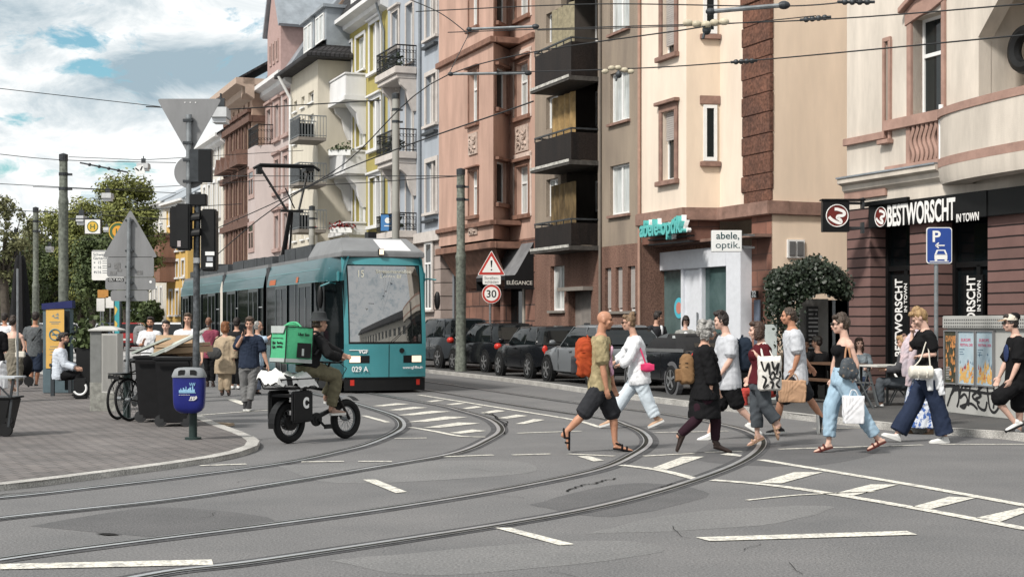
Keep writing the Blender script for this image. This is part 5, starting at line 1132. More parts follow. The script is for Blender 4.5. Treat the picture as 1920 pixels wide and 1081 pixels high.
# poster cabinet with graffiti
def cabinet():
    a,b_=G(1772,772,.1),G(1950,792,.1);d=(b_-a);L_=d.length;t=thing('poster_cabinet','grey street cabinet with three posters and black graffiti','cabinet',a,math.atan2(d.y,d.x));k=a.y/F;hh=(772-592)*k
    CG=mat('cabinet_grey',(.40,.40,.385),.7,col2=(.33,.33,.31),vs=2,streak=.4,bump=.1);b=MB();b.box(0,L_,0,.5,.0,hh*.30);b.box(.03,L_-.03,.02,.48,hh*.301,hh*.93);bd=b.build('cabinet_body',CG,t,bevel=.01)
    b=MB();b.box(-.02,L_+.02,-.04,.54,hh*.87,hh);tp=b.build('vent_hood',CG,t,bevel=.012);b=MB()
    for j in range(3):
        for i in range(46): x=.05+(L_-.1)*i/46;b.box(x,x+.022,-.046,-.0405,hh*(.885+.033*j),hh*(.9+.033*j))
    b.build('vent_slots',dark('slot_dark',.05),tp)
    u=lambda x:(x-1772)/178*L_
    cols=[((1773,1797),0),((1801,1833),1),((1837,1868),1)]
    PB=mat('poster_sky',(.30,.40,.46),.45,col2=(.42,.50,.54),vs=4);PD=mat('poster_dark',(.025,.035,.03),.35,col2=(.08,.07,.04),vs=8);FLM=mat('poster_orange',(.55,.28,.07),.5,col2=(.62,.42,.16),vs=18);RDD=mat('poster_red',(.38,.06,.05),.5,var=.2);DBL=mat('poster_blue',(.07,.13,.20),.5);PK=mat('poster_pink_type',(.45,.12,.19),.5,var=0)
    for (a0,a1),kind in cols:
        x0,x1=u(a0),u(a1);z0,z1=hh*.31,hh*.84;b=MB();f_=.022
        b.box(x0-f_,x1+f_,-.03,.019,z0-f_,z0);b.box(x0-f_,x1+f_,-.03,.019,z1,z1+f_);b.box(x0-f_,x0,-.03,.019,z0,z1);b.box(x1,x1+f_,-.03,.019,z0,z1);fr=b.build('poster_frame',ALU,t)
        b=MB();b.box(x0,x1,-.01,.019,z0,z1);po=b.build('poster',PB if kind else PD,fr)
        rg=random.Random(a0)
        def shards(m,n,zc,zs,s,nm):
            b=MB()
            for _ in range(n):
                x=rg.uniform(x0+.02,x1-.04);z=z0+(z1-z0)*max(.03,min(.9,rg.gauss(zc,zs)));w_=s*rg.uniform(.5,1.2);hg=s*rg.uniform(.8,2.4);dy=-.011-.0015*rg.random()
                w_=min(w_,x1-x-.005)
                b.poly([(x,dy,z),(x+w_*.5,dy,z-hg*.15),(x+w_,dy,z+hg*.2),(x+w_*.55,dy,z+hg),(x+w_*.2,dy,z+hg*.4)])
            b.build(nm,m,po)
        if kind:
            shards(FLM,46,.12,.09,.06,'flame_print');shards(RDD,9,.24,.07,.045,'figure_print');shards(DBL,9,.36,.1,.035,'smoke_print')
            zt=z0+(z1-z0)*.84;b=MB();text('EUROPE',.08,TM(((x0+x1)/2-.02,-.012,zt),0),PK,'lettering',po,fit=((x1-x0)*.6,.05),off=.002,ext=.0006);text('FESTIVAL DER',.08,TM(((x0+x1)/2,-.012,zt-.08),0),PK,'lettering',po,fit=((x1-x0)*.8,.045),off=.002,ext=.0006)
            for q in range(3): b.box(x0+.03,x0+.03+(.16,.11,.14)[q],-.0125,-.0115,zt-.16-.04*q,zt-.15-.04*q)
            b.build('small_print',DBL,po)
        else:
            shards(mat('poster_rust',(.45,.2,.07),.5,var=.4,vs=9),26,.5,.16,.06,'leaf_print');b=MB();text('DANK',.1,TM(((x0+x1)/2,-.012,z1-.12),0),mat('poster_rust',(.45,.2,.07)),'lettering',po,fit=((x1-x0)*.85,.1),off=.003,ext=.0006)
            for q in range(8): b.box(x0+.03,x0+.03+rg.uniform(.1,.17),-.0125,-.0115,z0+.06+.028*q,z0+.07+.028*q)
            b.build('small_print',mat('grey_letters',(.4,.4,.4)),po)
    # graffiti tag
    b=MB();SP=dark('spray_black',.02,.6)
    def sp(pts,w_=.03):
        P=spline([V((u(x),-.006-.001*R.random(),hh*(772-y)/180)) for x,y in pts],6)
        for i in range(len(P)-1):
            t=(P[min(i+1,len(P)-1)]-P[max(i-1,0)]).normalized();n=V((-t.z,0,t.x))*w_;t2=(P[min(i+2,len(P)-1)]-P[i]).normalized();n2=V((-t2.z,0,t2.x))*w_;b.quad(P[i]-n,P[i]+n,P[i+1]+n2,P[i+1]-n2)
    for s in ([(1777,760),(1786,735),(1796,710),(1800,718),(1801,745),(1797,760)],[(1771,724),(1785,722),(1803,724)],[(1783,741),(1793,727),(1800,718)],[(1815,712),(1806,725),(1803,742),(1812,735),(1818,745),(1812,760),(1803,757)],[(1812,722),(1825,718),(1838,712),(1840,725),(1828,738),(1842,748)],[(1824,712),(1822,735),(1820,756)],[(1806,757),(1825,751),(1838,760)],[(1834,742),(1845,735),(1838,729),(1850,716),(1857,712)],[(1836,738),(1840,755),(1852,760),(1856,745)],[(1856,710),(1858,735),(1862,757),(1871,762),(1880,745),(1878,715)],[(1868,712),(1870,735),(1868,756)],[(1790,729),(1820,727),(1860,730),(1876,724)]): sp(s,.022)
    b.build('graffiti',SP,bd)
cabinet()
# left street furniture
def furniture():
    # twin utility cabinets
    P=G(193,770,kz);Y=P.y;k=Y/F;t=thing('utility_cabinet','tall pale grey utility cabinet with a dark end and a sloping cap','cabinet',P);X_=lambda u:(u-193)*k;Zz=lambda v:H-(v-V0)*k-kz
    CG=mat('utility_grey',(.46,.455,.43),.7,col2=(.38,.375,.36),vs=1.5,streak=.3,bump=.1);DG=mat('utility_dark',(.16,.165,.16),.7,var=.15)
    b=MB();b.box(X_(168),X_(190),.02,.45,0,Zz(618));b.build('dark_end',DG,t,bevel=.01);b=MB();b.box(X_(190)+.004,X_(220),0,.4,0,Zz(625));n=12
    for i in range(n): x=X_(190)+.02+(X_(220)-X_(190)-.03)*i/n;b.box(x,x+.012,-.006,-.0005,.35,Zz(628))
    b.build('body',CG,t,bevel=.006);b=MB();b.loft([[(X_(166),-.03,Zz(620)),(X_(222),-.03,Zz(620)),(X_(222),.5,Zz(620)),(X_(166),.5,Zz(620))],[(X_(166),-.03,Zz(617.5)),(X_(222),-.03,Zz(617.5)),(X_(222),.5,Zz(617.5)),(X_(166),.5,Zz(617.5))],[(X_(185),.15,Zz(611)),(X_(205),.15,Zz(611)),(X_(205),.3,Zz(611)),(X_(185),.3,Zz(611))]]);b.build('cap',CG,t);b=MB();b.box(X_(190)+.004,X_(220),-.01,-.002,0,.32);b.box(X_(168),X_(190),.01,.018,0,.5);b.build('plinth',mat('stained_plinth',(.22,.22,.2),.8,var=.4,vs=8),t)
    # info column
    P=A(107,V0,32.8);P.z=kz;Y=P.y;k=Y/F;t=thing('ticket_column','blue capped column with a yellow no smoking panel at the stop','ticket column',P,.12);X_=lambda u:(u-107)*k;Zz=lambda v:H-(v-V0)*k-kz
    SL=mat('slate_blue_metal',(.10,.14,.16),.5,var=.15);b=MB();b.box(X_(81),X_(132),0,.35,0,Zz(578));bd=b.build('column_body',SL,t,bevel=.015);b=MB();b.prism([(X_(81)-.02,-.03,Zz(580)),(X_(135),-.03,Zz(577)),(X_(135),-.03,Zz(563)),(X_(81)-.02,-.03,Zz(569))],(0,.4,0));b.build('blue_cap',mat('cap_navy',(.02,.025,.10),.4,var=.1),t)
    YL=mat('panel_yellow',(.66,.40,.11),.5,var=.06);b=MB();b.box(X_(87),X_(120),-.012,-.003,Zz(690),Zz(579));pn=b.build('yellow_panel',YL,bd);GR=mat('panel_grey',(.22,.24,.22),.5,var=0)
    b=MB();c=V((X_(103.5),-.016,Zz(627)));b.torus(c,10*k,1.3*k,ax='y',n=26,m=5);b.bar(c+V((-7*k,0,7*k)),c+V((7*k,0,-7*k)),2*k,.004,(0,1,0));b.box(c.x-6*k,c.x+6*k,-.018,-.013,c.z-1.3*k,c.z+1.3*k);b.build('no_smoking_symbol',mat('panel_blue_grey',(.10,.19,.23),.5,var=0),pn)
    b=MB()
    for x,z,w_ in ((97,593,6),(104,590,7),(101,596,10)): b.prism([(X_(x),-.014,Zz(z)),(X_(x+w_),-.014,Zz(z+2)),(X_(x+w_-2),-.014,Zz(z-4))],(0,.002,0))
    b.build('bird_symbol',GR,pn);b=MB()
    for i,(v,w_) in enumerate(((604,20),(607,14),(650,18),(655,22),(660,16),(665,20),(670,12))): b.box(X_(103.5)-w_*k/2,X_(103.5)+w_*k/2,-.0145,-.0125,Zz(v),Zz(v-1.4))
    b.build('small_print',GR,pn)
    b=MB();b.box(X_(121),X_(130),-.01,-.003,Zz(730),Zz(582));b.build('glass_strip',GLASG,bd)
    # bench with arm frames
    P=G(118,742,kz);Y=P.y;k=Y/F;t=thing('metal_bench','dark metal bench with square arm frames at the stop','bench',P,.0);X_=lambda u:(u-118)*k;Zz=lambda v:H-(v-V0)*k-kz
    DM=mat('bench_anthracite',(.035,.042,.048),.5,var=.2);b=MB()
    for y,u0,u1 in ((0,92,101),(.0,136,143)):
        pass
    for x0,x1,y in ((X_(93),X_(143),0),(X_(93),X_(143),-.0)):
        pass
    for y in (.0,1.25):
        b=MB()
        for u in (98,141): b.box(X_(u)-.04,X_(u)+.04,y,y+.06,0,Zz(684))
        b.box(X_(92),X_(143),y,y+.06,Zz(687),Zz(681));b.build('arm_frame',DM,t,bevel=.006)
    b=MB();b.box(X_(98),X_(141),.06,1.25,Zz(707),Zz(704));
    b.build('seat',DM,t);b=MB();b.box(X_(95),X_(98),.06,1.25,Zz(706),Zz(672));b.build('backrest',DM,t)
    # wheelie bins and cardboard
    BN=mat('dark_bin_plastic',(.009,.009,.010),.55,var=.2,spec=.2);bins=[]
    for i,(u,v,lab) in enumerate(((294,789,'dark wheelie bin beside the bicycles, heaped with cardboard'),(331,797,'dark wheelie bin next to the blue litter bin, heaped with cardboard'))):
        P=G(u,v,kz);t=thing('wheelie_bin',lab,'bin',P,(.0,.06)[i],group='wheelie bins at the kerb');w_=.26;h=.98;b=MB();b.loft([[(-w_*.8,-.3,.06),(w_*.8,-.3,.06),(w_*.8,.3,.06),(-w_*.8,.3,.06)],[(-w_,-.36,h),(w_,-.36,h),(w_,.36,h),(-w_,.36,h)]]);b.box(-w_-.03,w_+.03,-.39,.39,h+.001,h+.05);b.build('bin_body',BN,t,bevel=.015)
        for sx in (-1,1):
            b=MB();b.lathe([(.02,-.02),(.09,-.02),(.09,.03),(.02,.03)],(sx*w_*.72,-.28,.09),18,'y');b.lathe([(.05,-.024),(.05,-.021)],(sx*w_*.72,-.28,.09),14,'y');b.build('wheel',dark('bin_wheel',.03),t,smooth=True)
        bins.append((P,h))
        b=MB();b.bar((-w_*.9,-.42,h-.02),(w_*.9,-.42,h-.02),.03);b.build('handle',BN,t)
    CB=mat('cardboard',(.38,.27,.175),.85,var=.15,vs=4);PL=mat('flattened_pale_board',(.42,.46,.42),.8,var=.15,vs=4)
    b0=bins[0][0].x;y0=bins[0][0].y
    def slab(lab,c,rx,ry,rz,a,b_,h,m):
        t=bpy.data.objects.new('cardboard_sheet',None);C.objects.link(t);tag(t,lab,'cardboard','cardboard on the wheelie bins');t.location=c;t.rotation_euler=(rx,ry,rz);q=MB();n=3
        q.box(-a,a,-b_,b_,0,h);q.box(-a*.96,a*.93,-b_*.97,b_*.95,h*1.15,h*1.6);q.build('sheet',m,t)
    z=kz+1.05
    slab('pale green flattened carton leaning upmost over the bins',(b0+.33,y0-.05,z+.14),.1,-.42,.05,.42,.3,.03,PL);slab('pale grey carton sheet jutting to the right over the dark bin',(b0+.52,y0-.2,z+.22),.05,-.5,.1,.36,.22,.02,mat('pale_card',(.52,.53,.5),.8));slab('brown carton lying flat beneath the pale sheets',(b0+.4,y0+.1,z+.02),0,-.05,.2,.45,.3,.09,CB);slab('brown open carton standing behind the pale sheets',(b0+.2,y0+.35,z+.1),1.2,0,.1,.3,.2,.03,CB);slab('narrow green grey sheet on the left bin',(b0-.08,y0,z+.12),0,-.4,0,.3,.16,.02,PL)
    # turquoise banner post
    P=G(221,740,kz);P=A(221,V0,34.);P.z=kz;t=thing('banner_post','turquoise banner with yellow waves behind the road sign post','banner',P);k=34/F;b=MB();b.box(-6*k,4*k,0,.03,.3,H-(565-V0)*k);o=b.build('banner_cloth',mat('banner_turquoise',(.05,.30,.33),.6,var=.08),t);b=MB()
    for v in (578,605,632,655): b.prism(spline([V((-6*k,-.004,H-(v-V0)*k)),V((-1*k,-.004,H-(v+6-V0)*k)),V((-2.5*k,-.004,H-(v+12-V0)*k)),V((-6*k,-.004,H-(v+18-V0)*k))],4),(0,.003,0))
    b.build('wave_print',mat('banner_yellow',(.6,.42,.10),.6,var=0),o);b=MB();b.tube([(4.5*k,.02,0),(4.5*k,.02,H-(560-V0)*k)],.03);b.build('pole',DSTEEL,t)
    # parasol closed
    P=A(38,V0,43.);P.z=kz;k=43/F;t=thing('closed_parasol','closed black parasol left of the masts','parasol',P);b=MB();zt=H-(478-V0)*k-kz;rings=[]
    for i,(f_,r) in enumerate(((0,.08),(.04,.13),(.3,.20),(.6,.26),(.8,.30),(1,.24))):
        z=zt-(zt-.55)*f_;rings.append([(r*(1+.18*math.cos(a*6))*math.cos(a),r*(1+.18*math.cos(a*6))*math.sin(a),z) for a in [2*math.pi*j/36 for j in range(36)]])
    b.loft(rings);b.build('canopy',mat('black_canvas',(.008,.008,.009)),t,smooth=True);b=MB();b.tube([(0,0,0),(0,0,zt+.1)],.03);b.tube([(0,0,0),(0,0,.08)],.3,16);b.build('pole',DSTEEL,t)
    P=A(33,V0,30.);b=MB();Q_=A(33,V0,28);Q_.z=kz;t=thing('thin_post','thin pale steel post before the closed parasol','post',Q_);b.tube([(0,0,0),(0,0,A(0,503,28).z-kz)],.022,8);b.build('pole',STEEL,t);b=MB();b.lathe([(.025,0),(.025,.03)],(0,0,A(0,503,28).z-kz),8);b.build('cap',BLK,t)
    # black crate stand at the left edge
    P=G(4,818,kz);Y=P.y;k=Y/F;t=thing('black_cart','black wheeled cart with a pale tray cut by the left edge','cart',P);X_=lambda u:(u-4)*k;Zz=lambda v:H-(v-V0)*k-kz;b=MB();b.loft([[(X_(-60),0,.08),(X_(8),0,.08),(X_(8),.4,.08),(X_(-60),.4,.08)],[(X_(-60),-.03,Zz(748)),(X_(20),-.03,Zz(748)),(X_(20),.45,Zz(748)),(X_(-60),.45,Zz(748))]]);b.box(X_(-60),X_(24),-.05,.5,Zz(747.5),Zz(744));b.build('tub',BLK,t,bevel=.01);b=MB();b.box(X_(-60),X_(29),-.04,.45,Zz(709),Zz(706));b.build('tray',mat('pale_tray',(.4,.42,.44),.4),t)
    b=MB();b.bar((X_(20),0,Zz(745)),(X_(25),0,Zz(709)),.03);b.bar((X_(20),0,Zz(745)),(X_(-5),0,Zz(720)),.02);b.bar((X_(16),.0,Zz(800)),(X_(22),.0,Zz(748)),.03);b.build('frame',DSTEEL,t);b=MB();b.lathe([(.02,-.03),(.09,-.03),(.09,.03),(.02,.03)],(X_(10),.02,.09),16,'y');b.lathe([(.02,-.03),(.05,-.03),(.05,.03),(.02,.03)],(X_(17),.02,Zz(788)),12,'y');b.build('wheel',RUB,t)
    # stop sign and timetable
    k=41/F;p=A(157,V0,41.);t=thing('stop_sign','square white stop sign with a green H ring on an arm of the tall mast','stop sign',A(175,425,41.));b=MB();b.box(-15.5*k,15*k,-.06,.06,-14*k,14*k);o=b.build('sign_box',mat('black_frame',(.02,.02,.02),.5,var=0),t);b=MB();b.box(-14.5*k,14*k,-.066,-.061,-13*k,13*k);b.build('white_field',WS_,o);YL2=mat('stop_yellow',(.62,.40,.06),.5,var=0);GR2=mat('stop_green',(.06,.11,.045),.5,var=0)
    b=MB();b.lathe([(10.5*k,-.07),(10.5*k,-.067)],(0,0,0),32,'y');b.build('green_ring',GR2,o);b=MB();b.lathe([(8.9*k,-.074),(8.9*k,-.071)],(0,0,0),32,'y');b.build('yellow_disc',YL2,o);text('H',.2,TM((0,-.075,0),0),GR2,'letter',o,fit=(8.5*k,10*k),off=.004,ext=.001)
    b=MB();b.bar((-47*k,0,15*k),(15*k,0,15*k),.03);b.build('arm',DSTEEL,t)
    Y=38.;k=Y/F;t=thing('stop_post','round yellow stop sign above a white timetable board, half hidden by the road sign','stop sign',(A(200,V0,Y).x,Y,kz));X_=lambda u:(u-200)*k;Zz=lambda v:H-(v-V0)*k-kz;b=MB();b.tube([(X_(214),.1,0),(X_(214),.1,Zz(416))],.04);b.build('pole',DSTEEL,t)
    o=board(t,'timetable_board',X_(172),X_(232),Zz(525),Zz(469),0,WS_);c=V((X_(222),-.01,Zz(434)));b=MB();b.lathe([(18*k,0),(18*k,.02)],c,32,'y');q=b.build('stop_disc',YL2,t);b=MB();b.lathe([(16.3*k,-.004),(16.3*k,0)],c,32,'y');b.build('green_ring',GR2,q);b=MB();b.lathe([(11*k,-.008),(11*k,-.004)],c,32,'y');b.build('orange_disc',mat('stop_orange',(.62,.30,.04),.5,var=0),q);text('H',.2,TM((c.x,-.022,c.z),0),GR2,'letter',q,fit=(9*k,11*k),off=.004,ext=.001)
    TX=mat('board_text',(.10,.12,.14),.5,var=0);text('Schweizer',.1,TM((X_(174.5),-.003,Zz(477)),0),TX,'lettering',o,align='LEFT',ext=.001);text('Gartenstr.',.1,TM((X_(174.5),-.003,Zz(484)),0),TX,'lettering',o,align='LEFT',ext=.001)
    for i,s in enumerate(('15','16','N16')): text(s,.1,TM((X_(190),-.003,Zz(492+9*i)),0),TX,'lettering',o,align='RIGHT',ext=.001)
    b=MB()
    for i in range(3): b.box(X_(192),X_(206),-.003,-.001,Zz(490+9*i),Zz(489+9*i));b.box(X_(192),X_(203),-.003,-.001,Zz(494+9*i),Zz(493+9*i));b.box(X_(176),X_(178.5),-.003,-.001,Zz(493+9*i),Zz(491+9*i))
    b.box(X_(173),X_(231),-.003,-.001,Zz(471.5),Zz(470));b.build('small_print',TX,o)
    # small far plates
    for i,(u0,u1,v0,v1,lab,m) in enumerate(((181,196,559,583,'small white plate on a thin post in the far street, left one',WS_),(198,215,556,577,'small white plate on a thin post in the far street, right one',WS_),(183,203,543,558,'small orange board in the far street',mat('orange_board',(.45,.22,.06),.6)))):
        Y=70.;k=Y/F;p=A((u0+u1)/2,V0,Y);p.z=0;t=thing('small_sign',lab,'sign',p,0,'small signs in the far street');b=MB();b.box(-(u1-u0)*k/2,(u1-u0)*k/2,0,.02,A(0,v1,Y).z,A(0,v0,Y).z);b.build('plate',m,t);b=MB();b.tube([(0,.04,0),(0,.04,A(0,v1,Y).z)],.035);b.build('pole',STEEL,t)
    # potted shrub by bench, dark planter
    Y=32.;p=A(153,V0,Y);p.z=kz;t=thing('planter_shrub','dark planter with leafy shrub between bench and grey cabinet','planter',p);b=MB();b.box(-.12,.28,0,.4,0,1.0);b.build('planter_box',BLK,t);b=MB()
    for _ in range(420):
        q=V((R.gauss(.1,.17),R.gauss(.2,.12),1.0+abs(R.gauss(.0,.22))));n=V((R.gauss(0,1),R.gauss(0,1),R.gauss(0,1))).normalized();a=n.orthogonal()*.05;e=n.cross(a);b.quad(q-a,q-e,q+a,q+e)
    b.build('leaves',LEAF2,t)
    # litter on the kerb
    p=G(415,797,.0);p.z=.006
    for i in range(3):
        t=MB();q=V((p.x+.12*i-.1,p.y-.1*i,.006+.12*(0)));t.M=Matrix.Translation(q)@Matrix.Rotation(.6*i,4,'Z');t.box(-.14,.12,-.05,.05,0,.02);t.box(-.05,.13,-.03,.06,.021,.04);o=t.build('wood_scrap',mat('scrap_wood',(.38,.30,.22),.8,var=.3));tag(o,('pale wood scrap nearest the tram','pale wood scrap in the middle of the heap','pale wood scrap nearest the kerb corner')[i],'litter','scraps on the road')
furniture()
# ---------------------------------------------------------------- overhead line
WIRE=dark('contact_wire',.02,.5);PORC=mat('pale_insulator',(.45,.40,.30),.4,var=.2)
def wire(label,pts,r=.012,grp='overhead wires',nm='overhead_wire'):
    P=[A(*p) for p in pts];P=spline(P,8) if len(P)>2 else P
    b=MB();b.tube(P,r,5,cap=False);return tag(b.build(nm,WIRE),label,'wire',grp)
def insul(u,v,Y,du,dv,label='insulator',par=None):
    p=A(u,v,Y);q=A(u+du,v+dv,Y);t=thing('wire_insulator',label,'insulator',p,0,'insulators on the wires');b=MB();d=q-p
    for i in range(4): b.ell(d*(.2+.2*i),.05,.05,.05,8,6)
    b.tube([V(),d],.025,6);b.build('insulator_body',DSTEEL,t,smooth=True)
wire('wire swinging from upper middle down across the blue grey house to the salmon bay',[(760,-4,40),(826,25,39),(878,64,38)],.014)
wire('contact wire rising from the traffic lights to the right across the facades',[(345,455,24),(620,325,22),(841,140,20),(1322,50,16)],.008)
wire('wire dropping from the bracket bow at the salmon house',[(878,66,36),(841,140,30)],.010)
wire('long span wire near the top across the optician house',[(780,22,34),(1110,8,30),(1470,12,26),(1640,-4,22)],.012)
wire('span wire through the double insulator',[(840,61,34),(1100,52,30),(1520,38,24),(1920,8,19)],.011)
wire('thin span wire below the second one',[(1008,57,30),(1330,47,26),(1530,30,24)],.009)
wire('span wire with a turnbuckle across the sandstone quoins',[(841,138,36),(1150,130,30),(1383,116,27),(1920,66,20)],.012)
wire('faint span wire across olive and blue grey houses',[(380,330,50),(865,330,36)],.012)
wire('contact wire low across the blue grey house',[(360,520,34),(560,360,24),(1000,190,18)],.010)
wire('sky wire high at the left',[(-10,165,38),(300,200,40)],.010)
wire('sky wire at the left reaching the mast top',[(-10,288,38),(119,300,41),(330,305,41)],.010)
wire('sky wire below the mast top at the left',[(-10,344,40),(330,362,45)],.010)
wire('wire to the thinner mast',[(67,395,60),(330,412,60)],.012)
wire('span wire from the green mast to the pantograph',[(865,330,36.5),(640,345,34),(505,350,30)],.010)
for s in ((1500,38,24.4,58,-6,'dark insulator pair over the beige wall'),(1370,117,27,50,-3,'turnbuckle on the wire over the sandstone quoins'),(1570,4,23,70,0,'insulator at the top over the sausage shop corner'),(150,305,41,90,18,'row of small insulators right of the tall mast')): insul(*s)
def arm(u0,v0,u1,v1,Y,label):
    p=A(u0,v0,Y);q=A(u1,v1,Y);t=thing('overhead_bracket',label,'bracket',p,0,'arms of the overhead line');b=MB();b.tube([V(),q-p],.032,8);b.build('tube',STEEL,t);b=MB();d=q-p
    b.ell(d,.09,.06,.06);b.ell(V(),.07,.05,.05);b.build('clamp',DSTEEL,t)
arm(1332,22,1470,10,21,'grey steel arm near the top before the sandstone quoins');arm(880,55,1004,50,34,'grey steel arm before the salmon house, upper one');arm(845,139,990,137,34,'grey steel arm before the salmon house, lower one')
def bundle(u,v,Y,label):
    t=thing('wire_clamp',label,'clamp',A(u,v,Y),0,'clamps of the overhead line');b=MB()
    for i in range(5): b.ell((-.25+.12*i,R.uniform(-.05,.05),R.uniform(-.03,.06)),.07,.05,.05,8,6)
    b.build('insulator_row',PORC,t,smooth=True);b=MB();b.ell((0,0,-.08),.06,.05,.07);b.tube([(0,0,0),(-.05,0,-.2)],.02);b.build('clip',DSTEEL,t)
bundle(1325,45,20,'pale insulator cluster where wires meet above the optician');bundle(1160,132,28,'small insulator cluster before the brown house')
# hanging lamps
def lamp(u,v,Y,w_,label):
    k=Y/F;t=thing('street_lamp',label,'street lamp',A(u,v,Y),0,'lamps hung over the street');b=MB();w=w_*k/2;b.loft([[(-w,-.25,0),(w,-.25,0),(w,.25,0),(-w,.25,0)],[(-w*.95,-.22,.2),(w*.95,-.22,.2),(w*.95,.22,.2),(-w*.95,.22,.2)]]);b.build('housing',mat('lamp_housing',(.42,.43,.44),.5,var=.1),t);b=MB();b.box(-w*.85,w*.85,-.18,.18,-.1,-.003);b.build('lens',mat('lamp_lens',(.6,.62,.64),.25,var=.05),t)
    b=MB();b.box(-.08,.08,-.05,.05,.2,.4);b.tube([(0,0,.4),(0,0,.5)],.02);b.build('hanger',DSTEEL,t)
    wb=MB();wb.tube([A(u-140,v-22,Y+1),A(u,v-16,Y),A(u+300,v-34,Y+1)],.012,4);tag(wb.build('span_wire',WIRE),label.replace('lamp','wire carrying the lamp'),'wire','overhead wires')
lamp(414,222,30,30,'square lamp beside the yield sign back');lamp(269,316,60,22,'small lamp over the tree top with a warning plate');lamp(202,372,58,18,'small lamp before the plane tree, left of the road sign');lamp(153,416,50,14,'small lamp beside the white stop sign');lamp(93,469,80,12,'tiny lamp right of the thinner mast');lamp(200,372+60,95,10,'tiny lamp far down the street')
t=thing('warning_plate','tilted white warning plate hung left of the small lamp','sign',A(262,319,58));b=MB();b.M=Matrix.Rotation(-.25,4,'Y');b.box(-.18,.18,-.02,.02,-.17,.17);o=b.build('plate',WHITE,t);b=MB();b.M=Matrix.Rotation(-.25,4,'Y')
for s in (-1,1): b.bar((s*.14,-.025,.12),(s*.03,-.025,-.02),.05,.006,(0,1,0))
b.build('marking',BLS,o)
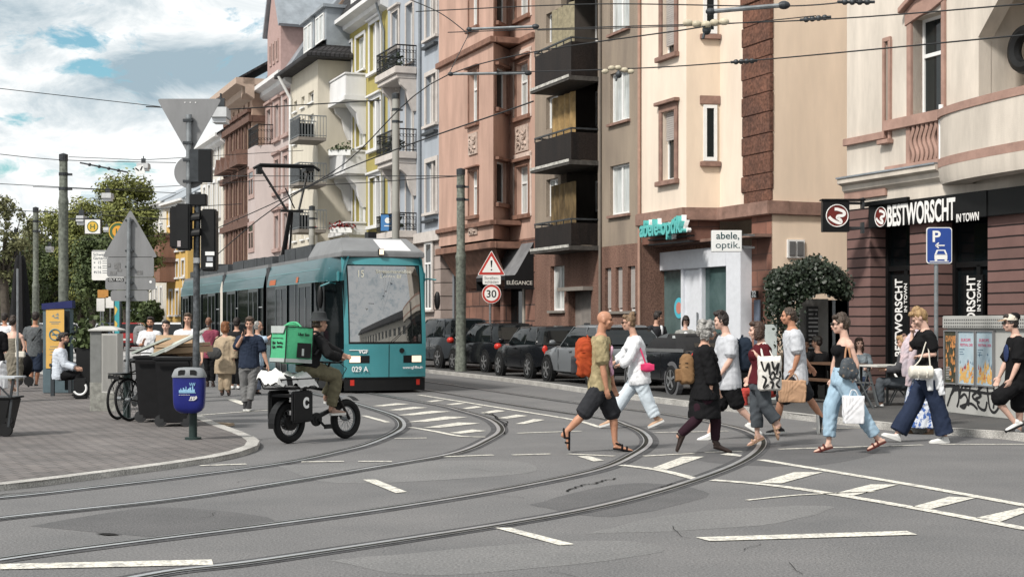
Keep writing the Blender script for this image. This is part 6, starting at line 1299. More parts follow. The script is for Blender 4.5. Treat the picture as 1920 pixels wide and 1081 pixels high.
# ---------------------------------------------------------------- tram
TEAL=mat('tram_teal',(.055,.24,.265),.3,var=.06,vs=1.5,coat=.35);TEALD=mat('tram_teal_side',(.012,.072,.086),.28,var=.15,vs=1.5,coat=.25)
ROOFG=mat('tram_roof_grey',(.17,.175,.18),.55,var=.12,vs=2);TBLK=dark('tram_black',.010,.4)
TGL=mat('tram_glass',(.004,.006,.007),.05,var=0,spec=.03)
SCREEN=mat('mirror_windscreen',(.012,.014,.015),.02,var=0);SCREEN.node_tree.nodes['Principled BSDF'].inputs['IOR'].default_value=7.5
LAMPW=mat('lit_headlamp',(.9,.68,.5),.3,var=0,emit=.6);LENS=mat('red_lens',(.45,.03,.02),.3,var=.1)
def tram():
    Y0=34.;o0=V(((725.5-U0)/F*Y0,Y0,0));t=thing('tram','teal low floor tram of line 15 with raised pantograph and lit headlamps','tram',o0,math.atan2(.3628,.9319))
    HW=1.175;FWD=.97
    def yf(x,z): 
        c=(x/FWD)**2*.13
        dz=z-1.12;return c+(.03*dz+.055*dz*dz if z>1.12 else .03*(1.12-z))
    def fp(x0,x1,z0,z1,off,nx=8,nz=8,cut=None):
        b=MB();g=[[(x0+(x1-x0)*i/nx,yf(x0+(x1-x0)*i/nx,z0+(z1-z0)*j/nz)+off,z0+(z1-z0)*j/nz) for i in range(nx+1)] for j in range(nz+1)]
        for j in range(nz):
            for i in range(nx): b.quad(g[j][i],g[j][i+1],g[j+1][i+1],g[j+1][i])
        return b
    def sx(y,z):
        s=min(1,max(0,y-.15)/1.5);s=s*s*(3-2*s) if y<1.65 else 1;x=FWD+(HW-FWD)*s
        return x-(max(0,z-2.55)/.57)**1.5*.13
    def sp(sd,y0,y1,z0,z1,off=0,ny=1,nz=1):
        b=MB();g=[[(sd*(sx(yy,zz)+off),yy,zz) for yy in [y0+(y1-y0)*i/ny for i in range(ny+1)]] for zz in [z0+(z1-z0)*j/nz for j in range(nz+1)]]
        for j in range(nz):
            for i in range(ny):
                q=(g[j][i],g[j][i+1],g[j+1][i+1],g[j+1][i]);b.quad(*(q[::-1] if sd<0 else q))
        return b
    def merge(*bs):
        m=MB()
        for b in bs: m.add(b.v,b.f)
        return m
    mk_=lambda n,m,*bs,par=t,sm=True:merge(*bs).build(n,m,par,smooth=sm)
    # front
    front=mk_('front_panel',TEAL,fp(-FWD,FWD,.35,1.12,0,12,4))
    mk_('windscreen_frame',TEAL,fp(-FWD,-.87,1.12,3.09,0,3,10),fp(.87,FWD,1.12,3.09,0,3,10),fp(-.87,.87,2.93,3.09,0,10,2))
    mk_('windscreen_seal',TBLK,fp(-.87,.87,1.12,2.93,.008,10,10))
    ws=mk_('windscreen',SCREEN,fp(-.84,.84,1.17,2.90,-.004,16,16))
    mk_('bumper_skirt',TBLK,fp(-FWD+.01,FWD-.01,.06,.345,.02,10,2))
    mk_('panel_seam',TBLK,fp(.045,.06,.36,1.11,-.003,1,2),fp(-.96,.96,.352,.37,-.004,10,1),par=front)
    for s in (-1,1):
        mk_('lamp_recess',TBLK,fp(min(s*.86,s*.40),max(s*.86,s*.40),.69,.86,-.004,5,3),par=front)
        b=fp(min(s*.85,s*.61),max(s*.85,s*.61),.705,.85,-.012,4,3);mk_('headlamp',LAMPW,b,par=front)
        mk_('reflector',LENS,fp(s*.78-.045,s*.78+.045,.18,.31,.014,2,2),par=front)
    b=MB();b.lathe([(.06,-.02),(.06,.0)],(.36,.03,.97),20,'y');b.build('camera_port',TBLK,front)
    WT=mat('tram_white_letters',(.72,.73,.73),.5,var=0)
    text('029 A',.2,TM((-.62,.044,.555),-.18),WT,'lettering',front,fit=(.37,.125),off=.003,ext=.002);text('www.vgf-ffm.de',.1,TM((.63,.044,.575),.18),WT,'lettering',front,fit=(.52,.085),off=.004,ext=.002)
    text('VGF',.13,TM((-.55,.032,.95),-.14),WT,'lettering',front,fit=(.22,.09),off=.005,ext=.002);b=MB();b.bar((-.86,.088,.985),(-.46,.018,.985),.012,.016);b.build('logo_bar',WT,front)
    DM=mat('dot_matrix',(.62,.6,.5),.5,var=0)
    text('15',.2,TM((-.55,.20,2.72),-.1),DM,'destination',ws,fit=(.13,.16),ext=.001);text('Stresemannallee',.1,TM((.22,.19,2.78),.04),DM,'destination',ws,fit=(.85,.085),ext=.001);text('Louisa Bf',.1,TM((.15,.175,2.66),.03),DM,'destination',ws,fit=(.5,.08),ext=.001)
    b=MB();b.bar((.06,.0,1.14),(.62,.055,1.62),.02,.012);b.bar((.12,.0,1.14),(.66,.06,1.62),.014,.012);b.bar((.62,.03,1.3),(.60,.10,2.1),.012);b.build('wiper',TBLK,t)
    # roof cap
    b=MB();zA,zB=3.10,3.58
    b.loft([[(-.99,.26,zA),(.99,.26,zA),(1.03,3.4,zA+.01),(-1.03,3.4,zA+.01)],[(-.98,.27,zA+.13),(.98,.27,zA+.13),(1.02,3.4,zA+.1),(-1.02,3.4,zA+.1)],[(-.80,1.05,zB),(.80,1.05,zB),(.80,3.4,zB),(-.80,3.4,zB)]]);rc=b.build('roof_cap',ROOFG,t,bevel=.02)
    b=MB();y0,z0,y1,z1=.34,3.25,.97,3.535
    b.add([(-.02,y0-.012,z0+.012),(.68,y0-.012,z0+.012),(.62,y1-.012,z1+.012),(-.06,y1-.012,z1+.012)],[(0,1,2,3)]);b.build('white_hatch',mat('white_hatch',(.6,.6,.6),.5,var=.04),rc)
    b=MB();b.box(-.13,-.01,.2,.3,3.15,3.29);lp=b.build('roof_lamp',TBLK,rc);b=MB();b.box(-.12,-.02,.185,.2,3.16,3.28);b.build('lens',LAMPW,lp)
    b=MB();b.box(-.1,.1,1.2,1.5,3.58,3.74);b.build('roof_camera',TBLK,rc);
    # sections
    secs=[(0.16,7.5),(7.95,14.1),(14.55,22.5)]
    WFR=mat('tram_window_frame',(.07,.085,.09),.4,.2,var=.1)
    for si,(a,e) in enumerate(secs):
        nm='car_section'
        ny=14 if si==0 else 2
        body=None
        for sd in (-1,1):
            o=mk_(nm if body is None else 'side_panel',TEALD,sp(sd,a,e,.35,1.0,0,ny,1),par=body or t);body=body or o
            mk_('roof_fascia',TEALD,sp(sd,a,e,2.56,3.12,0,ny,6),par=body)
            for z in (2.86,2.57): mk_('fascia_rib',mat('tram_pale_rib',(.10,.24,.26),.3,var=.05),sp(sd,a+.9*(si==0),e-.05,z,z+.015,.008,8,1),par=body)
            mk_('window_band',TGL,sp(sd,a,e,1.0,2.56,-.012,ny,1),par=body);mk_('side_skirt',TBLK,sp(sd,a+.2,e,.07,.35,-.02,10,1),par=body)
        b=MB();b.box(-1.04,1.04,a+(3.2 if si==0 else 0),e,3.121,3.2);b.build('roof_deck',ROOFG,body)
        b=MB()
        y=a+(3.45 if si==0 else .2);
        while y<e-.8: 
            l=R.uniform(.9,1.9);l=min(l,e-.15-y);b.box(-.88,.88,y,y+l,3.201,3.201+R.uniform(.22,.36));y+=l+.08
        b.build('roof_equipment',mat('roof_equipment_grey',(.045,.05,.055),.6,var=.3),body)
        # doors and posts
        doors={0:[(2.35,3.65),(5.0,6.3)],1:[(8.6,9.9),(11.9,13.2)],2:[(15.3,16.6),(18.,19.3),(20.6,21.9)]}[si]
        for d0,d1 in doors:
            for sd in (-1,1):
                dr=mk_('door',TGL,sp(sd,d0,d1,.34,2.5,.012),par=t)
                m=(d0+d1)/2
                mk_('door_frame',WFR,sp(sd,d0-.05,d0+.04,.34,2.56,.022),sp(sd,d1-.04,d1+.05,.34,2.56,.022),sp(sd,m-.035,m+.035,.34,2.5,.024),sp(sd,d0,d1,2.47,2.56,.022),par=dr)
                mk_('grab_rail',STEEL,sp(sd,m-.12,m-.09,.8,2.2,.03),par=dr)
        py=[y for y in np.arange(a+ (2.2 if si==0 else .1),e,1.75)]
        for y in py:
            if not any(d0-.15<y<d1+.1 for d0,d1 in doors): [mk_('window_post',WFR,sp(sd,y,y+.06,1.0,2.56,.004),par=body) for sd in (-1,1)]
        [mk_('sliding_sash',mat('pale_sash',(.30,.32,.33),.3,var=.1),sp(sd,y,y+.5,2.02,2.05,.004),par=body) for sd in (-1,1) for y in py[::2]]
        if si<2:
            b=MB();n=9
            for i in range(n):
                y=e+(.45)*i/n;s_=.0 if i%2 else .06;b.box(-1.1+s_,1.1-s_,y,y+.05,.3,3.1-s_)
            b.build('bellows',mat('bellows_grey',(.07,.075,.08),.8,var=.2),t)
    # orange side displays
    for y in (6.4,3.8): mk_('side_display',mat('display_orange',(.40,.10,.03),.4,var=.4,vs=40),sp(-1,y,y+(.75 if y>6 else .22),2.6,2.74,.01),par=t)
    # mirrors
    for s in (-1,1):
        b=MB();b.tube([(s*1.0,.55,2.6),(s*1.12,.4,2.62),(s*1.28,.30,2.6)] if s>0 else [(-1.02,.7,2.5),(-1.2,.5,2.52),(-1.22,1.3,2.45)],.022,6);ar=b.build('mirror_arm',TEAL,t)
        b=MB();x=1.3*s if s>0 else -1.24;y=.28 if s>0 else 1.25
        b.ell((x,y,2.2 if s<0 else 2.12),.07,.09,.28 if s<0 else .22);b.build('wing_mirror',TBLK,t,smooth=True)
        b=MB();b.box(s*.99,s*1.05,.4,.5,2.55,2.78);b.build('side_lamp',TEAL,t,bevel=.02)
    # bogies
    for y in (1.9,6.,9.,13.,16.,20.5):
        b=MB()
        for x in (-.72,.72): b.lathe([(.05,-.05),(.29,-.05),(.29,.05),(.05,.05)],(x,y,.3),18,'x')
        b.build('wheel',DSTEEL,t)
    b=MB();b.box(-1.0,1.0,.4,22.4,.36,.5);b.build('underframe',TBLK,t)
    # pantograph
    p=MB();y=9.8;z0=3.5
    base=MB();base.box(-.7,.7,y-.6,y+.9,z0-.32,z0-.2);
    for x in (-.6,.6):
        for q in (y-.5,y+.7): base.lathe([(.05,z0-.2),(.07,z0-.12),(.05,z0-.04)],(x,q,0),8)
    base.build('pantograph_base',DSTEEL,t)
    p.tube([(-.12,y+.5,z0-.1),(-.02,y-.1,4.82)],[.085,.06],8);p.tube([(.12,y+.7,z0-.1),(.06,y,4.8)],.03,6);p.build('lower_arm',TBLK,t)
    p=MB();p.bar((-.3,y-.1,4.82),(.36,y-.1,4.82),.07);p.tube([(-.12,y-.1,4.82),(-.82,y+.35,6.1)],.038,6);p.tube([(.22,y-.1,4.82),(.62,y+.35,6.12)],.038,6);p.tube([(.1,y-.1,4.9),(-.1,y+.2,5.5)],.02,5);p.build('upper_arm',TBLK,t)
    p=MB();p.tube([(-1.0,y+.35,6.05),(-.8,y+.35,6.17),(.75,y+.35,6.19),(.95,y+.35,6.06)],.045,7);p.tube([(-.85,y+.6,6.15),(.8,y+.6,6.17)],.035,7);p.box(.5,.75,y+.2,y+.7,6.02,6.12);p.box(-.9,-.75,y+.3,y+.5,5.9,6.12);p.build('contact_bow',TBLK,t)
    return t
tram()
# ---------------------------------------------------------------- cars
def paint(n,c,r=.2): return mat(n,c,r,var=0,coat=.22,spec=.15)
CP={'black':paint('car_black',(.008,.009,.011)),'grey':paint('car_grey',(.14,.15,.16)),'anth':paint('car_anthracite',(.035,.04,.045)),'silver':paint('car_silver',(.42,.43,.44)),'white':paint('car_white',(.6,.61,.62)),'red':paint('car_red',(.3,.03,.03)),'blue':paint('car_blue',(.03,.05,.1))}
ALLOY=mat('alloy_wheel',(.5,.51,.52),.3,.8,var=.05);CARGL=mat('car_glass',(.006,.008,.009),.03,var=0,spec=.4)
def car(label,pos,head,kind,col,L=3.9,W=1.74,Hh=1.45,group='cars parked along the kerb',plate=None,name='parked_car'):
    """local +y is the nose, origin at the rear left wheel contact"""
    t=thing(name,label,'car',pos,head,group)
    w=W/2;cx=w-.02;rw=.31 if kind!='suv' else .35;y0=-.75;m=CP[col];S=lambda s:y0+s
    belt=.93 if kind!='suv' else 1.05;hood=.92 if kind!='suv' else 1.05
    prof=[(0,.42,.80,.84),(.06,.30,belt-.06,.90),(.35,.24,belt-.0,.98),(1.0,.22,belt,1.),(L*.5,.22,belt-.02,1.),(L*.68,.22,belt-.03,1.),(L*.74,.23,hood,.99),(L-.35,.25,hood-.13,.95),(L-.08,.30,hood-.27,.86),(L,.40,hood-.36,.74)]
    b=MB();rings=[]
    for s,zl,zt,k in prof:
        ww=w*k;h=zt-zl
        rings.append([(cx-ww*.80,S(s),zl),(cx-ww*.96,S(s),zl+.1*h),(cx-ww,S(s),zl+.45*h),(cx-ww*.975,S(s),zl+.78*h),(cx-ww*.93,S(s),zt-.03),(cx-ww*.86,S(s),zt),(cx,S(s),zt+.02),(cx+ww*.86,S(s),zt),(cx+ww*.93,S(s),zt-.03),(cx+ww*.975,S(s),zl+.78*h),(cx+ww,S(s),zl+.45*h),(cx+ww*.96,S(s),zl+.1*h),(cx+ww*.80,S(s),zl)])
    b.loft(rings);body=b.build('body',m,t,smooth=38)
    r0,r1={'hatch':(.10,.45),'mini':(.12,.32),'suv':(.10,.42),'wagon':(.12,.6),'cabrio':(.42,.78)}[kind]
    f0,f1=L*.735,L*.60
    gl=[(r0,f0,.90,belt-.02),(r0+(r1-r0)*.5,f1+(f0-f1)*.5,.84,belt+(Hh-belt)*.52),(r1,f1,.74,Hh-.07)]
    def gring(s0,s1,k,z,n=6):
        ww=w*k;rad=.10;pts=[]
        for (xx,yy) in ((-ww+.12,S(s0)),(ww-.12,S(s0)),(ww,S(s0+.22)),(ww,S(s1-.3)),(ww-.16,S(s1)),(-ww+.16,S(s1)),(-ww,S(s1-.3)),(-ww,S(s0+.22))): pts.append((cx+xx,yy,z))
        return pts
    b=MB();b.loft([gring(*g) for g in gl]);
    gh=b.build('greenhouse' if kind!='cabrio' else 'soft_top',CARGL if kind!='cabrio' else mat('soft_top_fabric',(.012,.012,.013),.85,var=.2),t,smooth=30)
    b=MB();b.loft([gring(r1,f1,.745,Hh-.072),gring(r1+.03,f1-.06,.70,Hh-.025),gring(r1+.25,f1-.35,.52,Hh)]);b.build('roof',m if kind!='cabrio' else MT['soft_top_fabric'],t,smooth=30)
    # pillars, belt
    b=MB()
    def gp(s_rel,sd,z,off=.006):
        f_=(z-gl[0][3])/(gl[2][3]-gl[0][3]);k=gl[0][2]+(gl[2][2]-gl[0][2])*f_;a=gl[0][0]+(gl[2][0]-gl[0][0])*f_;e=gl[0][1]+(gl[2][1]-gl[0][1])*f_
        return V((cx+sd*(w*k+off),S(a+.22+(e-.3-a-.22)*s_rel),z))
    for sd in (-1,1):
        if kind!='cabrio':
            for s_,ww in ((.0,.09 if kind!='mini' else .05),(.40,.04),(1.0,.045)):
                b.bar(gp(s_,sd,belt),gp(s_,sd,Hh-.06),ww,.02,(0,1,0))
            for s0_,e0,k0,zz in (gl[0],): pass
        x=cx+sd*w*.925
    for sd in (-1,1):
        for nm_i in (0,1):
            pass
    if kind!='cabrio':
        # corner pillars front and rear
        for sd in (-1,1):
            P0=gring(*gl[0]);P2=gring(*gl[2]);i=(0,7) if sd<0 else (1,2);j=(5,6) if sd<0 else (4,3)
            for (u_,v_),wd in ((i,.5),(j,.35)):
                q=[V(P0[u_]).lerp(V(P0[v_]),.15),V(P0[u_]).lerp(V(P0[v_]),1),V(P2[v_]),V(P2[u_]).lerp(V(P2[v_]),.15)]
                c=V((cx,S(L*.4),1.1));q=[p+(V((p.x-c.x,0,0))*.012+V((0,p.y-c.y,0))*.006) for p in q];b.poly(q)
        b.build('pillars',m if kind!='mini' else BLKG,gh)
    if kind=='cabrio':
        b2=MB()
        for sd in (-1,1):
            b2.bar((cx+sd*(w*.935),S(.25),belt-.005),(cx+sd*(w*.945),S(L*.72),belt-.02),.012,.07)
        b2.build('silver_belt',ALLOY,t)
        for sd in (-1,1):
            b3=MB();q=[gp(-.02,sd,belt+.12,.01),gp(.16,sd,belt+.10,.01),gp(.19,sd,belt+.30,.01),gp(.04,sd,belt+.30,.01)];b3.poly(q if sd>0 else q[::-1]);b3.build('quarter_window',mat('hazy_window',(.3,.31,.31),.2),t)
            b3=MB();q=[gp(.46,sd,belt+.04,.008),gp(1.05,sd,belt+.02,.008),gp(1.0,sd,belt+.26,.008),gp(.5,sd,belt+.36,.008)];b3.poly(q if sd>0 else q[::-1]);b3.build('side_window',CARGL,t)
    wb=L-1.42
    for sd in (-1,1):
        for k,yy in ((0,0.),(1,wb)):
            x=cx+sd*(w-.02)
            b=MB();b.lathe([(0.01,-.1*sd),(rw+.075,-.1*sd),(rw+.075,.012*sd),(rw-.03,.02*sd)][:3],(x,yy,rw),24,'x');b.build('wheel_arch',BLK if (kind!='cabrio') else mat('grey_arch_trim',(.10,.10,.105),.5,var=0),t)
            b=MB();b.lathe([(rw*.6,-.12*sd),(rw*.96,-.12*sd),(rw,-.09*sd),(rw,.0*sd),(rw*.95,.03*sd),(rw*.66,.032*sd)],(x,yy,rw),26,'x');wh=b.build('wheel',RUB,t,smooth=True)
            b=MB();n=5 if kind!='mini' else 6
            b.lathe([(rw*.60,.024*sd),(rw*.67,.036*sd),(rw*.67,.02*sd)],(x,yy,rw),26,'x')
            for i in range(n):
                a=2*math.pi*i/n+.3;c_=V((x+.034*sd,yy,rw));d=V((0,math.cos(a),math.sin(a)));b.bar(c_+d*.02,c_+d*rw*.63,.05,.02,(1,0,0))
            b.lathe([(.01,.03*sd),(.05,.04*sd),(.05,.02*sd)],(x,yy,rw),12,'x');b.build('rim',ALLOY,wh)
    # rear face
    yr=S(0)-.004
    b=MB();b.box(cx-w*.76,cx+w*.76,S(.005)-.05,S(.3),.30,.47);b.build('rear_bumper',BLK if kind!='hatch' else m,t,bevel=.03)
    b=MB();zt=belt+.03;sl=(r1-r0)/(Hh-.07-belt+.02)
    q=[(cx-w*.66,S(r0+.03)-.012,belt+.06),(cx+w*.66,S(r0+.03)-.012,belt+.06),(cx+w*.55,S(r1-.08)-.012,Hh-.13),(cx-w*.55,S(r1-.08)-.012,Hh-.13)]
    if kind=='cabrio': q=[(a*.8+cx*.2,y-.01,z) for a,y,z in q]
    b.poly(q);b.build('rear_window',CARGL,t)
    for sd in (-1,1):
        b=MB();c=V((cx+sd*w*.74,S(.04),.76 if kind!='suv' else .9))
        if kind in('mini','cabrio'): b.ell(c,.085,.06,.15)
        else: b.ell(c+V((sd*.05,.06,.03)),.12,.13,.11)
        b.build('tail_lamp',LENS,t,smooth=True)
        b=MB();b.box(cx+sd*(w*.97),cx+sd*(w*.985+.02),S(L*.46),S(L*.46+.16),belt-.14,belt-.11);b.build('door_handle',CHROME if kind=='cabrio' else m,t)
        b=MB();b.ell((cx+sd*(w+.08),S(L*.70),belt+.08),.09,.06,.065);b.build('wing_mirror',m,t,smooth=True)
        b=MB()
        for s_ in (.36,.66): b.box(cx+sd*(w*.985),cx+sd*(w*.985+.012),S(L*s_),S(L*s_)+.008,.32,belt-.08)
        b.build('door_seam',BLK,t)
    b=MB();b.box(cx-.26,cx+.26,S(.0)-.022,S(.03),.60,.71);pl=b.build('number_plate',mat('plate_white',(.6,.6,.58),.5,var=0),t)
    if plate: text(plate,.09,TM((cx+.02,S(0)-.026,.655),0),BLS,'lettering',pl,fit=(.42,.07),ext=.001)
    return t
HD=math.radians
car('dark grey estate car with roof rails farthest along the kerb, right of the tram',G(822,690,.1),HD(24),'suv','anth',4.4,1.82,1.66)
car('black compact car with red tail lamp behind the green mast',G(909,697.5,.1),HD(24),'hatch','black',4.0,1.74,1.50)
car('black two tone small hatchback with white number plate',G(991,709,.1),HD(20),'mini','black',3.8,1.72,1.42,plate='OF JL 18')
car('grey hatchback behind the man with the orange backpack',G(1108,722.5,.1),HD(20),'wagon','grey',4.3,1.78,1.46)
car('black convertible with fabric roof and silver waistline beside the optician',G(1260,739,.1),HD(17),'cabrio','black',3.75,1.7,1.27)
c_=car('silver estate car behind the woman in the black top',A(303,V0,62)*1,HD(8),'suv','silver',4.5,1.8,1.62,'cars in the far street');c_.location.z=0
def carcopy(src,label,u,Y,h,cpaint=None,s=1.):
    c=copy_tree(src);p=A(u,V0,Y);c.location=(p.x,p.y,0);c.rotation_euler.z=HD(h);c['label']=label;c['group']='cars in the far street'
    if cpaint:
        for ch in c.children:
            if ch.name.startswith(('body','roof')) : ch.data=ch.data.copy();ch.data.materials[0]=CP[cpaint]
    return c
carcopy(c_,'white van-like car behind the man with the rucksack in the white shirt',272,58,10,'white');carcopy(c_,'dark blue car with a red brake lamp far down the street',176,92,6,'blue');carcopy(c_,'black car far down the street before the small white plates',198,100,6,'black');carcopy(c_,'dark red car far down the street beside the turquoise banner',212,86,6,'red');carcopy(c_,'white car behind the thinner mast at the far left',88,78,40,'white');carcopy(c_,'silver car behind the white shirted back at the left edge',-2,70,60)
# ---------------------------------------------------------------- cycles
def wheelset(par,c,rt,rr,ns,tm,thick,name='wheel'):
    """spoked wheel in the local x/z plane"""
    b=MB();b.torus(c,rr,rt,ax='y',n=36,m=8);o=b.build(name,tm,par,smooth=True)
    b=MB();b.torus(c,rr-rt*.95,.012,ax='y',n=32,m=6);b.lathe([(.03,-.05),(.03,.05)],c,12,'y')
    c=V(c)
    for i in range(ns): a=2*math.pi*i/ns;d=V((math.cos(a+.25*(-1)**i),0,math.sin(a+.25*(-1)**i)));e=V((math.cos(a),0,math.sin(a)));b.tube([c+d*.03+V((0,.03*(-1)**i,0)),c+e*(rr-rt)],.0028,4)
    b.build('rim_and_spokes',STEEL,o);return o
def ebike():
    a,f_=G(542,830.5),G(648,821.5);d=f_-a;wb=d.length;t=thing('delivery_bike','black fat tyred electric bike ridden by the courier in the bucket hat','bike',a,math.atan2(d.y,d.x))
    r=.275;BF=dark('bike_black',.012,.4)
    wheelset(t,(0,0,r),.052,r-.052,24,RUB,.1);wheelset(t,(wb,0,r),.052,r-.052,24,RUB,.1)
    b=MB();b.lathe([(.10,-.06),(.105,-.03),(.105,.03),(.10,.06)],(0,0,r),20,'y');b.build('hub_motor',BF,t,smooth=True)
    for c,a0,a1,nm in ((0,1.0,3.35,'rear_mudguard'),(wb,.85,2.5,'front_mudguard')):
        b=MB();R0=r+.045;P=[V((c+R0*math.cos(q),0,r+R0*math.sin(q))) for q in np.linspace(a0,a1,12)]
        for p,q in zip(P,P[1:]): b.quad(p+V((0,-.06,0)),p+V((0,.06,0)),q+V((0,.06,0)),q+V((0,-.06,0)))
        b.build(nm,BF if c==0 else mat('pale_mudguard',(.3,.31,.32),.4),t)
    b=MB();hz=.30;b.tube([(0,.07,r),(.42,.05,hz)],.02);b.tube([(0,-.07,r),(.42,-.05,hz)],.02);b.tube([(.40,0,hz),(.62,0,hz+.06),(.80,0,.42),(wb-.22,0,.62)],.035);b.tube([(.40,0,hz),(.27,0,.74)],.028);b.tube([(0,0,.45),(.32,0,.58)],.02)
    b.tube([(wb-.22,0,.55),(wb-.30,0,.80)],.035);b.tube([(wb-.22,.07,.60),(wb-.16,.075,.5),(wb,.075,r)],.02);b.tube([(wb-.22,-.07,.60),(wb-.16,-.075,.5),(wb,-.075,r)],.02);b.bar((wb-.22,-.08,.60),(wb-.22,.08,.60),.04);b.build('frame',BF,t,smooth=True)
    b=MB();b.tube([(wb-.30,0,.78),(wb-.34,0,1.0),(wb-.30,0,1.06)],.018);b.tube([(wb-.40,-.33,1.07),(wb-.30,-.12,1.06),(wb-.30,.12,1.06),(wb-.40,.33,1.07)],.014);b.tube([(wb-.3,-.2,1.05),(wb-.2,-.22,.98),(wb-.22,-.1,.8)],.006,5);b.tube([(wb-.3,.1,1.05),(wb-.18,.1,.92),(wb-.24,.05,.7)],.006,5);b.build('handlebar',BF,t)
    b=MB();b.box(wb-.22,wb-.16,-.05,.05,.68,.76);b.build('headlight',mat('lamp_lens',(.6,.62,.64)),t,bevel=.01)
    b=MB();b.lathe([(.09,-.02),(.095,0),(.09,.02)],(.44,-.06,hz),24,'y');b.lathe([(.05,-.03),(.05,.03)],(.44,-.06,hz),14,'y');b.bar((.44,-.1,hz),(.56,-.1,hz-.10),.025);b.bar((.44,.1,hz),(.34,.1,hz+.10),.025);b.bar((.52,-.14,hz-.10),(.64,-.14,hz-.10),.03,.06);b.build('crank_set',BF,t)
    b=MB();b.box(-.14,.14,-.18,.18,.62,.65);b.box(-.28,.32,-.19,.19,.72,.74);
    for x in (-.28,.32):
        for y in (-.19,.19): b.tube([(x,y,.73),(x+(.02 if x>0 else -.06),y*1.1,.86)],.008)
    b.tube([(-.34,-.21,.86),(.34,-.21,.86),(.34,.21,.86),(-.34,.21,.86),(-.34,-.21,.86)],.01);b.build('rear_basket',BF,t)
    pn=MB();pn.box(-.16,.20,-.26,-.19,.30,.70);pn.box(-.16,.20,.19,.26,.30,.70);pa=pn.build('side_pannier',BF,t,bevel=.02);text('C',.2,TM((.06,-.264,.545),0),WHITE,'letter',pa,fit=(.10,.15),off=.012,ext=.002)
    bt=MB();bt.box(.22,.34,-.07,.07,.32,.70);bt.build('battery',BF,t,bevel=.02)
    b=MB();b.ell((.24,0,.80),.17,.11,.05);b.build('saddle',BLK,t,smooth=True)
    # cloth heaped in the basket
    q=thing('white_blanket','crumpled white and black cloth heaped in the bike basket','blanket',t.location+V((0,0,.745)),t.rotation_euler.z)
    b=MB();n=22;g=[]
    for j in range(n+1):
        row=[]
        for i in range(n+1):
            x=-.40+.74*i/n;y=-.22+.44*j/n;e=(1-abs(2*i/n-1)**4)*(1-abs(2*j/n-1)**4);z=.10+.06*e+.028*math.sin(x*17+y*9)+.022*math.sin(y*23-x*12)+.014*math.sin(x*41+y*37)+R.uniform(-.009,.009)+(.06 if x<-.25 else 0);row.append((x,y,z if e>.02 else z-.08))
        g.append(row)
    for j in range(n):
        for i in range(n): b.mi(1 if (4<i<8 and j<16) else 0).quad(g[j][i],g[j][i+1],g[j+1][i+1],g[j+1][i])
    b.build('cloth',[mat('white_cloth',(.62,.62,.61),.8,var=.06),BLK],q,smooth=True);b=MB();b.box(-.03,.26,-.216,-.2,.02,.12);b.build('hanging_fold',mat('white_cloth',(.62,.62,.61)),q)
    return t
EB=ebike()
def bicycle(label,P,rz,lean=.06):
    t=thing('bicycle',label,'bicycle',P,rz,'bicycles parked at the sign post');t.rotation_euler=(lean,0,rz);BF=dark('bike_black',.012,.4)
    wheelset(t,(0,0,.34),.02,.32,20,RUB,.04);wheelset(t,(1.05,0,.34),.02,.32,20,RUB,.04);b=MB()
    b.tube([(0,0,.34),(.42,0,.28)],.012);b.tube([(0,0,.34),(.30,0,.78)],.010);b.tube([(.42,0,.28),(.28,0,.9)],.016);b.tube([(.42,0,.28),(.92,0,.78)],.018);b.tube([(.32,0,.74),(.9,0,.86)],.016);b.tube([(.90,0,.9),(.95,0,.7),(1.05,0,.34)],.014);b.build('frame',BF,t);b=MB();b.tube([(.88,-.28,1.02),(.92,-.1,1.04),(.92,.1,1.04),(.88,.28,1.02)],.012);b.tube([(.90,0,.9),(.92,0,1.04)],.014);b.build('handlebar',BF,t);b=MB();b.ell((.25,0,.94),.13,.08,.035);b.build('saddle',BLK,t,smooth=True);b=MB();b.lathe([(.09,-.01),(.09,.01)],(.42,-.03,.28),18,'y');b.bar((.42,-.08,.28),(.5,-.08,.14),.02);b.bar((.46,-.16,.14),(.54,-.08,.14),.05,.02);b.bar((.42,.08,.28),(.34,.08,.42),.02);b.build('crank_set',STEEL,t);b=MB();b.box(-.25,.2,-.07,.07,.73,.745);b.tube([(-.2,.06,.73),(0,.06,.34)],.006,5);b.tube([(-.2,-.06,.73),(0,-.06,.34)],.006,5);b.box(-.27,-.24,-.05,.05,.66,.72);b.build('carrier',BF,t);return t
b1=bicycle('dark bicycle leaning at the road sign post, the left one',G(221,786,kz),math.radians(72));b2=bicycle('dark bicycle between the road sign post and the wheelie bin',G(244,789,kz),math.radians(66),-.08)
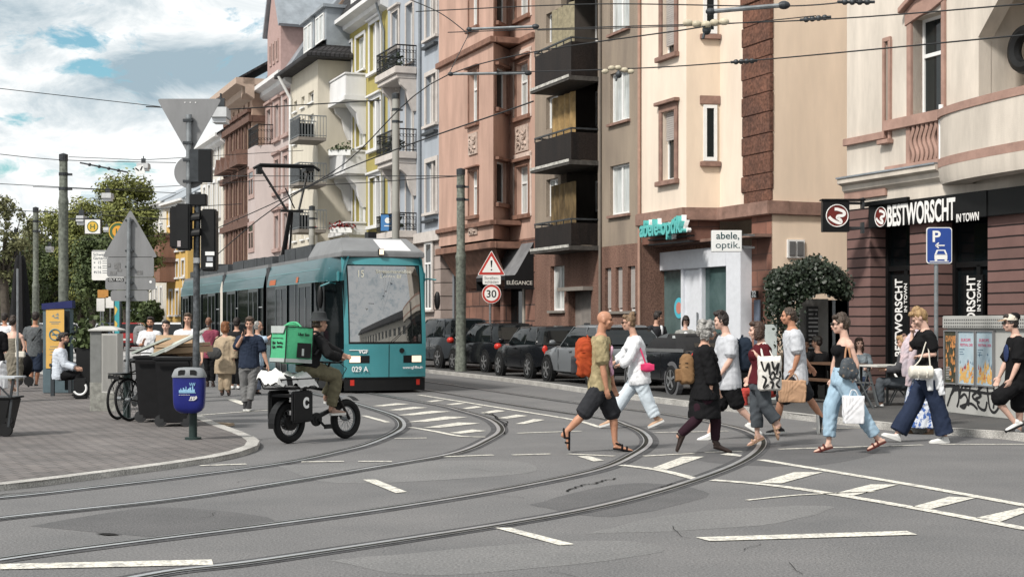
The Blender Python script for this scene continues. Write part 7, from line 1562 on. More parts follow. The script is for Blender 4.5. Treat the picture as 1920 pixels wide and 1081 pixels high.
# ---------------------------------------------------------------- people
def skin(n,c): 
    m=mat(n,c,.5,var=.10,vs=14,spec=.35);m.node_tree.nodes['Principled BSDF'].inputs['Subsurface Weight'].default_value=.0;return m
SK=skin('skin_light',(.46,.27,.195));SKT=skin('skin_tanned',(.40,.20,.125));SKB=skin('skin_brown',(.16,.08,.05));SKP=skin('skin_pale',(.56,.36,.285))
def cloth(n,c,c2=None,vs=9,**k): return mat('cloth_'+n,c,.85,var=.10,col2=c2,vs=vs,bump=.3,bs=16,spec=.08,**k)
def hairm(n,c,c2=None): return mat('hair_'+n,c,.5,col2=c2 or tuple(x*.45 for x in c),vs=26,streak=.25,bump=.5,bs=70,spec=.4)
EYE=mat('eye_dark',(.03,.02,.015),.2,var=0);LIP=mat('lips',(.30,.12,.10),.5,var=0)
rngp=np.random.RandomState(5)
def remesh(b,name,m,par,vox=.012,it=2,fold=0.,fs=9.,vert=.35,seed=0):
    me=bpy.data.meshes.new(name);me.from_pydata([tuple(p) for p in b.v],[],b.f);me.update()
    bm=bmesh.new();bm.from_mesh(me);bmesh.ops.recalc_face_normals(bm,faces=bm.faces);bm.to_mesh(me);bm.free()
    o=bpy.data.objects.new(name,me);C.objects.link(o)
    md=o.modifiers.new('r','REMESH');md.mode='VOXEL';md.voxel_size=vox
    if it: ms=o.modifiers.new('s','SMOOTH');ms.iterations=it;ms.factor=.5
    dg=bpy.context.evaluated_depsgraph_get();m2=bpy.data.meshes.new_from_object(o.evaluated_get(dg))
    bpy.data.objects.remove(o);bpy.data.meshes.remove(me)
    n=len(m2.vertices)
    if fold and n:
        co=np.empty(n*3,np.float32);m2.vertices.foreach_get('co',co);co=co.reshape(-1,3);no=np.empty(n*3,np.float32);m2.vertices.foreach_get('normal',no);no=no.reshape(-1,3)
        rs=np.random.RandomState(seed+11);d=np.zeros(n)
        wp=co+.07*np.stack([np.sin(co[:,1]*9+co[:,2]*5+i*2.1+seed)+.6*np.sin(co[:,0]*17-co[:,2]*11+i) for i in range(3)],1)
        for k in range(9):
            v=rs.normal(size=3);v[2]*=vert*2 if k%3 else 1.6;v/=np.linalg.norm(v);f=fs*rs.uniform(.6,2.6)
            d+=np.abs(np.sin(wp@v*f*2+rs.uniform(0,6)))**1.5/(1+.25*k)
        d=(d-d.mean())/(d.std()+1e-6);co+=no*((np.clip(d,-1.6,2.)+.9)*fold*.5)[:,None]
        m2.vertices.foreach_set('co',co.reshape(-1).astype(np.float32))
    m2.materials.clear();m2.materials.append(m);m2.polygons.foreach_set('use_smooth',[True]*len(m2.polygons));m2.update()
    m2.name=name;o=bpy.data.objects.new(name,m2);C.objects.link(o);o.parent=par;return o
def frame(d,hint):
    d=d.normalized();s=d.cross(hint)
    if s.length<1e-4: s=d.orthogonal()
    s.normalize();return s,s.cross(d)
def etube(b,pts,rad,hint,n=14):
    """elliptic tube: rad entries (across,along hint)"""
    rings=[]
    pts=[V(p) for p in pts]
    for i,p in enumerate(pts):
        d=pts[min(i+1,len(pts)-1)]-pts[max(i-1,0)];s,f=frame(d,hint);a,c=rad[i]
        rings.append([p+s*(a*math.cos(2*math.pi*k/n))+f*(c*math.sin(2*math.pi*k/n)) for k in range(n)])
    b.loft(rings)
def ball(b,p,r,rz=None): b.ell(p,r,r,rz or r,10,7)
def lerp(a,b_,t): return a.lerp(b_,t)
def limb(b,pts,r,n=10):
    """tapered limb with rounded joints"""
    b.tube(pts,r,n)
    for p,q in zip(pts,r): ball(b,p,q)
def hand(b,w,d,pn,s=1.,curl=.5,side=1):
    """w wrist, d hand direction, pn palm normal"""
    d=d.normalized();pn=(pn-d*pn.dot(d)).normalized();x=d.cross(pn)*side
    pc=w+d*.045*s
    etube(b,[w-d*.01,w+d*.02*s,w+d*.06*s,w+d*.088*s],[(.022*s,.017*s),(.033*s,.016*s),(.040*s,.015*s),(.036*s,.012*s)],pn,10)
    for i,(o,l) in enumerate(((-.030,.062),(-.010,.074),(.011,.070),(.030,.054))):
        p=w+d*.083*s+x*o*s;a=curl*(.8+.12*i);L=l*s/3
        P=[p];dd=d.copy()
        for k in range(3):
            a2=a*(k+.6)*.75;dd=(d*math.cos(a2)+pn*math.sin(a2));P.append(P[-1]+dd*L*1.15)
        b.tube(P,[.0095*s,.009*s,.0085*s,.0075*s],7);ball(b,P[-1],.0075*s)
    tp=[w+d*.025*s-x*.028*s,w+d*.05*s-x*.050*s+pn*.012*s,w+d*.075*s-x*.052*s+pn*.024*s,w+d*.092*s-x*.045*s+pn*.032*s]
    b.tube(tp,[.014*s,.011*s,.010*s,.008*s],7);ball(b,tp[-1],.008*s)
FAC={'R':V((1,0,0)),'L':V((-1,0,0)),'F':V((0,-1,0)),'B':V((0,1,0))}
def fvec(a): return FAC[a].copy() if isinstance(a,str) else V((math.cos(math.radians(a)),math.sin(math.radians(a)),0))
class Person:
    """figure posed by the picture columns of its joints at distance Y; metre offsets set the near and far side"""
    def __init__(s,label,Y,face,J,sk=SK,h=1.75,sex='m',look=None,pitch=0.,vox=.011,build=1.,group=None,zs=0.,dn=None):
        s.Y=Y;s.f=fvec(face);s.side=V((-s.f.y,s.f.x,0));s.h=h;k=h/1.75;s.k=k;s.sk=sk;s.sex=sex;s.vox=vox;s.bw=build
        # near side = toward camera
        nd=-1 if s.side.y>0 else 1
        s.ns=s.side*(-1 if s.side.y>0.05 else 1) if abs(s.side.y)>.05 else s.side
        if abs(s.side.y)<=.05: s.ns=V((-1,0,0))
        off=dict(ns=.17,ne=.20,nw=.19,fs=-.17,fe=-.20,fw=-.19,nh=.085,nk=.085,na=.08,nt=.08,fh=-.085,fk=-.085,fa=-.08,ft=-.08)
        s.J={}
        for n,v in J.items():
            d=v[2] if len(v)>2 else 0.
            dy=-off.get(n,0)*k*abs(s.side.y)+d
            s.J[n]=A(v[0],v[1],Y+dy)
        J=s.J
        for n in ('fs','fe','fw','fh','fk','fa','ft','ns','ne','nw','nh','nk','na','nt'):
            pass
        P=J['pel'];N=J['nk0'];up=(N-P).normalized();s.up=up
        w=.17*k if sex=='m' else .15*k
        for q,sg in (('ns',1),('fs',-1)):
            if q not in J: J[q]=N-up*.045*k+s.ns*sg*w
        for q,sg in (('nh',1),('fh',-1)):
            if q not in J: J[q]=P-up*.05*k+s.ns*sg*.088*k
        lk=fvec(look) if look is not None else s.f.copy();lk=(lk*math.cos(math.radians(pitch))+V((0,0,math.sin(math.radians(pitch)))));s.lk=lk.normalized()
        base=V((P.x,P.y,zs));s.t=thing('person',label,'person',base,0,group);s.o=base
        for q in J: J[q]=J[q]-base
        s.body()
    def tors(s,b,t0,t1,g,ga=None,n=11,flare=0.):
        """torso rings between heights t0..t1 (0 pelvis, 1 neck base) grown by g"""
        J=s.J;k=s.k;P,N=J['pel'],J['nk0'];u=s.up;L_=(N-P).length;sd=s.side;f=s.f
        if s.sex=='m': tab=[(-.22,.155,.105),(-.1,.17,.118),(.05,.168,.118),(.28,.158,.112),(.5,.165,.115),(.72,.182,.122),(.86,.178,.11),(.94,.14,.088),(1.0,.075,.066)]
        else: tab=[(-.22,.16,.11),(-.1,.178,.125),(.05,.168,.12),(.3,.132,.098),(.5,.142,.105),(.70,.160,.122),(.84,.158,.105),(.93,.125,.08),(1.0,.062,.058)]
        xs=[q[0] for q in tab];rings=[];sp=[]
        for i in range(n):
            t=t0+(t1-t0)*i/(n-1);a=float(np.interp(t,xs,[q[1] for q in tab]))*k*s.bw;c=float(np.interp(t,xs,[q[2] for q in tab]))*k*s.bw
            fl=flare*(1-i/(n-1));bow=.018*math.sin(math.pi*max(0,min(1,t)))*k
            p=P+u*(t*L_)+f*bow*-.6;a+=g+fl;c+=g+fl
            fu=(f-u*f.dot(u)).normalized();rings.append([p+sd*(a*math.cos(2*math.pi*j/18))+fu*(c*math.sin(2*math.pi*j/18)) for j in range(18)])
        b.loft(rings)
        if s.sex=='f' and t1>.75:
            for q in (-1,1): b.ell(P+u*(.70*L_)+sd*q*.07*k+f*.085*k,.062*k+g,.062*k+g,.066*k+g,10,7)
    def arm(s,q): J=s.J;return [J[q+'s'],J[q+'e'],J[q+'w']]
    def leg(s,q): J=s.J;return [J[q+'h'],J[q+'k'],J[q+'a']]
    def legpts(s,q,fr,r,off=0.):
        """points down the leg to fraction fr (1 knee, 2 ankle) with radii interpolated from r list"""
        h,kn,a=s.leg(q);pts=[];rr=[];n=9
        for i in range(n):
            t=fr*i/(n-1);p=lerp(h,kn,t) if t<=1 else lerp(kn,a,t-1);pts.append(p);rr.append(float(np.interp(i/(n-1),np.linspace(0,1,len(r)),r))*s.k)
        return pts,rr
    def footdir(s,q): d=s.J[q+'t']-s.J[q+'a'];return d
    def foot(s,b,q,g=0.,sole=False,heelh=0.):
        J=s.J;k=s.k;a,t=J[q+'a'],J[q+'t'];d=t-a
        # foot frame: toe is on the ball/tip at sole level; heel below/behind the ankle
        fl=d.copy();L_=.25*k
        ax=d.normalized()
        # sole direction: rotate so that ankle is ~.08 above the sole
        hz=.075*k;dl=max(d.length,.12);ang=math.asin(min(.9,hz/dl))
        sd=s.side;x=ax;up=sd.cross(x)*(1);
        if up.z<0 and abs(x.z)<.9: up=-up
        if abs(x.z)>=.9: up=-s.f if x.z<0 else s.f; up=(up-x*up.dot(x)).normalized()*(-1 if x.z<0 else 1)*-1
        x2=(x*math.cos(ang)+up*math.sin(ang)).normalized();u2=(up*math.cos(ang)-x*math.sin(ang)).normalized()
        tip=t;heel=tip-x2*L_
        prof=[(0,.026,.035,.03),(.1,.034,.05,.045),(.3,.036,.058,.06),(.5,.040,.045,.045),(.75,.046,.034,.033),(.92,.040,.026,.026),(1.0,.02,.016,.02)]
        sv=x2.cross(u2);rings=[]
        for tt,wd,hh,_ in prof:
            c=heel+x2*(L_*tt)+u2*(hh*k*.5);rings.append([c+sv*((wd*k+g)*math.cos(2*math.pi*j/12))+u2*((hh*k*.5+g)*max(-.85,math.sin(2*math.pi*j/12))) for j in range(12)])
        b.loft(rings);s.fr=getattr(s,'fr',{});s.fr[q]=(heel,x2,u2,sv,L_)
        b.tube([a,heel+x2*L_*.2+u2*.045*k],[.036*k+g,.036*k+g],10);return heel,x2,u2,sv,L_
    def body(s):
        J=s.J;k=s.k;b=MB();s.tors(b,-.2,1.,0)
        for q in 'nf':
            if q+'w' in J:
                S_,E,W=s.arm(q);ball(b,S_,.056*k)
                m1=lerp(S_,E,.35);m2=lerp(E,W,.3);r=k*(1 if s.sex=='m' else .86)
                limb(b,[lerp(S_,J['nk0'],.35),S_,m1,E,m2,W],[.058*k,.053*r,.049*r,.038*r,.041*r,.026*r])
                d=(W-E).normalized();hd=J.get(q+'d');d=(hd-W).normalized() if hd else d
                pn=s.f*.4-s.ns*(.9 if q=='n' else -.9);
                if abs(pn.normalized().dot(d))>.9: pn=V((0,0,-1))
                s.hn=getattr(s,'hn',{});s.hn[q]=(W,d);hand(b,W,d,pn,k*(1. if s.sex=='m' else .9),J.get(q+'c',.55) if not isinstance(J.get(q+'c'),V) else .55,1 if q=='n' else -1)
            if q+'a' in J:
                h,kn,a=s.leg(q);r=k
                limb(b,[h,lerp(h,kn,.3),lerp(h,kn,.7),kn,lerp(kn,a,.28)+(0*s.f),lerp(kn,a,.6),a],[.088*r,.082*r,.062*r,.050*r,.054*r,.042*r,.032*r],12)
                s.foot(b,q)
        # neck and head
        hd=J['hd'];N=J['nk0'];lk=s.lk;sd=V((0,0,1)).cross(lk).normalized();up=lk.cross(sd).normalized();s.hu=up;s.hs=sd
        b.tube([N-s.up*.05*k,N,lerp(N,hd,.5)-lk*.015*k,hd-lk*.01*k],[.072*k,.056*k,.052*k,.055*k],12)
        hk=k**.5 if k<1 else 1.;s.hk=hk
        def hp(x,y,z): return hd+(sd*x+lk*y+up*z)*hk
        s.hp=hp;rot=Matrix((sd,lk,up)).transposed()
        b.ell(hp(0,-.012,.028),.074*hk,.093*hk,.088*hk,16,10,rot);b.ell(hp(0,.012,-.035),.060*hk,.072*hk,.078*hk,14,9,rot)
        b.ell(hp(0,.045,-.088),.030*hk,.030*hk,.026*hk,10,7,rot);b.ell(hp(0,.070,.022),.052*hk,.018*hk,.014*hk,10,6,rot)
        b.loft([[hp(-.007,.083,.018),hp(.007,.083,.018),hp(.006,.07,.018),hp(-.006,.07,.018)],[hp(-.016,.105,-.028),hp(.016,.105,-.028),hp(.018,.075,-.032),hp(-.018,.075,-.032)],[hp(-.010,.088,-.038),hp(.010,.088,-.038),hp(.012,.07,-.04),hp(-.012,.07,-.04)]]);ball(b,hp(0,.098,-.025),.014*hk)
        b.ell(hp(0,.082,-.060),.024*hk,.012*hk,.010*hk,8,6,rot)
        for x in (-1,1):
            b.ell(hp(x*.076,-.008,-.005),.012*hk,.022*hk,.034*hk,8,7,rot);b.ell(hp(x*.042,.060,-.03),.026*hk,.022*hk,.022*hk,8,6,rot)
        s.bd=remesh(b,'body',s.sk,s.t,s.vox,1)
        for x in (-1,1):
            e=MB();e.ell(hp(x*.032,.082,.004),.014*hk,.008*hk,.007*hk,8,6,rot);e.build('eye',EYE,s.t,smooth=True)
            e=MB();e.ell(hp(x*.032,.086,.024),.019*hk,.007*hk,.004*hk,8,5,rot);e.build('eyebrow',hairm('brow',(.06,.04,.03)),s.t,smooth=True)
        e=MB();e.ell(hp(0,.090,-.060),.022*hk,.007*hk,.007*hk,8,5,rot);e.build('mouth',LIP,s.t,smooth=True)
    # ---- clothing
    def top(s,m,t0=-.12,t1=.95,g=.018,sl=.5,sr=.066,name='shirt',flare=.01,fold=.005,fs=10,ext=None,sfl=.012,arms='nf'):
        b=MB();s.tors(b,t0,t1,g,flare=flare);k=s.k;J=s.J
        for q in arms:
            if q+'w' in J and sl>0:
                S_,E,W=s.arm(q);pts=[lerp(S_,J['nk0'],.4)-s.up*.01,S_];rr=[.072*k,sr*k*1.02]
                n=6
                for i in range(1,n+1):
                    t=sl*i/n;pts.append(lerp(S_,E,t*2) if t<=.5 else lerp(E,W,(t-.5)*2));rr.append((sr*(1-.32*t)+sfl*(i/n))*k)
                limb(b,pts[:-1],rr[:-1],12);b.tube(pts[-2:],rr[-2:],12)
        if ext: ext(b)
        return remesh(b,name,m,s.t,s.vox,2,fold,fs,seed=len(s.t.children)+int(s.Y*7))
    def legs(s,m,fr=1.95,r=(.105,.095,.078,.072,.066,.064),name='trousers',t1=.14,g=.016,fold=.006,fs=8,it=2):
        b=MB();s.tors(b,-.2,t1,g,n=6)
        for q in 'nf':
            if q+'a' in s.J:
                pts,rr=s.legpts(q,fr,r);b.tube(pts,rr,14);ball(b,pts[0],rr[0]*1.02)
                for p,q_ in list(zip(pts,rr))[1:-1]: ball(b,p,q_*.995)
        return remesh(b,name,m,s.t,s.vox,it,fold,fs,seed=3+int(s.Y*5))
    def skirt(s,m,z1,w0,w1,d0,d1,t0=.25,name='skirt',fold=.012,cx=0.,fs=7):
        """hangs from torso height t0 to world height z1"""
        b=MB();P,N=s.J['pel'],s.J['nk0'];top=lerp(P,N,t0);rings=[];n=8
        for i in range(n):
            t=i/(n-1);p=V((top.x+cx*t,top.y,top.z+(z1-s.o.z-top.z)*t));a=w0+(w1-w0)*t;c=d0+(d1-d0)*t
            rings.append([p+s.f*(a*math.cos(2*math.pi*j/20))+s.side*(c*math.sin(2*math.pi*j/20)) for j in range(20)])
        b.loft(rings);return remesh(b,name,m,s.t,s.vox,1,fold,fs,vert=.05,seed=int(s.Y))
    def shoes(s,m,name='shoe',g=.008,sole=None,high=False,sandal=False):
        for q in 'nf':
            if q+'a' not in s.J: continue
            b=MB()
            if sandal:
                heel,x2,u2,sv,L_=s.fr[q];k=s.k
                pr=[(0,.03),(.3,.036),(.7,.048),(.95,.04),(1.04,.018)];b.loft([[heel+x2*L_*t-u2*.012+sv*w,heel+x2*L_*t-u2*.012-sv*w,heel+x2*L_*t+u2*.008-sv*w,heel+x2*L_*t+u2*.008+sv*w] for t,w in pr])
                for t,hh in ((.66,.045),(.42,.062)): c=heel+x2*L_*t;b.tube([c+sv*.046,c+sv*.03+u2*hh*.8,c+u2*hh,c-sv*.03+u2*hh*.8,c-sv*.046],[.013]*5,6)
                if sandal==2:
                    c=heel+x2*L_*.12;b.tube([c+x2*.06+sv*.04+u2*.06,c+u2*.07+sv*.036,c-x2*.035+u2*.07,c+u2*.07-sv*.036,c+x2*.06-sv*.04+u2*.06],[.012]*5,6)
                b.build('sandal',m,s.t,smooth=True);continue
            s.foot(b,q,g);a=s.J[q+'a']
            if high: b.tube([a,lerp(a,s.J[q+'k'],.16)],[.045*s.k,.044*s.k],12)
            o=remesh(b,name,m,s.t,.009,1)
            if sole:
                heel,x2,u2,sv,L_=s.fr[q];bb=MB();pr=[(-.04,.022),(.05,.037),(.3,.042),(.7,.054),(.95,.046),(1.05,.02)]
                bb.loft([[heel+x2*L_*t-u2*.016+sv*w,heel+x2*L_*t-u2*.016-sv*w,heel+x2*L_*t+u2*.014-sv*w,heel+x2*L_*t+u2*.014+sv*w] for t,w in pr]);bb.build('sole',sole,o,smooth=True)
    def hair(s,m,style,name='hair'):
        hp=s.hp;hk=s.hk;rot=Matrix((s.hs,s.lk,s.hu)).transposed();b=MB();E=lambda c,x,y,z:b.ell(hp(*c),x*hk,y*hk,z*hk,14,9,rot)
        if style=='receding': E((0,-.035,.03),.080,.078,.086);E((0,-.045,-.03),.066,.055,.06)
        elif style=='fringe': 
            for x in (-1,1): E((x*.05,-.035,-.01),.033,.055,.045)
            E((0,-.06,-.01),.06,.05,.05)
        else:
            E((0,-.024,.042),.083,.092,.090);E((0,-.055,-.005),.072,.055,.075)
        rg=random.Random(int(s.Y*100))
        if style in('short','tousled'): 
            E((0,.045,.095),.06,.045,.035)
            for x in (-1,1): E((x*.066,-.01,.012),.018,.03,.035)
        if style=='tousled':
            for _ in range(16): a=rg.uniform(0,6.3);E((.06*math.cos(a),.05+.07*math.sin(a)*.9-.04,.10+rg.uniform(-.01,.03)),.026,.026,.03)
        if style=='curly':
            for _ in range(46):
                a=rg.uniform(0,6.3);z=rg.uniform(-.10,.12);r=.085*math.sqrt(max(.15,1-((z-.02)/.14)**2));y=r*math.sin(a)*1.1-.03
                if y>.045 and z<.06: continue
                E((r*math.cos(a),y,z),.032,.032,.032)
        if style=='bob':
            for x in (-1,1): E((x*.064,-.02,-.035),.03,.062,.095)
            E((0,-.062,-.05),.072,.048,.085);E((0,.04,.092),.066,.05,.034)
        if style=='long':
            for x in (-1,1): E((x*.068,-.01,-.06),.03,.055,.13)
            E((0,-.06,-.10),.085,.045,.15);E((0,.04,.092),.066,.05,.034)
        if style=='bun': E((0,-.06,.135),.042,.042,.040);E((0,.045,.092),.066,.045,.032)
        if style=='lowbun': E((0,-.125,-.02),.036,.034,.036);E((0,.04,.09),.066,.05,.03)
        if style=='updo': E((0,-.075,.02),.075,.06,.085);E((0,.045,.092),.066,.045,.032);E((0,-.03,.115),.06,.06,.04)
        if style=='pony': E((0,-.115,-.01),.03,.028,.03);b.tube([hp(0,-.11,-.01),hp(0,-.14,-.05),hp(.0,-.135,-.10)],[.028*hk,.026*hk,.010*hk],8)
        if style=='recpony': E((0,-.04,.03),.081,.082,.086);E((0,-.12,-.03),.03,.028,.03);b.tube([hp(0,-.11,-.03),hp(0,-.125,-.06),hp(.0,-.11,-.09)],[.026*hk,.024*hk,.008*hk],8);
        if style=='beard': pass
        return remesh(b,name,m,s.t,.008,1,.007,30,vert=.25,seed=int(s.Y*3))
    def beard(s,m):
        hp=s.hp;hk=s.hk;rot=Matrix((s.hs,s.lk,s.hu)).transposed();b=MB();b.ell(hp(0,.035,-.085),.055*hk,.055*hk,.042*hk,12,8,rot);return remesh(b,'beard',m,s.t,.009,1,.002,40)
    def cap(s,m,bm=None,brim=True,z=.045):
        hp=s.hp;hk=s.hk;b=MB();rings=[]
        for i in range(7):
            t=i/6*math.pi/2;r=math.cos(t);rings.append([hp(.088*r*math.cos(a),-.012+.105*r*math.sin(a),z+.088*math.sin(t)) for a in [2*math.pi*j/20 for j in range(20)]])
        b.loft(rings);o=b.build('cap',m,s.t,smooth=True)
        if brim:
            b=MB();g=[]
            for j in range(7):
                x=-.075+.15*j/6;y1=.09+.085*math.sqrt(max(0,1-(x/.085)**2));g.append((hp(x,.07,z+.012),hp(x,y1,z-.006-.25*x*x),))
            for p,q in zip(g,g[1:]): b.quad(p[0],q[0],q[1],p[1]);b.quad(p[0]-s.hu*.006,p[1]-s.hu*.006,q[1]-s.hu*.006,q[0]-s.hu*.006);b.quad(p[1],q[1],q[1]-s.hu*.006,p[1]-s.hu*.006)
            b.build('brim',bm or m,o)
        return o
    def glasses(s,m,name='sunglasses',big=1.):
        hp=s.hp;hk=s.hk;rot=Matrix((s.hs,s.lk,s.hu)).transposed();b=MB()
        for x in (-1,1):
            b.ell(hp(x*.033,.097,.004),.027*hk*big,.008*hk,.019*hk*big,12,7,rot);b.bar(hp(x*.06,.088,.01),hp(x*.077,-.02,.012),.006,.008)
        b.bar(hp(-.02,.1,.01),hp(.02,.1,.01),.006);b.build(name,m,s.t)
    def P3(s,u,v,d=0.): return A(u,v,s.Y+d)
def bag(label,c,yaw,w,d,h,m,cat='backpack',name='backpack',tilt=0.,pocket=None,straps=None,top=True,fold=.006):
    """soft backpack: c centre in world"""
    t=thing(name,label,cat,c,yaw);t.rotation_euler=(tilt,0,yaw);b=MB();rings=[]
    for z,k,kd in ((-.5,.78,.8),(-.44,.95,.95),(-.2,1.,1.05),(.15,.98,1.),(.36,.86,.85),(.47,.62,.6),(.5,.3,.3)):
        rings.append([(w/2*k*math.copysign(abs(math.cos(a))**.6,math.cos(a)),d/2*kd*math.copysign(abs(math.sin(a))**.6,math.sin(a)),h*z) for a in [2*math.pi*j/20 for j in range(20)]])
    b.loft(rings);o=remesh(b,'pack',m,t,.012,1,fold,12)
    b=MB();b.loft([[(w*.36*x,-d*.5-.0*1-dd,h*z) for x,z in ((-1,-.42),(1,-.42),(1,-.02),(-1,-.02))] for dd in (-.03,.05)]);remesh(b,'front_pocket',pocket or m,t,.01,2,fold*.5,14)
    b=MB()
    for x in (-1,1): b.tube(spline([V((x*w*.28,d*.45,h*.42)),V((x*w*.3,d*.5+.10,h*.48)),V((x*w*.32,d*.5+.19,h*.28)),V((x*w*.32,d*.5+.12,-h*.05)),V((x*w*.3,d*.45,-h*.3))],4),.018,6)
    b.build('shoulder_strap',straps or m,t);b=MB()
    b.tube([(-.05,d*.2,h*.49),(-.03,d*.15,h*.56),(.03,d*.15,h*.56),(.05,d*.2,h*.49)],.01,5);b.build('grab_loop',straps or m,t)
    b=MB()
    for z in (.16,.02): b.tube([(w*.5*math.cos(a)*1.02,-abs(d*.52*math.sin(a)),h*z) for a in np.linspace(math.pi,2*math.pi,11)],.006,5)
    b.build('zip_line',straps or m,t);return t
DEN_L=cloth('pale_denim',(.33,.45,.55),(.28,.40,.50),2.5);DEN_W=cloth('bleached_denim',(.56,.62,.67),(.50,.56,.61),2.5);DEN_D=cloth('navy_denim',(.026,.036,.068),(.017,.024,.045),3);DEN_G=cloth('grey_denim',(.075,.085,.095),(.06,.068,.078),3)
BK=cloth('black',(.010,.010,.011));BK2=cloth('washed_black',(.017,.017,.018));WH=cloth('white',(.66,.67,.69));LG=cloth('light_grey',(.46,.475,.505));NV=cloth('navy',(.022,.03,.05));MAR=cloth('maroon',(.075,.012,.016));GRY=cloth('grey_trousers',(.15,.15,.15));BEI=cloth('beige',(.36,.285,.20));OLV=cloth('olive_trousers',(.16,.145,.095),(.12,.108,.07));CHAR=cloth('charcoal',(.028,.029,.033))
WSO=mat('white_sole',(.62,.62,.6),.6,var=.05);LEA=mat('dark_leather',(.02,.012,.01),.5,var=.2);SNW=mat('white_sneaker',(.62,.62,.61),.6,var=.08);SNK=mat('black_sneaker',(.012,.012,.013),.6,var=.1);SAN=mat('tan_sandal',(.42,.27,.18),.6,var=.15)
SGL=mat('sunglass_lens',(.012,.008,.006),.1,var=0)
def strap(name,label,cat,pts,r,m,flat=None):
    pass
# 1 ---- man with orange rucksack
p=Person('bald man in tie-dyed T-shirt, black shorts and sandals striding right',18.5,'R',dict(hd=(1135,600),nk0=(1127,626),ns=(1126,643),ne=(1131,692),nw=(1137,726),fs=(1131,643),fe=(1141,690),fw=(1150,722),pel=(1124,724),nh=(1122,732),nk=(1093,777),na=(1056,815),nt=(1067,842),fh=(1129,732),fk=(1150,779),fa=(1153,829),ft=(1187,846)),SKT,1.76,look=-12)
p.top(mat('tie_dye_cloth',(.40,.33,.19),.85,col2=(.17,.14,.075),vs=7,bump=.5,bs=16),t0=-.08,sl=.36,sr=.078,sfl=.02,name='tie_dye_shirt');p.legs(CHAR,.98,(.115,.115,.11,.105,.105),name='shorts',t1=.02,g=.012);p.shoes(BK,sandal=2)
bb=MB();f=p.f;c=p.J['pel'].lerp(p.J['nk0'],.55)+p.f*.135;
for i in range(26):
    q=c+V((R.uniform(-.03,.01),R.uniform(-.13,.10),R.uniform(-.2,.14)));bb.ell(q,.02,.03,.05,7,5)
remesh(bb,'pink_patches',cloth('pink_wash',(.50,.24,.36),(.6,.42,.5),12),p.t,.01,2)
bag('orange hiking rucksack with grey pocket worn by the bald man',p.P3(1096,668),math.pi/2-.12,.30,.22,.46,cloth('orange_ripstop',(.40,.075,.025),(.27,.045,.02),8),tilt=-.10,pocket=cloth('grey_pocket',(.045,.045,.05)),straps=cloth('orange_ripstop',(.40,.075,.025)),fold=.012).rotation_euler=(0,.12,-math.pi/2)
# 2 ---- woman in white shirt
p=Person('woman with bun, white shirt and pale jeans walking left behind the bald man',22.6,'L',dict(hd=(1178,605),nk0=(1188,627),ns=(1194,642),ne=(1178,676),nw=(1160,684),nd=(1150,686),fs=(1184,640),fe=(1168,668),fw=(1153,678),pel=(1198,704),nh=(1199,710),nk=(1212,746),na=(1230,784),nt=(1216,800),fh=(1195,710),fk=(1169,745),fa=(1143,784),ft=(1124,799)),SK,1.70,'f')
p.top(WH,t0=-.2,sl=.86,sr=.075,flare=.035,sfl=.022,name='white_shirt',fold=.008);p.legs(DEN_W,1.9,(.11,.11,.10,.098,.094,.092),name='wide_jeans');p.shoes(SAN,name='shoe',sole=WSO);p.hair(hairm('dark_blond',(.22,.14,.075),(.10,.06,.035)),'bun');p.glasses(SGL)
t=thing('shoulder_bag','bright pink shoulder bag on a pink strap of the woman in white',  'shoulder bag',p.P3(1214,686,-.22));b=MB();b.ell((0,0,-.02),.10,.05,.075);b.box(-.10,.10,-.04,.04,-.06,.03);PKM=mat('pink_leather',(.55,.035,.12),.45,var=.1);remesh(b,'bag_body',PKM,t,.01,2);b=MB();b.tube(spline([p.P3(1210,680,-.2)-t.location,p.P3(1203,660,-.2)-t.location,p.P3(1192,634,-.12)-t.location,p.P3(1186,628,.02)-t.location],5),.013,6);b.build('strap',PKM,t)
# 3 ---- woman with grey hair
p=Person('woman with grey curly hair in a long black dress and ankle boots striding right',18.3,'R',dict(hd=(1328,620),nk0=(1321,645),ns=(1322,660),ne=(1333,703),nw=(1333,731),fs=(1326,660),fe=(1340,700),fw=(1346,728),pel=(1321,738),nh=(1318,746),nk=(1306,786),na=(1272,817),nt=(1270,847),fh=(1326,746),fk=(1342,786),fa=(1341,829),ft=(1372,849)),SK,1.66,'f',build=1.12)
p.skirt(BK,A(0,783,18.3).z,.15,.205,.17,.19,t0=.5,name='dress_skirt',fold=.008);p.top(BK,t0=-.1,sl=.78,sr=.085,flare=.03,name='dress_top',fold=.006);p.legs(cloth('dark_plum',(.026,.012,.018)),1.9,(.105,.1,.082,.072,.066,.056),name='leggings',fold=.002);p.shoes(LEA,name='ankle_boot',high=True,g=.011);p.hair(hairm('silver',(.42,.41,.39),(.12,.115,.11)),'curly')
bag('tan suede backpack on the back of the woman in black',p.P3(1288,691),math.pi/2,.24,.18,.36,cloth('tan_suede',(.24,.145,.075),(.16,.09,.045),6),straps=BK).rotation_euler=(0,-.12,-math.pi/2)
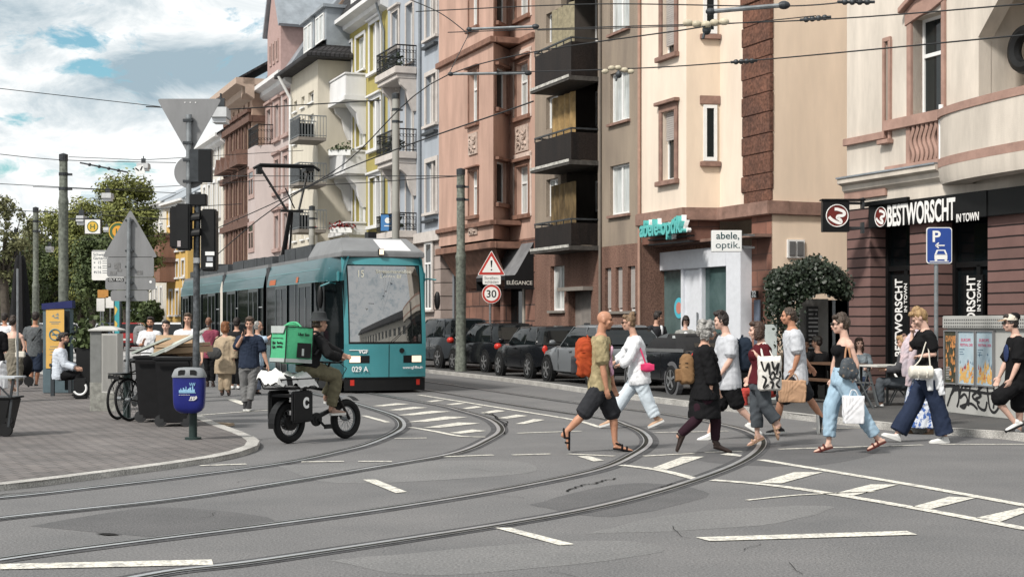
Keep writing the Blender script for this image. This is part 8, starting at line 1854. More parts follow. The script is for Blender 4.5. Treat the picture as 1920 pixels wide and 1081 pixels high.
# 4 ---- young man in grey T
p=Person('young man with dark tousled hair, grey T-shirt and black shorts walking left',20.4,'L',dict(hd=(1351,602),nk0=(1362,626),ns=(1372,640),ne=(1369,675),nw=(1352,700),fs=(1354,638),fe=(1348,672),fw=(1340,697),pel=(1367,712),nh=(1369,718),nk=(1383,760),na=(1416,795),nt=(1428,815),fh=(1364,718),fk=(1348,763),fa=(1330,810),ft=(1307,826)),SKP,1.77)
p.top(LG,t0=-.2,sl=.36,sr=.078,sfl=.018,name='grey_shirt',fold=.005,flare=.035);p.legs(BK,.97,(.115,.115,.11,.108),name='shorts',t1=-.02,g=.012);p.shoes(SNW,name='sneaker',sole=WSO);p.hair(hairm('near_black',(.028,.02,.017)),'tousled')
bag('navy rucksack on the young man in the grey T-shirt',p.P3(1396,662),-math.pi/2,.28,.2,.44,cloth('navy_nylon',(.018,.026,.04)),straps=cloth('navy_nylon',(.018,.026,.04))).rotation_euler=(0,-.08,math.pi/2)
# 5 ---- woman in maroon
p=Person('woman in maroon top with white tote, grey cropped jeans and tan sandals walking left',19.4,'L',dict(hd=(1418,620),nk0=(1428,643),ns=(1435,656),ne=(1440,690),nw=(1417,663),nd=(1412,652),fs=(1422,654),fe=(1412,686),fw=(1404,708),pel=(1424,716),nh=(1427,722),nk=(1436,762),na=(1461,797),nt=(1459,823),fh=(1421,722),fk=(1418,764),fa=(1420,815),ft=(1402,835)),SKP,1.66,'f')
p.top(MAR,t0=-.05,sl=.34,sr=.078,sfl=.02,name='maroon_top');p.legs(DEN_G,1.72,(.112,.108,.096,.09,.086,.082),name='cropped_jeans');p.shoes(SAN,sandal=1);p.hair(hairm('chestnut',(.075,.04,.026),(.03,.017,.012)),'bob')
def tote(label,c,w,h,yaw,pts,m,pat):
    t=thing('tote_bag',label,'tote bag',c,yaw);b=MB();rings=[]
    for z,k,d in ((-.5,.86,.035),(-.45,.98,.07),(0,1.,.08),(.4,1.,.06),(.5,.98,.03)): rings.append([(w/2*k*math.copysign(abs(math.cos(a))**.45,math.cos(a)),d*math.sin(a),h*z+(.03*math.cos(a)**2 if z>.3 else 0)) for a in [2*math.pi*j/24 for j in range(24)]])
    b.loft(rings);o=remesh(b,'bag_body',m,t,.009,1,.006,9);b=MB();iv=Matrix.Rotation(-yaw,3,'Z')
    b.tube(spline([iv@(V(q)-c) for q in pts],5),.014,6);b.build('strap',m,t)
    b=MB()
    for ps in pat: b.tube(spline([V((x*w/2,-.083+.03*x*x,z*h/2)) for x,z in ps],5),.014,5)
    b.build('print',BLS,t)
    return t
tote('white tote bag with black scrawled print on the shoulder of the woman in maroon',p.P3(1443,701,-.24),.30,.42,0,[p.P3(1430,668,-.25),p.P3(1428,655,-.2),p.P3(1433,643,-.12),p.P3(1441,655,-.2),p.P3(1452,676,-.25)],cloth('canvas_white',(.64,.62,.58)),[[(-.8,.8),(-.5,.2),(-.2,.7),(-.1,0)],[(-.7,-.1),(-.4,-.3),(-.6,-.8),(-.2,-.6)],[(.1,.8),(.3,.3),(.7,.7),(.5,.0)],[(-.1,-.05),(.2,.15),(.35,-.1),(.1,-.3),(-.1,-.1)],[(.45,-.2),(.75,-.3),(.5,-.6),(.8,-.8)],[(-.05,-.45),(.2,-.5),(.1,-.85)],[(.8,.2),(.85,-.1),(.7,-.15)]])
# 6 ---- tall man with ponytail
p=Person('tall man with ponytail, light grey T-shirt and dark shorts walking left',21.4,'L',dict(hd=(1477,593),nk0=(1485,614),ns=(1491,632),ne=(1496,666),nw=(1489,690),fs=(1479,630),fe=(1500,662),fw=(1518,686),pel=(1492,703),nh=(1490,710),nk=(1463,756),na=(1455,800),nt=(1436,812),fh=(1495,710),fk=(1517,746),fa=(1544,787),ft=(1535,812)),SKT,1.86)
p.top(LG,t0=-.2,sl=.38,sr=.08,sfl=.02,name='grey_shirt',fold=.005,flare=.03);p.legs(CHAR,.86,(.115,.115,.108,.105),name='shorts',t1=-.02,g=.012);p.shoes(SNK,name='sneaker',sole=WSO);p.hair(hairm('brown',(.07,.045,.03),(.03,.02,.014)),'recpony')
def paperbag(label,c,w,h,d,m,hand_pt,name='paper_bag',fold=.008,yaw=0.):
    t=thing(name,label,'shopping bag',c,yaw);b=MB();b.loft([[(-w*.48,-d,-h),(w*.48,-d,-h),(w*.48,d,-h),(-w*.48,d,-h)],[(-w/2,-d,-h*.5),(w/2,-d,-h*.5),(w/2,d,-h*.5),(-w/2,d,-h*.5)],[(-w/2,-d*.8,0),(w/2,-d*.8,0),(w/2,d*.8,0),(-w/2,d*.8,0)]]);remesh(b,'bag_body',m,t,.01,1,fold,11);b=MB();hp=hand_pt-c
    for y in (-.03,.03): b.tube(spline([V((-w*.22,y,0)),V((hp.x-.03,y,hp.z*.8)),V((hp.x,y*.3,hp.z)),V((hp.x+.03,y,hp.z*.8)),V((w*.22,y,0))],4),.006,5)
    b.build('handle',m,t)
paperbag('brown paper bag held by the tall man with ponytail',p.P3(1485,713,-.22),.36,.30,.09,mat('kraft_paper',(.40,.245,.15),.8,var=.12,vs=6),p.P3(1488,700,-.22))
# 7 ---- woman with sunglasses
p=Person('woman with sunglasses, black strapless top and light blue jeans walking left',18.4,'L',dict(hd=(1574,608),nk0=(1584,634),ns=(1594,649),ne=(1607,684),nw=(1600,712),nd=(1598,724),fs=(1577,646),fe=(1563,682),fw=(1560,710),pel=(1580,708),nh=(1583,716),nk=(1614,776),na=(1645,822),nt=(1627,843),fh=(1577,716),fk=(1558,762),fa=(1554,828),ft=(1526,848)),SKP,1.70,'f')
p.top(BK,t0=.12,t1=.80,sl=0,g=.012,name='strapless_top',flare=0,fold=.003);p.legs(DEN_L,1.84,(.118,.118,.105,.098,.088,.078),name='light_jeans',t1=.26);p.shoes(mat('dark_red_sandal',(.08,.018,.015),.5),sandal=1);p.hair(hairm('brown',(.07,.045,.03)),'updo');p.glasses(SGL)
b=MB();q=p.J['nw'];b.torus(tuple(q),.034,.012,ax='z',n=14,m=6);b.build('wristwatch',mat('watch_metal',(.5,.5,.48),.3,.8),p.t)
t=thing('shoulder_bag','dark patterned handbag with tan strap under the arm of the woman in sunglasses','handbag',p.P3(1590,690,-.26));b=MB();b.ell((0,0,0),.10,.06,.14);b.ell((.01,0,-.05),.12,.06,.09);remesh(b,'bag_body',mat('leaf_print',(.05,.06,.07),.6,col2=(.30,.22,.16),vs=22,mixf=(.36,.42)),t,.01,2,.005);b=MB();b.tube(spline([p.P3(1584,676,-.25)-t.location,p.P3(1586,655,-.2)-t.location,p.P3(1590,644,-.12)-t.location,p.P3(1592,655,-.22)-t.location,p.P3(1596,678,-.26)-t.location],4),.012,6);b.build('strap',mat('tan_strap',(.33,.17,.09),.6),t)
paperbag('white paper bag in the hand of the woman in sunglasses',p.P3(1600,742,-.2),.245,.33,.06,mat('white_paper',(.66,.66,.68),.7,var=.04),p.P3(1599,730,-.2),fold=.006)
# 8 ---- blonde woman in black T
p=Person('blonde woman in black T-shirt and wide navy jeans walking left, looking down',20.,'L',dict(hd=(1722,596),nk0=(1735,617),ns=(1743,631),ne=(1752,664),nw=(1724,667),nd=(1710,668),fs=(1728,629),fe=(1708,655),fw=(1711,622),fd=(1712,608),pel=(1739,700),nh=(1741,708),nk=(1757,758),na=(1772,817),nt=(1744,829),fh=(1736,708),fk=(1712,760),fa=(1682,812),ft=(1655,814)),SKP,1.74,'f',pitch=-32)
p.top(BK,t0=.05,sl=.36,sr=.075,sfl=.015,name='black_shirt');p.legs(DEN_D,1.93,(.118,.118,.108,.112,.118,.122),name='wide_jeans',t1=.15);p.shoes(SNW,name='sneaker',sole=WSO);p.hair(hairm('blonde',(.38,.25,.12),(.22,.13,.06)),'updo')
b=MB();h=p.hp(0,-.09,.07);b.ell(h,.05,.02,.025);b.build('hair_clip',BLS,p.t,smooth=True)
b=MB();p.tors(b,-.12,.10,.035);P_=p.J['pel']
for dx,dz in ((.14,-.28),(-.02,-.22),(.10,-.2)): b.tube([P_+V((dx*.6,-.18,.06)),P_+V((dx,-.2,dz))],[.05,.04],8)
remesh(b,'jacket_round_waist',WH,p.t,.011,2,.008,11)
t=thing('shoulder_bag','white barrel handbag carried by the blonde woman','handbag',p.P3(1727,697,-.27));b=MB();b.tube([(-.16,0,0),(-.14,0,0),(.14,0,0),(.16,0,0)],[.05,.085,.085,.05],14);remesh(b,'bag_body',mat('cream_leather',(.60,.57,.50),.5,var=.06),t,.01,2,.003);b=MB();b.tube(spline([V((-.10,-.0,.07)),p.P3(1726,672,-.22)-t.location,p.P3(1738,640,-.2)-t.location,V((.12,0,.08))],6),.009,5);b.tube([(-.05,-.06,.06),(-.05,-.085,-.02),(-.05,-.06,-.07)],.012,5);b.tube([(.06,-.06,.06),(.06,-.085,-.02),(.06,-.06,-.07)],.012,5);b.build('strap',mat('cream_leather',(.60,.57,.50)),t)
# 9 ---- woman with scarf and patterned skirt
p=Person('woman in pink scarf and blue and white patterned skirt half hidden by the blonde woman',21.6,'L',dict(hd=(1722,606),nk0=(1726,627),ns=(1728,641),ne=(1706,668),nw=(1703,640),nd=(1708,628),fs=(1720,640),fe=(1704,664),fw=(1698,640),pel=(1724,712),nk=(1738,760),na=(1742,806),nt=(1726,818),fk=(1712,760),fa=(1702,808),ft=(1684,818)),SKP,1.66,'f')
p.top(cloth('denim_shirt',(.16,.19,.23),(.12,.14,.18)),sl=.9,name='denim_shirt');p.shoes(mat('wedge_brown',(.2,.13,.08),.7),name='wedge_shoe');p.hair(hairm('blonde',(.38,.25,.12)),'updo')
SKM=mat('patterned_skirt',(.55,.58,.64),.85,col2=(.05,.11,.32),vs=15,mixf=(.46,.50));p.skirt(SKM,A(0,800,21.6).z,.14,.30,.15,.22,t0=.1,name='patterned_skirt',fold=.012,cx=.04)
b=MB();P3=lambda u,v,d:p.P3(u,v,d)-p.o
for k,pts in enumerate(([(1722,622,-.14),(1706,640,-.2),(1698,670,-.22),(1697,705,-.2)],[(1716,622,-.1),(1698,645,-.16),(1693,680,-.18)],[(1726,626,-.16),(1712,660,-.24),(1706,700,-.24),(1702,722,-.2)])): b.tube(spline([P3(*q) for q in pts],4),.045,8)
remesh(b,'scarf',cloth('pink_scarf',(.56,.42,.43),(.34,.33,.38),5),p.t,.012,2,.01,10)
# 10 --- young man with cap at the right edge
p=Person('young man with black and white cap, glasses, black T-shirt and shorts at the right edge',20.6,'L',dict(hd=(1894,606),nk0=(1905,628),ns=(1912,643),ne=(1909,680),nw=(1896,710),fs=(1900,640),fe=(1885,680),fw=(1874,706),pel=(1905,716),nh=(1902,722),nk=(1869,748),na=(1902,790),nt=(1886,808),fh=(1908,722),fk=(1912,764),fa=(1911,806),ft=(1882,822)),SKP,1.77)
p.top(BK,t0=-.16,sl=.42,sr=.082,sfl=.022,name='black_shirt');p.legs(BK,.99,(.118,.118,.115,.115),name='shorts');p.shoes(SNW,name='sneaker',sole=SNK);p.hair(hairm('near_black',(.028,.02,.017)),'short');p.cap(mat('cap_cream',(.55,.50,.42),.8),mat('cap_brim',(.35,.22,.13),.8));p.glasses(mat('clear_glasses',(.04,.05,.05),.1,var=0),'glasses')
b=MB();b.ell(p.hp(0,-.06,.09),.085,.065,.065);b.build('cap_back',BK,p.t,smooth=True);q=p.J['pel'].lerp(p.J['nk0'],.62)+p.f*.135;b=MB();b.ell(q,.02,.10,.13);remesh(b,'shirt_print',cloth('blue_print',(.03,.045,.11)),p.t,.01,1)
bag('light strapped rucksack on the young man with the cap',p.P3(1930,668),math.pi/2,.28,.2,.42,cloth('khaki_pack',(.25,.22,.17)),straps=cloth('khaki_pack',(.25,.22,.17))).rotation_euler=(0,0,math.pi/2)
# 11 -- courier on the delivery bike
Yb=20.2
p=Person('courier in bucket hat, black jacket and olive trousers riding the black bike',Yb,35,dict(hd=(600,606),nk0=(592,627),ns=(597,637),ne=(616,664),nw=(636,670,.25),nd=(646,670,.3),fs=(590,632,.2),fe=(620,655,.35),fw=(640,664,.5),pel=(576,687,0),nh=(579,692),nk=(632,706,.2),na=(620,766,.22),nt=(646,774,.42),fh=(578,688,.12),fk=(630,702,.5),fa=(610,744,.5),ft=(634,752,.7)),SK,1.76,look=25)
p.top(BK2,t0=-.02,sl=.95,sr=.078,sfl=.01,g=.024,name='black_jacket');p.legs(OLV,1.9,(.115,.108,.09,.085,.078,.07),name='olive_trousers');p.shoes(mat('taupe_sneaker',(.30,.20,.16),.7),name='sneaker',sole=WSO);p.hair(hairm('brown',(.07,.045,.03)),'fringe')
hp=p.hp;b=MB();rings=[]
for r,z,rr in ((.150,.035,0),(.112,.06,0),(.102,.10,0),(.092,.15,0),(.06,.165,0),(.01,.168,0)): rings.append([hp(r*.88*math.cos(a),-.012+r*1.02*math.sin(a),z) for a in [2*math.pi*j/24 for j in range(24)]])
b.loft(rings);b.build('bucket_hat',cloth('washed_black_hat',(.045,.048,.05),(.03,.032,.034)),p.t,smooth=True);b=MB();q=p.J['pel'];p.tors(b,.0,.06,.03);b.build('white_hem',WH,p.t)
def cube_bag():
    fw=fvec(35);c=A(547,646,Yb-.32);t=thing('delivery_bag','green cube delivery bag with black lettering on the back of the courier','delivery bag',c,math.radians(35-90));t.rotation_euler=(-.06,0,math.radians(-52))
    GB=mat('bag_green',(.075,.40,.20),.55,col2=(.06,.34,.17),vs=4,bump=.15,bs=30);GR=mat('reflective_grey',(.33,.36,.35),.5,var=.1);w=.20;d=.20;h=.235
    b=MB();n=8
    def fc(o,u,v):
        g=[[V(o)+V(u)*(i/n)+V(v)*(j/n) for i in range(n+1)] for j in range(n+1)];nn=V(u).cross(V(v)).normalized()
        for j in range(n+1):
            for i in range(n+1): g[j][i]=g[j][i]+nn*(.018*math.sin(math.pi*i/n)*math.sin(math.pi*j/n)+.004*math.sin(i*2.3+j*1.7))
        for j in range(n):
            for i in range(n): b.quad(g[j][i],g[j][i+1],g[j+1][i+1],g[j+1][i])
    fc((-w,-d,-h),(2*w,0,0),(0,0,2*h));fc((w,-d,-h),(0,2*d,0),(0,0,2*h));fc((w,d,-h),(-2*w,0,0),(0,0,2*h));fc((-w,d,-h),(0,-2*d,0),(0,0,2*h));fc((-w,-d,h),(2*w,0,0),(0,2*d,0));fc((-w,d,-h),(2*w,0,0),(0,-2*d,0))
    bd=b.build('bag_body',GB,t,smooth=True)
    b=MB();E=[(-w,-d),(w,-d),(w,d),(-w,d)]
    for z in (-h,h):
        for p_,q_ in zip(E,E[1:]+E[:1]): b.tube([(*p_,z),(*q_,z)],.008,6)
    for p_ in E: b.tube([(*p_,-h),(*p_,h)],.008,6)
    b.build('piping',BLK,bd)
    b=MB();b.box(-w*.98,w*.98,-d-.014,-d-.004,-h,-h+.05);b.box(w+.004,w+.014,-d*.98,d*.98,-h,-h+.05);b.build('grey_band',GR,bd)
    b=MB();b.loft([[(-w*.8,-d-.022,h*.62),(w*.8,-d-.022,h*.62),(w*.95,-d-.012,h*.99),(-w*.95,-d-.012,h*.99)],[(-w*.8,-d-.030,h*.62),(w*.8,-d-.030,h*.62),(w*.95,-d-.02,h*1.02),(-w*.95,-d-.02,h*1.02)]]);b.build('lid_flap',GR,bd)
    b=MB();b.box(w+.012,w+.026,-.04,d*.85,-h*.72,h*.12);b.build('mesh_pocket',BLK,bd);b=MB();b.box(w+.026,w+.03,.03,.06,-h*.6,-h*.2);b.build('bottle',GR,bd)
    b=MB();b.tube(spline([V((-.10,-.06,h)),V((-.05,-.03,h+.05)),V((.06,.02,h+.06)),V((.12,.06,h))],5),.014,6);b.tube(spline([V((.02,-.15,h)),V((.06,-.10,h+.03)),V((.1,.0,h+.03)),V((.05,.12,h))],5),.012,6);b.build('carry_handle',mat('bag_green',(.055,.36,.17)),bd)
    BT=dark('bag_print',.012,.6)
    text('Uber\nEats',.1,TM((-.085,-d-.021,-.01),0),BT,'lettering',bd,fit=(.105,.095),off=.002,ext=.002);text('Service\npartner',.1,TM((.068,-d-.021,-.01),0),BT,'lettering',bd,fit=(.15,.095),off=.002,ext=.002)
    b=MB();b.box(-.15,.14,-d-.019,-d-.017,.075,.083);b.build('small_print',BT,bd);text('Uber Eats',.08,TM((w+.021,.05,h*.6),math.pi/2),BT,'lettering',bd,fit=(.17,.04),off=.002,ext=.002)
    b=MB()
    for x in (-.1,.1): b.tube(spline([V((x,d,h*.7)),V((x,d+.12,h*.8)),V((x,d+.24,h*.3)),V((x,d+.1,-h*.5))],4),.018,6)
    b.build('shoulder_strap',BLK,t)
cube_bag()
# 12 -- man in navy T-shirt on the phone
FR=dict
p=Person('young man in navy T-shirt and grey trousers on the phone, walking from the tram stop',27.3,'F',dict(hd=(468,606),nk0=(468,627),ns=(449,637),ne=(442,655),nw=(454,632,-.18),nd=(459,615,-.12),fs=(486,637),fe=(494,661),fw=(501,682),pel=(467,683),nh=(459,689),nk=(458,721,.05),na=(460,756),nt=(461,768,-.28),fh=(476,689),fk=(474,720),fa=(468,752,-.1),ft=(466,768,-.36)),SK,1.76,pitch=-12)
p.top(NV,t0=-.12,sl=.40,sr=.076,name='navy_shirt');p.legs(GRY,1.93,(.11,.105,.085,.075,.07,.062),name='grey_trousers');p.shoes(SNK,name='sneaker',sole=WSO);p.hair(hairm('brown',(.07,.045,.03)),'short');b=MB();q=p.J['nw'];b.box(q.x+.02,q.x+.035,q.y-.05,q.y+.01,q.z+.03,q.z+.17);o=tag(b.build('phone',BLK),'black mobile phone at the ear of the man in the navy T-shirt','phone');o.location=p.o
# 13 -- woman in beige coat
p=Person('woman with short auburn hair in a beige coat and beige trousers, seen from behind',32.6,70,dict(hd=(423,613),nk0=(422,629),ns=(436,637,.0),ne=(439,657),nw=(438,677),fs=(410,637),fe=(406,655),fw=(410,672),pel=(422,683),nh=(427,689),nk=(427,712),na=(427,733),nt=(430,741),fh=(417,689),fk=(416,712),fa=(415,733),ft=(417,741)),SK,1.66,'f',look=50,vox=.014)
p.top(BEI,t0=-.32,sl=.85,sr=.085,flare=.06,sfl=.02,g=.03,name='beige_coat');p.legs(BEI,1.9,(.105,.10,.085,.08,.076,.07),name='beige_trousers');p.shoes(LEA);p.hair(hairm('auburn',(.25,.10,.035),(.12,.045,.02)),'bob')
t=thing('shoulder_bag','dark grey bag hanging at the left side of the woman in beige','handbag',A(402,662,32.2));b=MB();b.ell((0,0,0),.16,.08,.14);remesh(b,'bag_body',cloth('grey_bag',(.06,.06,.06)),t,.014,2,.006);b=MB();b.tube([(-.06,0,.1),(.0,.05,.3),(.13,.15,.40)],.012,5);b.build('strap',BK,t)
# 14 -- man in maroon shirt
p=Person('bald man in maroon shirt and dark trousers by the tram side',37.5,'F',dict(hd=(391,603),nk0=(392,617),ns=(379,625),ne=(375,643),nw=(384,657,-.1),fs=(405,625),fe=(408,643),fw=(404,658,-.1),pel=(393,662),na=(389,716),nt=(388,725,-.2),nk=(389,690),fk=(399,690),fa=(399,716),ft=(400,725,-.2)),SKB,1.76,vox=.014,pitch=-15)
p.top(cloth('maroon_shirt',(.22,.055,.085)),t0=-.2,sl=.5,sr=.085,name='maroon_shirt');p.legs(BK,1.9);p.shoes(LEA);p.beard(hairm('grey_beard',(.2,.19,.18)))
# 15 -- elderly man reaching for the tram door
p=Person('grey haired man in light blue shirt reaching for the tram door',33.6,20,dict(hd=(485,611),nk0=(483,626),ns=(487,636),ne=(500,636),nw=(509,629),fs=(478,634),fe=(474,652),fw=(478,668),pel=(483,680),nh=(484,685),nk=(485,710),na=(484,732),nt=(490,738),fh=(480,685),fk=(480,710),fa=(480,732),ft=(486,738)),SK,1.72,vox=.014)
p.top(cloth('sky_shirt',(.33,.42,.52)),t0=-.1,sl=.45,sr=.08,name='blue_shirt');p.legs(cloth('slate_jeans',(.13,.15,.20)),1.9);p.shoes(LEA);p.hair(hairm('silver',(.42,.41,.39)),'receding')
# 16 -- dark dressed person behind the beige coat
p=Person('person in dark clothes between the beige coat and the phone man',36.,'B',dict(hd=(444,605),nk0=(444,619),pel=(441,664),ns=(433,627),ne=(431,645),nw=(433,660),fs=(455,627),fe=(456,645),fw=(455,660),nk=(436,695),na=(436,722),nt=(437,729,.2),fk=(446,695),fa=(447,722),ft=(447,729,.2)),SK,1.74,vox=.015)
p.top(BK2,t0=-.2,sl=.9,sr=.085,name='dark_jacket');p.legs(BK,1.9);p.shoes(SNW);p.hair(hairm('near_black',(.028,.02,.017)),'short')
# 17-19 people behind the bins
p=Person('man in white T-shirt with shaved head right behind the signal pole',30.2,'F',dict(hd=(352,598),nk0=(351,616),ns=(334,626),ne=(330,650),nw=(334,668,-.1),fs=(369,626),fe=(379,650),fw=(379,671,-.1),pel=(351,676),nk=(344,715),na=(344,745),nt=(343,754,-.2),fk=(358,715),fa=(358,745),ft=(359,754,-.2)),SK,1.85,vox=.013)
p.top(WH,t0=-.2,sl=.38,sr=.082,name='white_shirt');p.legs(BK,1.9);p.shoes(SNW);p.hair(hairm('cropped',(.10,.07,.05)),'short');b=MB();b.ell(p.J['pel'].lerp(p.J['nk0'],.72)+V((.03,-.138,0)),.05,.012,.03);b.build('shirt_print',BK,p.t)
p=Person('dark haired man in white T-shirt with a rucksack strap over one shoulder',33.,'F',dict(hd=(282,604),nk0=(281,619),ns=(267,627),ne=(262,647),nw=(268,645,-.2),nd=(271,632,-.2),fs=(296,627),fe=(300,648),fw=(299,666),pel=(281,668),nk=(276,700),na=(276,728),nt=(276,740,-.2),fk=(287,700),fa=(287,728),ft=(287,740,-.2)),SKT,1.74,vox=.013)
p.top(WH,t0=-.2,sl=.45,sr=.082,name='white_shirt');p.legs(BK,1.9);p.shoes(SNK);p.hair(hairm('near_black',(.028,.02,.017)),'short');p.beard(hairm('dark_beard',(.03,.022,.018)))
bag('grey rucksack hanging on one shoulder of the man in white',A(263,628,33.2),0,.30,.2,.42,cloth('grey_ruck',(.2,.2,.2)),straps=BK)
p=Person('dark haired woman in black top beside the man in white',31.4,'F',dict(hd=(311,611),nk0=(311,628),ns=(297,637),ne=(293,655),nw=(296,672,-.1),fs=(325,637),fe=(329,655),fw=(327,672,-.1),pel=(311,676),nk=(306,708),na=(306,738),nt=(306,747,-.2),fk=(316,708),fa=(316,738),ft=(316,747,-.2)),SKP,1.66,'f',vox=.013)
p.top(BK,t0=-.2,t1=.86,sl=.42,sr=.08,name='black_top');p.legs(BK,1.9);p.shoes(LEA);p.hair(hairm('near_black',(.028,.02,.017)),'lowbun');
# 20-24 far left group walking away
p=Person('woman in sand coloured strap dress with a small white bag, walking away at the left',33.5,'B',dict(hd=(25,603),nk0=(26,621),ns=(12,631),ne=(9,650),nw=(12,668),fs=(40,631),fe=(46,650),fw=(42,666),pel=(26,678),nk=(22,706),na=(24,729,.25),nt=(25,738,.2),fk=(31,706),fa=(33,730),ft=(33,739,.25)),SKP,1.70,'f',vox=.014)
SD=cloth('sand_dress',(.20,.18,.145),(.16,.145,.115));p.skirt(SD,A(0,712,33.5).z,.15,.15,.20,.20,t0=.3,name='dress_skirt');p.top(SD,t0=-.1,t1=.78,sl=0,g=.016,name='dress_top');p.shoes(SAN,sandal=1);p.hair(hairm('dark_brown',(.04,.025,.018)),'updo')
t=thing('shoulder_bag','small white woven handbag at the hip of the woman in the sand dress','handbag',A(38,664,33.1));b=MB();b.box(-.11,.11,-.04,.04,-.07,.07);b.build('bag_body',mat('cream_leather',(.60,.57,.50)),t,bevel=.02);b=MB();b.tube([(-.09,0,.07),(-.14,.1,.3),(-.1,.12,.5)],.008,5);b.build('strap',mat('cream_leather',(.60,.57,.50)),t)
p=Person('man in grey patterned shirt and navy shorts walking away at the left',36.5,'B',dict(hd=(67,594),nk0=(66,610),ns=(51,619),ne=(47,638),nw=(50,655,-.05),fs=(81,619),fe=(84,638),fw=(82,655),pel=(65,660),nk=(59,694),na=(58,719),nt=(57,727,.2),fk=(71,694),fa=(68,719,.1),ft=(68,727,.3)),SKT,1.84,vox=.014)
p.top(mat('grey_pattern_shirt',(.11,.12,.125),.85,col2=(.06,.065,.07),vs=24),t0=-.16,sl=.42,sr=.085,name='grey_shirt');p.legs(NV,.95,(.12,.12,.115,.115),name='shorts');p.shoes(SNK);p.hair(hairm('near_black',(.028,.02,.017)),'short');b=MB();b.tube([p.J['fs']+V((-.03,-.10,.05)),p.J['nk0'].lerp(p.J['pel'],.5)+V((0,-.155,0)),p.J['nh']+V((-.08,-.05,.1))],.02,6);b.build('sling_strap',BLK,p.t)
p=Person('man in white shirt in the crowd at the left edge, seen from behind',40.,'B',dict(hd=(9,595),nk0=(9,609),ns=(-4,617),ne=(-7,634),nw=(-5,650),fs=(22,617),fe=(25,634),fw=(23,650),pel=(9,656),nk=(4,688),na=(4,710),nt=(4,717,.2),fk=(14,688),fa=(14,710),ft=(14,717,.2)),SKT,1.78,vox=.015)
p.top(WH,t0=-.2,sl=.5,sr=.085,name='white_shirt');p.legs(BK,1.9);p.shoes(LEA);p.hair(hairm('near_black',(.028,.02,.017)),'short')
p=Person('person in black top and white skirt cut by the left edge',29.,'B',dict(hd=(-9,600),nk0=(-8,619),ns=(-24,630),ne=(-28,650),nw=(-25,670),fs=(7,630),fe=(9,652),fw=(4,668),pel=(-8,682),nk=(-12,712),na=(-12,748),nt=(-12,757,.2),fk=(-3,712),fa=(-3,748),ft=(-3,757,.2)),SKP,1.7,'f',vox=.014)
p.top(BK,t0=-.05,sl=.6,sr=.08,name='black_top');p.skirt(WH,A(0,728,29.).z,.15,.19,.19,.23,t0=.1,name='white_skirt');p.shoes(SAN,sandal=1);p.hair(hairm('dark_brown',(.04,.025,.018)),'long')
# pushchair beside the dress woman
t=thing('pushchair','black pushchair half hidden beside the woman in the sand dress','pushchair',A(42,V0,35.));b=MB();b.tube([(-.1,0,.1),(.1,0,.6),(-.05,-.1,1.05)],.02);b.tube([(.15,0,.1),(-.05,0,.6)],.02);b.build('frame',BLK,t);b=MB();b.ell((.02,.1,.6),.18,.25,.28);b.build('seat_shell',BK,t,smooth=True)
for x in (-.1,.15): b=MB();b.lathe([(.03,-.03),(.11,-.03),(.11,.03),(.03,.03)],(x,0,.24),14,'y');b.build('wheel',RUB,t)
t.location.z=0
# 25 -- seated on the bench
p=Person('person with dark bun and beard in a white shirt sitting on the bench',30.6,'R',dict(hd=(120,634),nk0=(114,651),ns=(113,661),ne=(122,684),nw=(141,690),fs=(113,660),fe=(123,682),fw=(143,688),pel=(112,701),nh=(114,704),nk=(148,702),na=(147,735),nt=(158,742),fh=(114,704),fk=(149,702),fa=(150,735),ft=(161,742)),SK,1.74,vox=.013,zs=kz)
p.top(cloth('pale_blue_shirt',(.50,.54,.60)),t0=-.2,sl=.95,sr=.085,sfl=.01,name='white_shirt',flare=.02);p.legs(BK,1.9,(.105,.1,.085,.08,.07,.065));p.shoes(SNK);p.hair(hairm('near_black',(.028,.02,.017)),'lowbun');p.beard(hairm('dark_beard',(.03,.022,.018)))
t=thing('shopping_bag','black bag with a white oval beside the bench','bag',A(154,V0,30.3));t.location.z=kz;b=MB();b.box(-.16,.12,-.08,.08,0,.42);b.build('bag_body',BLK,t,bevel=.03);b=MB();b.torus((-.02,-.09,.22),.13,.022,ax='y',a0=3.6,a1=6.9);b.build('white_stripe',WHITE,t)
# ---- behind the parked cars
p=Person('man in dark suit and white shirt standing by the optician window',36.5,-20,dict(hd=(1234,594),nk0=(1230,609),ns=(1217,617),ne=(1213,636),nw=(1219,652),fs=(1243,617),fe=(1248,636),fw=(1244,652),pel=(1230,657),nk=(1226,688),na=(1226,712),nt=(1228,720,-.2),fk=(1236,688),fa=(1236,712),ft=(1240,720,-.2)),SK,1.78,vox=.014,look=10,zs=.1)
p.top(CHAR,t0=-.25,sl=.9,sr=.085,g=.03,name='suit_jacket');q=p.J['nk0'].lerp(p.J['pel'],.25)+p.f*.135;b=MB();b.ell(q+V((0,0,.02)),.05,.05,.14);b.build('white_shirt',WH,p.t,smooth=True);p.legs(CHAR,1.9);p.shoes(LEA);p.hair(hairm('near_black',(.028,.02,.017)),'tousled')
p=Person('woman in grey cardigan looking down at her phone by the optician door',36.8,'F',dict(hd=(1286,601),nk0=(1285,616),ns=(1271,625),ne=(1268,643),nw=(1278,640,-.22),nd=(1282,636,-.3),fs=(1300,625),fe=(1303,643),fw=(1294,640,-.22),fd=(1290,636,-.3),pel=(1285,664),nk=(1280,692),na=(1280,710),nt=(1280,718,-.2),fk=(1291,692),fa=(1291,710),ft=(1291,718,-.2)),SKP,1.66,'f',vox=.014,pitch=-40,zs=.1)
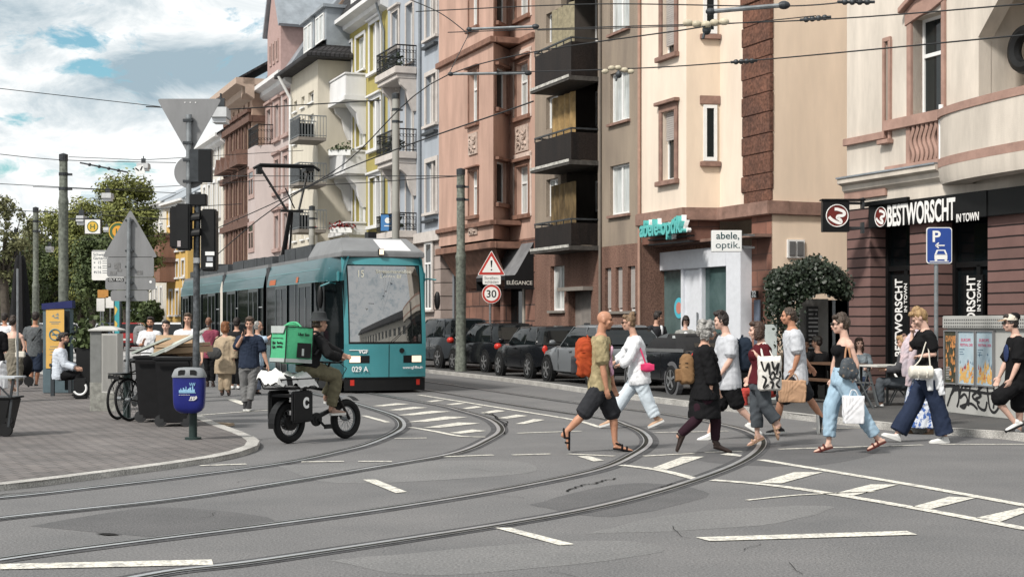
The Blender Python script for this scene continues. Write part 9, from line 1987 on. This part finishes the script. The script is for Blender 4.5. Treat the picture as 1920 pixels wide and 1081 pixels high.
p.top(cloth('grey_cardigan',(.24,.24,.23)),t0=-.3,sl=.9,sr=.085,g=.028,name='grey_cardigan');b=MB();b.ell(p.J['nk0'].lerp(p.J['pel'],.35)+p.f*.13,.07,.05,.16);b.build('white_top',WH,p.t,smooth=True);p.legs(BK,1.9);p.shoes(LEA);p.hair(hairm('near_black',(.028,.02,.017)),'long');b=MB();b.box(-.035,.035,-.06,.06,0,.01);o=tag(b.build('phone',BLK),'black mobile phone in the hands of the woman in the grey cardigan','phone');o.location=p.o+p.J['nw']+V((.06,-.1,.02))
# ---- cafe
WD=mat('brown_bench_wood',(.09,.05,.03),.6,var=.3,vs=5,streak=6);TW=mat('pale_table_top',(.50,.49,.46),.5,var=.05);GM=mat('grey_folding_metal',(.12,.13,.135),.4,.5,var=.1)
def table(label,c,w,top,legs=True,h=.74):
    t=thing('cafe_table',label,'table',c,math.radians(-68.7),'tables of the sausage shop');b=MB();b.box(-w,w,-.35,.35,h-.035,h);b.build('table_top',top,t,bevel=.005)
    for sx in (-1,1):
        b=MB();b.bar((sx*w*.85,-.3,0),(-sx*w*.1 if not legs else sx*w*.85,-.3,h-.04),.035);b.build('leg',GM if not legs else BLK,t);b=MB();b.bar((sx*w*.85,.3,0),(sx*w*.85,.3,h-.04),.035);b.build('leg',GM if not legs else BLK,t)
    return t
table('long brown table of the men left of the woman in sunglasses',A(1556,V0,28.6)*1+V((0,0,0)),.7,WD).location.z=.1
table('small pale topped table beside the folding chair',A(1655,V0,27.2),.33,TW,False).location.z=.1
def fchair(label,c,rz,m=GM):
    t=thing('folding_chair',label,'chair',c,rz,'folding chairs of the sausage shop')
    for y in (-.2,.2):
        b=MB();b.bar((.22,y,0),(-.20,y,.86),.022);b.build('leg',m,t);b=MB();b.bar((-.20,y*.85,0),(.20,y*.85,.45),.022);b.build('leg',m,t)
    b=MB()
    for i in range(6): b.box(-.18+.068*i,-.13+.068*i,-.2,.2,.44,.46)
    b.build('seat',m,t);b=MB();b.box(-.215,-.195,-.21,.21,.66,.86);b.build('backrest',BLK,t);return t
fchair('grey folding chair with black backrest left of the pale table',A(1612,V0,26.3)+V((0,0,-H+.1)),math.radians(-8));fchair('grey folding chair partly hidden behind the blonde woman',A(1690,V0,27.6)+V((0,0,-H+.1)),math.radians(170))
def bench(label,c,w):
    t=thing('wooden_bench',label,'bench',c,math.radians(-68.7));b=MB();b.box(-w,w,-.15,.15,.42,.46);b.build('seat',WD,t)
    for x in (-w*.8,w*.8): b=MB();b.box(x-.02,x+.02,-.13,.13,0,.42);b.build('leg',BLK,t)
bench('brown bench along the men at the long table',A(1535,V0,27.9)+V((0,0,-H+.1)),.75)
sit=lambda u,v,Y,fx,s=1.:dict(hd=(u,v),nk0=(u+2*fx,v+19),pel=(u+4*fx,v+73))
def seated(label,u,v,Y,face,sk,sex='m',h=1.74,arm=True,look=None,pitch=0,dk=.42):
    k=F/Y;f=fvec(face);lx=f.x*dk*k;ly=f.y*dk
    J=dict(hd=(u,v),nk0=(u-f.x*.03*k,v+.19*k),pel=(u-f.x*.06*k,v+.72*k))
    sd=V((-f.y,f.x,0))
    for q,sg in (('n',1 if sd.y<-.05 or abs(sd.y)<=.05 and sd.x<0 else -1),('f',-1 if sd.y<-.05 or abs(sd.y)<=.05 and sd.x<0 else 1)):
        o=sd*sg;w=.17
        # offsets are re-applied here in metres
        def pt(lat,fw,dz,dd=0.): 
            return (u+(o.x*lat+f.x*fw)*k,v+dz*k,(o.y*lat+f.y*fw))
        J[q+'s']=pt(w,-.03,.27);J[q+'e']=pt(w+.06,.08,.50);J[q+'w']=pt(w-.02,.30,.50);J[q+'h']=pt(.09,-.05,.75);J[q+'k']=pt(.10,dk,.72);J[q+'a']=pt(.10,dk-.03,1.13);J[q+'t']=pt(.10,dk+.16,1.20)
    z=[]
    p=Person(label,Y,face,{n:(c[0],c[1],c[2]) if len(c)>2 else c for n,c in J.items()},sk,h,sex,look,pitch,.014,zs=.1);return p
p=seated('bald bearded man in tan shirt sitting at the long table',1454,644,30.4,'F',SK,look=-100)
p.top(mat('camo_tan',(.22,.17,.12),.85,col2=(.10,.085,.065),vs=9),t0=-.1,sl=.45,sr=.085,name='camouflage_shirt');p.legs(BK,1.9);p.shoes(SNK);p.beard(hairm('grey_beard',(.2,.19,.18)))
p=seated('man in dark cap and black jacket sitting with his back to the street',1531,641,29.4,110,SK,look=150)
p.top(BK2,t0=-.15,sl=.95,sr=.085,g=.026,name='black_jacket');p.legs(BK,1.9);p.shoes(SNK);p.hair(hairm('near_black',(.028,.02,.017)),'short');p.cap(cloth('grey_cap',(.05,.048,.045)))
p=seated('long haired brunette woman in grey top sitting in front of the red pier',1611,644,29.6,'F',SKP,'f',1.66)
p.top(cloth('grey_print_top',(.25,.28,.30),(.12,.15,.17),14),t0=-.1,sl=.3,sr=.075,name='grey_top');p.legs(DEN_D,1.9);p.shoes(SNW);p.hair(hairm('chestnut',(.075,.04,.026)),'long')
p=seated('blond person in grey jeans and white sneakers eating at the pale table',1692,641,27.2,'L',SK,look=170,pitch=-15)
p.top(cloth('dark_sweater',(.05,.05,.055)),t0=-.1,sl=.95,sr=.08,name='dark_sweater');p.legs(DEN_G,1.9,(.11,.105,.09,.085,.078,.07));p.shoes(SNW,sole=WSO);p.hair(hairm('blonde',(.38,.25,.12)),'short')
p=seated('person in black and white striped top at the long table behind the tall man',1510,646,30.,'F',SK)
p.top(mat('striped_knit',(.55,.55,.54),.85,col2=(.015,.015,.016),vs=7,streak=14,mixf=(.46,.5)),t0=-.1,sl=.9,sr=.085,name='striped_top');p.legs(BK,1.9);p.shoes(SNK);p.hair(hairm('near_black',(.028,.02,.017)),'short')
p=seated('person in red trousers sitting behind the woman in maroon',1436,660,27.5,'L',SK,'m',1.5);p.top(BK2,t0=-.1,sl=.9,sr=.085,name='dark_shirt');p.legs(cloth('red_trousers',(.34,.05,.04)),1.9,(.11,.105,.09,.085,.08,.075),name='red_trousers');p.shoes(SAN);p.hair(hairm('near_black',(.028,.02,.017)),'short')
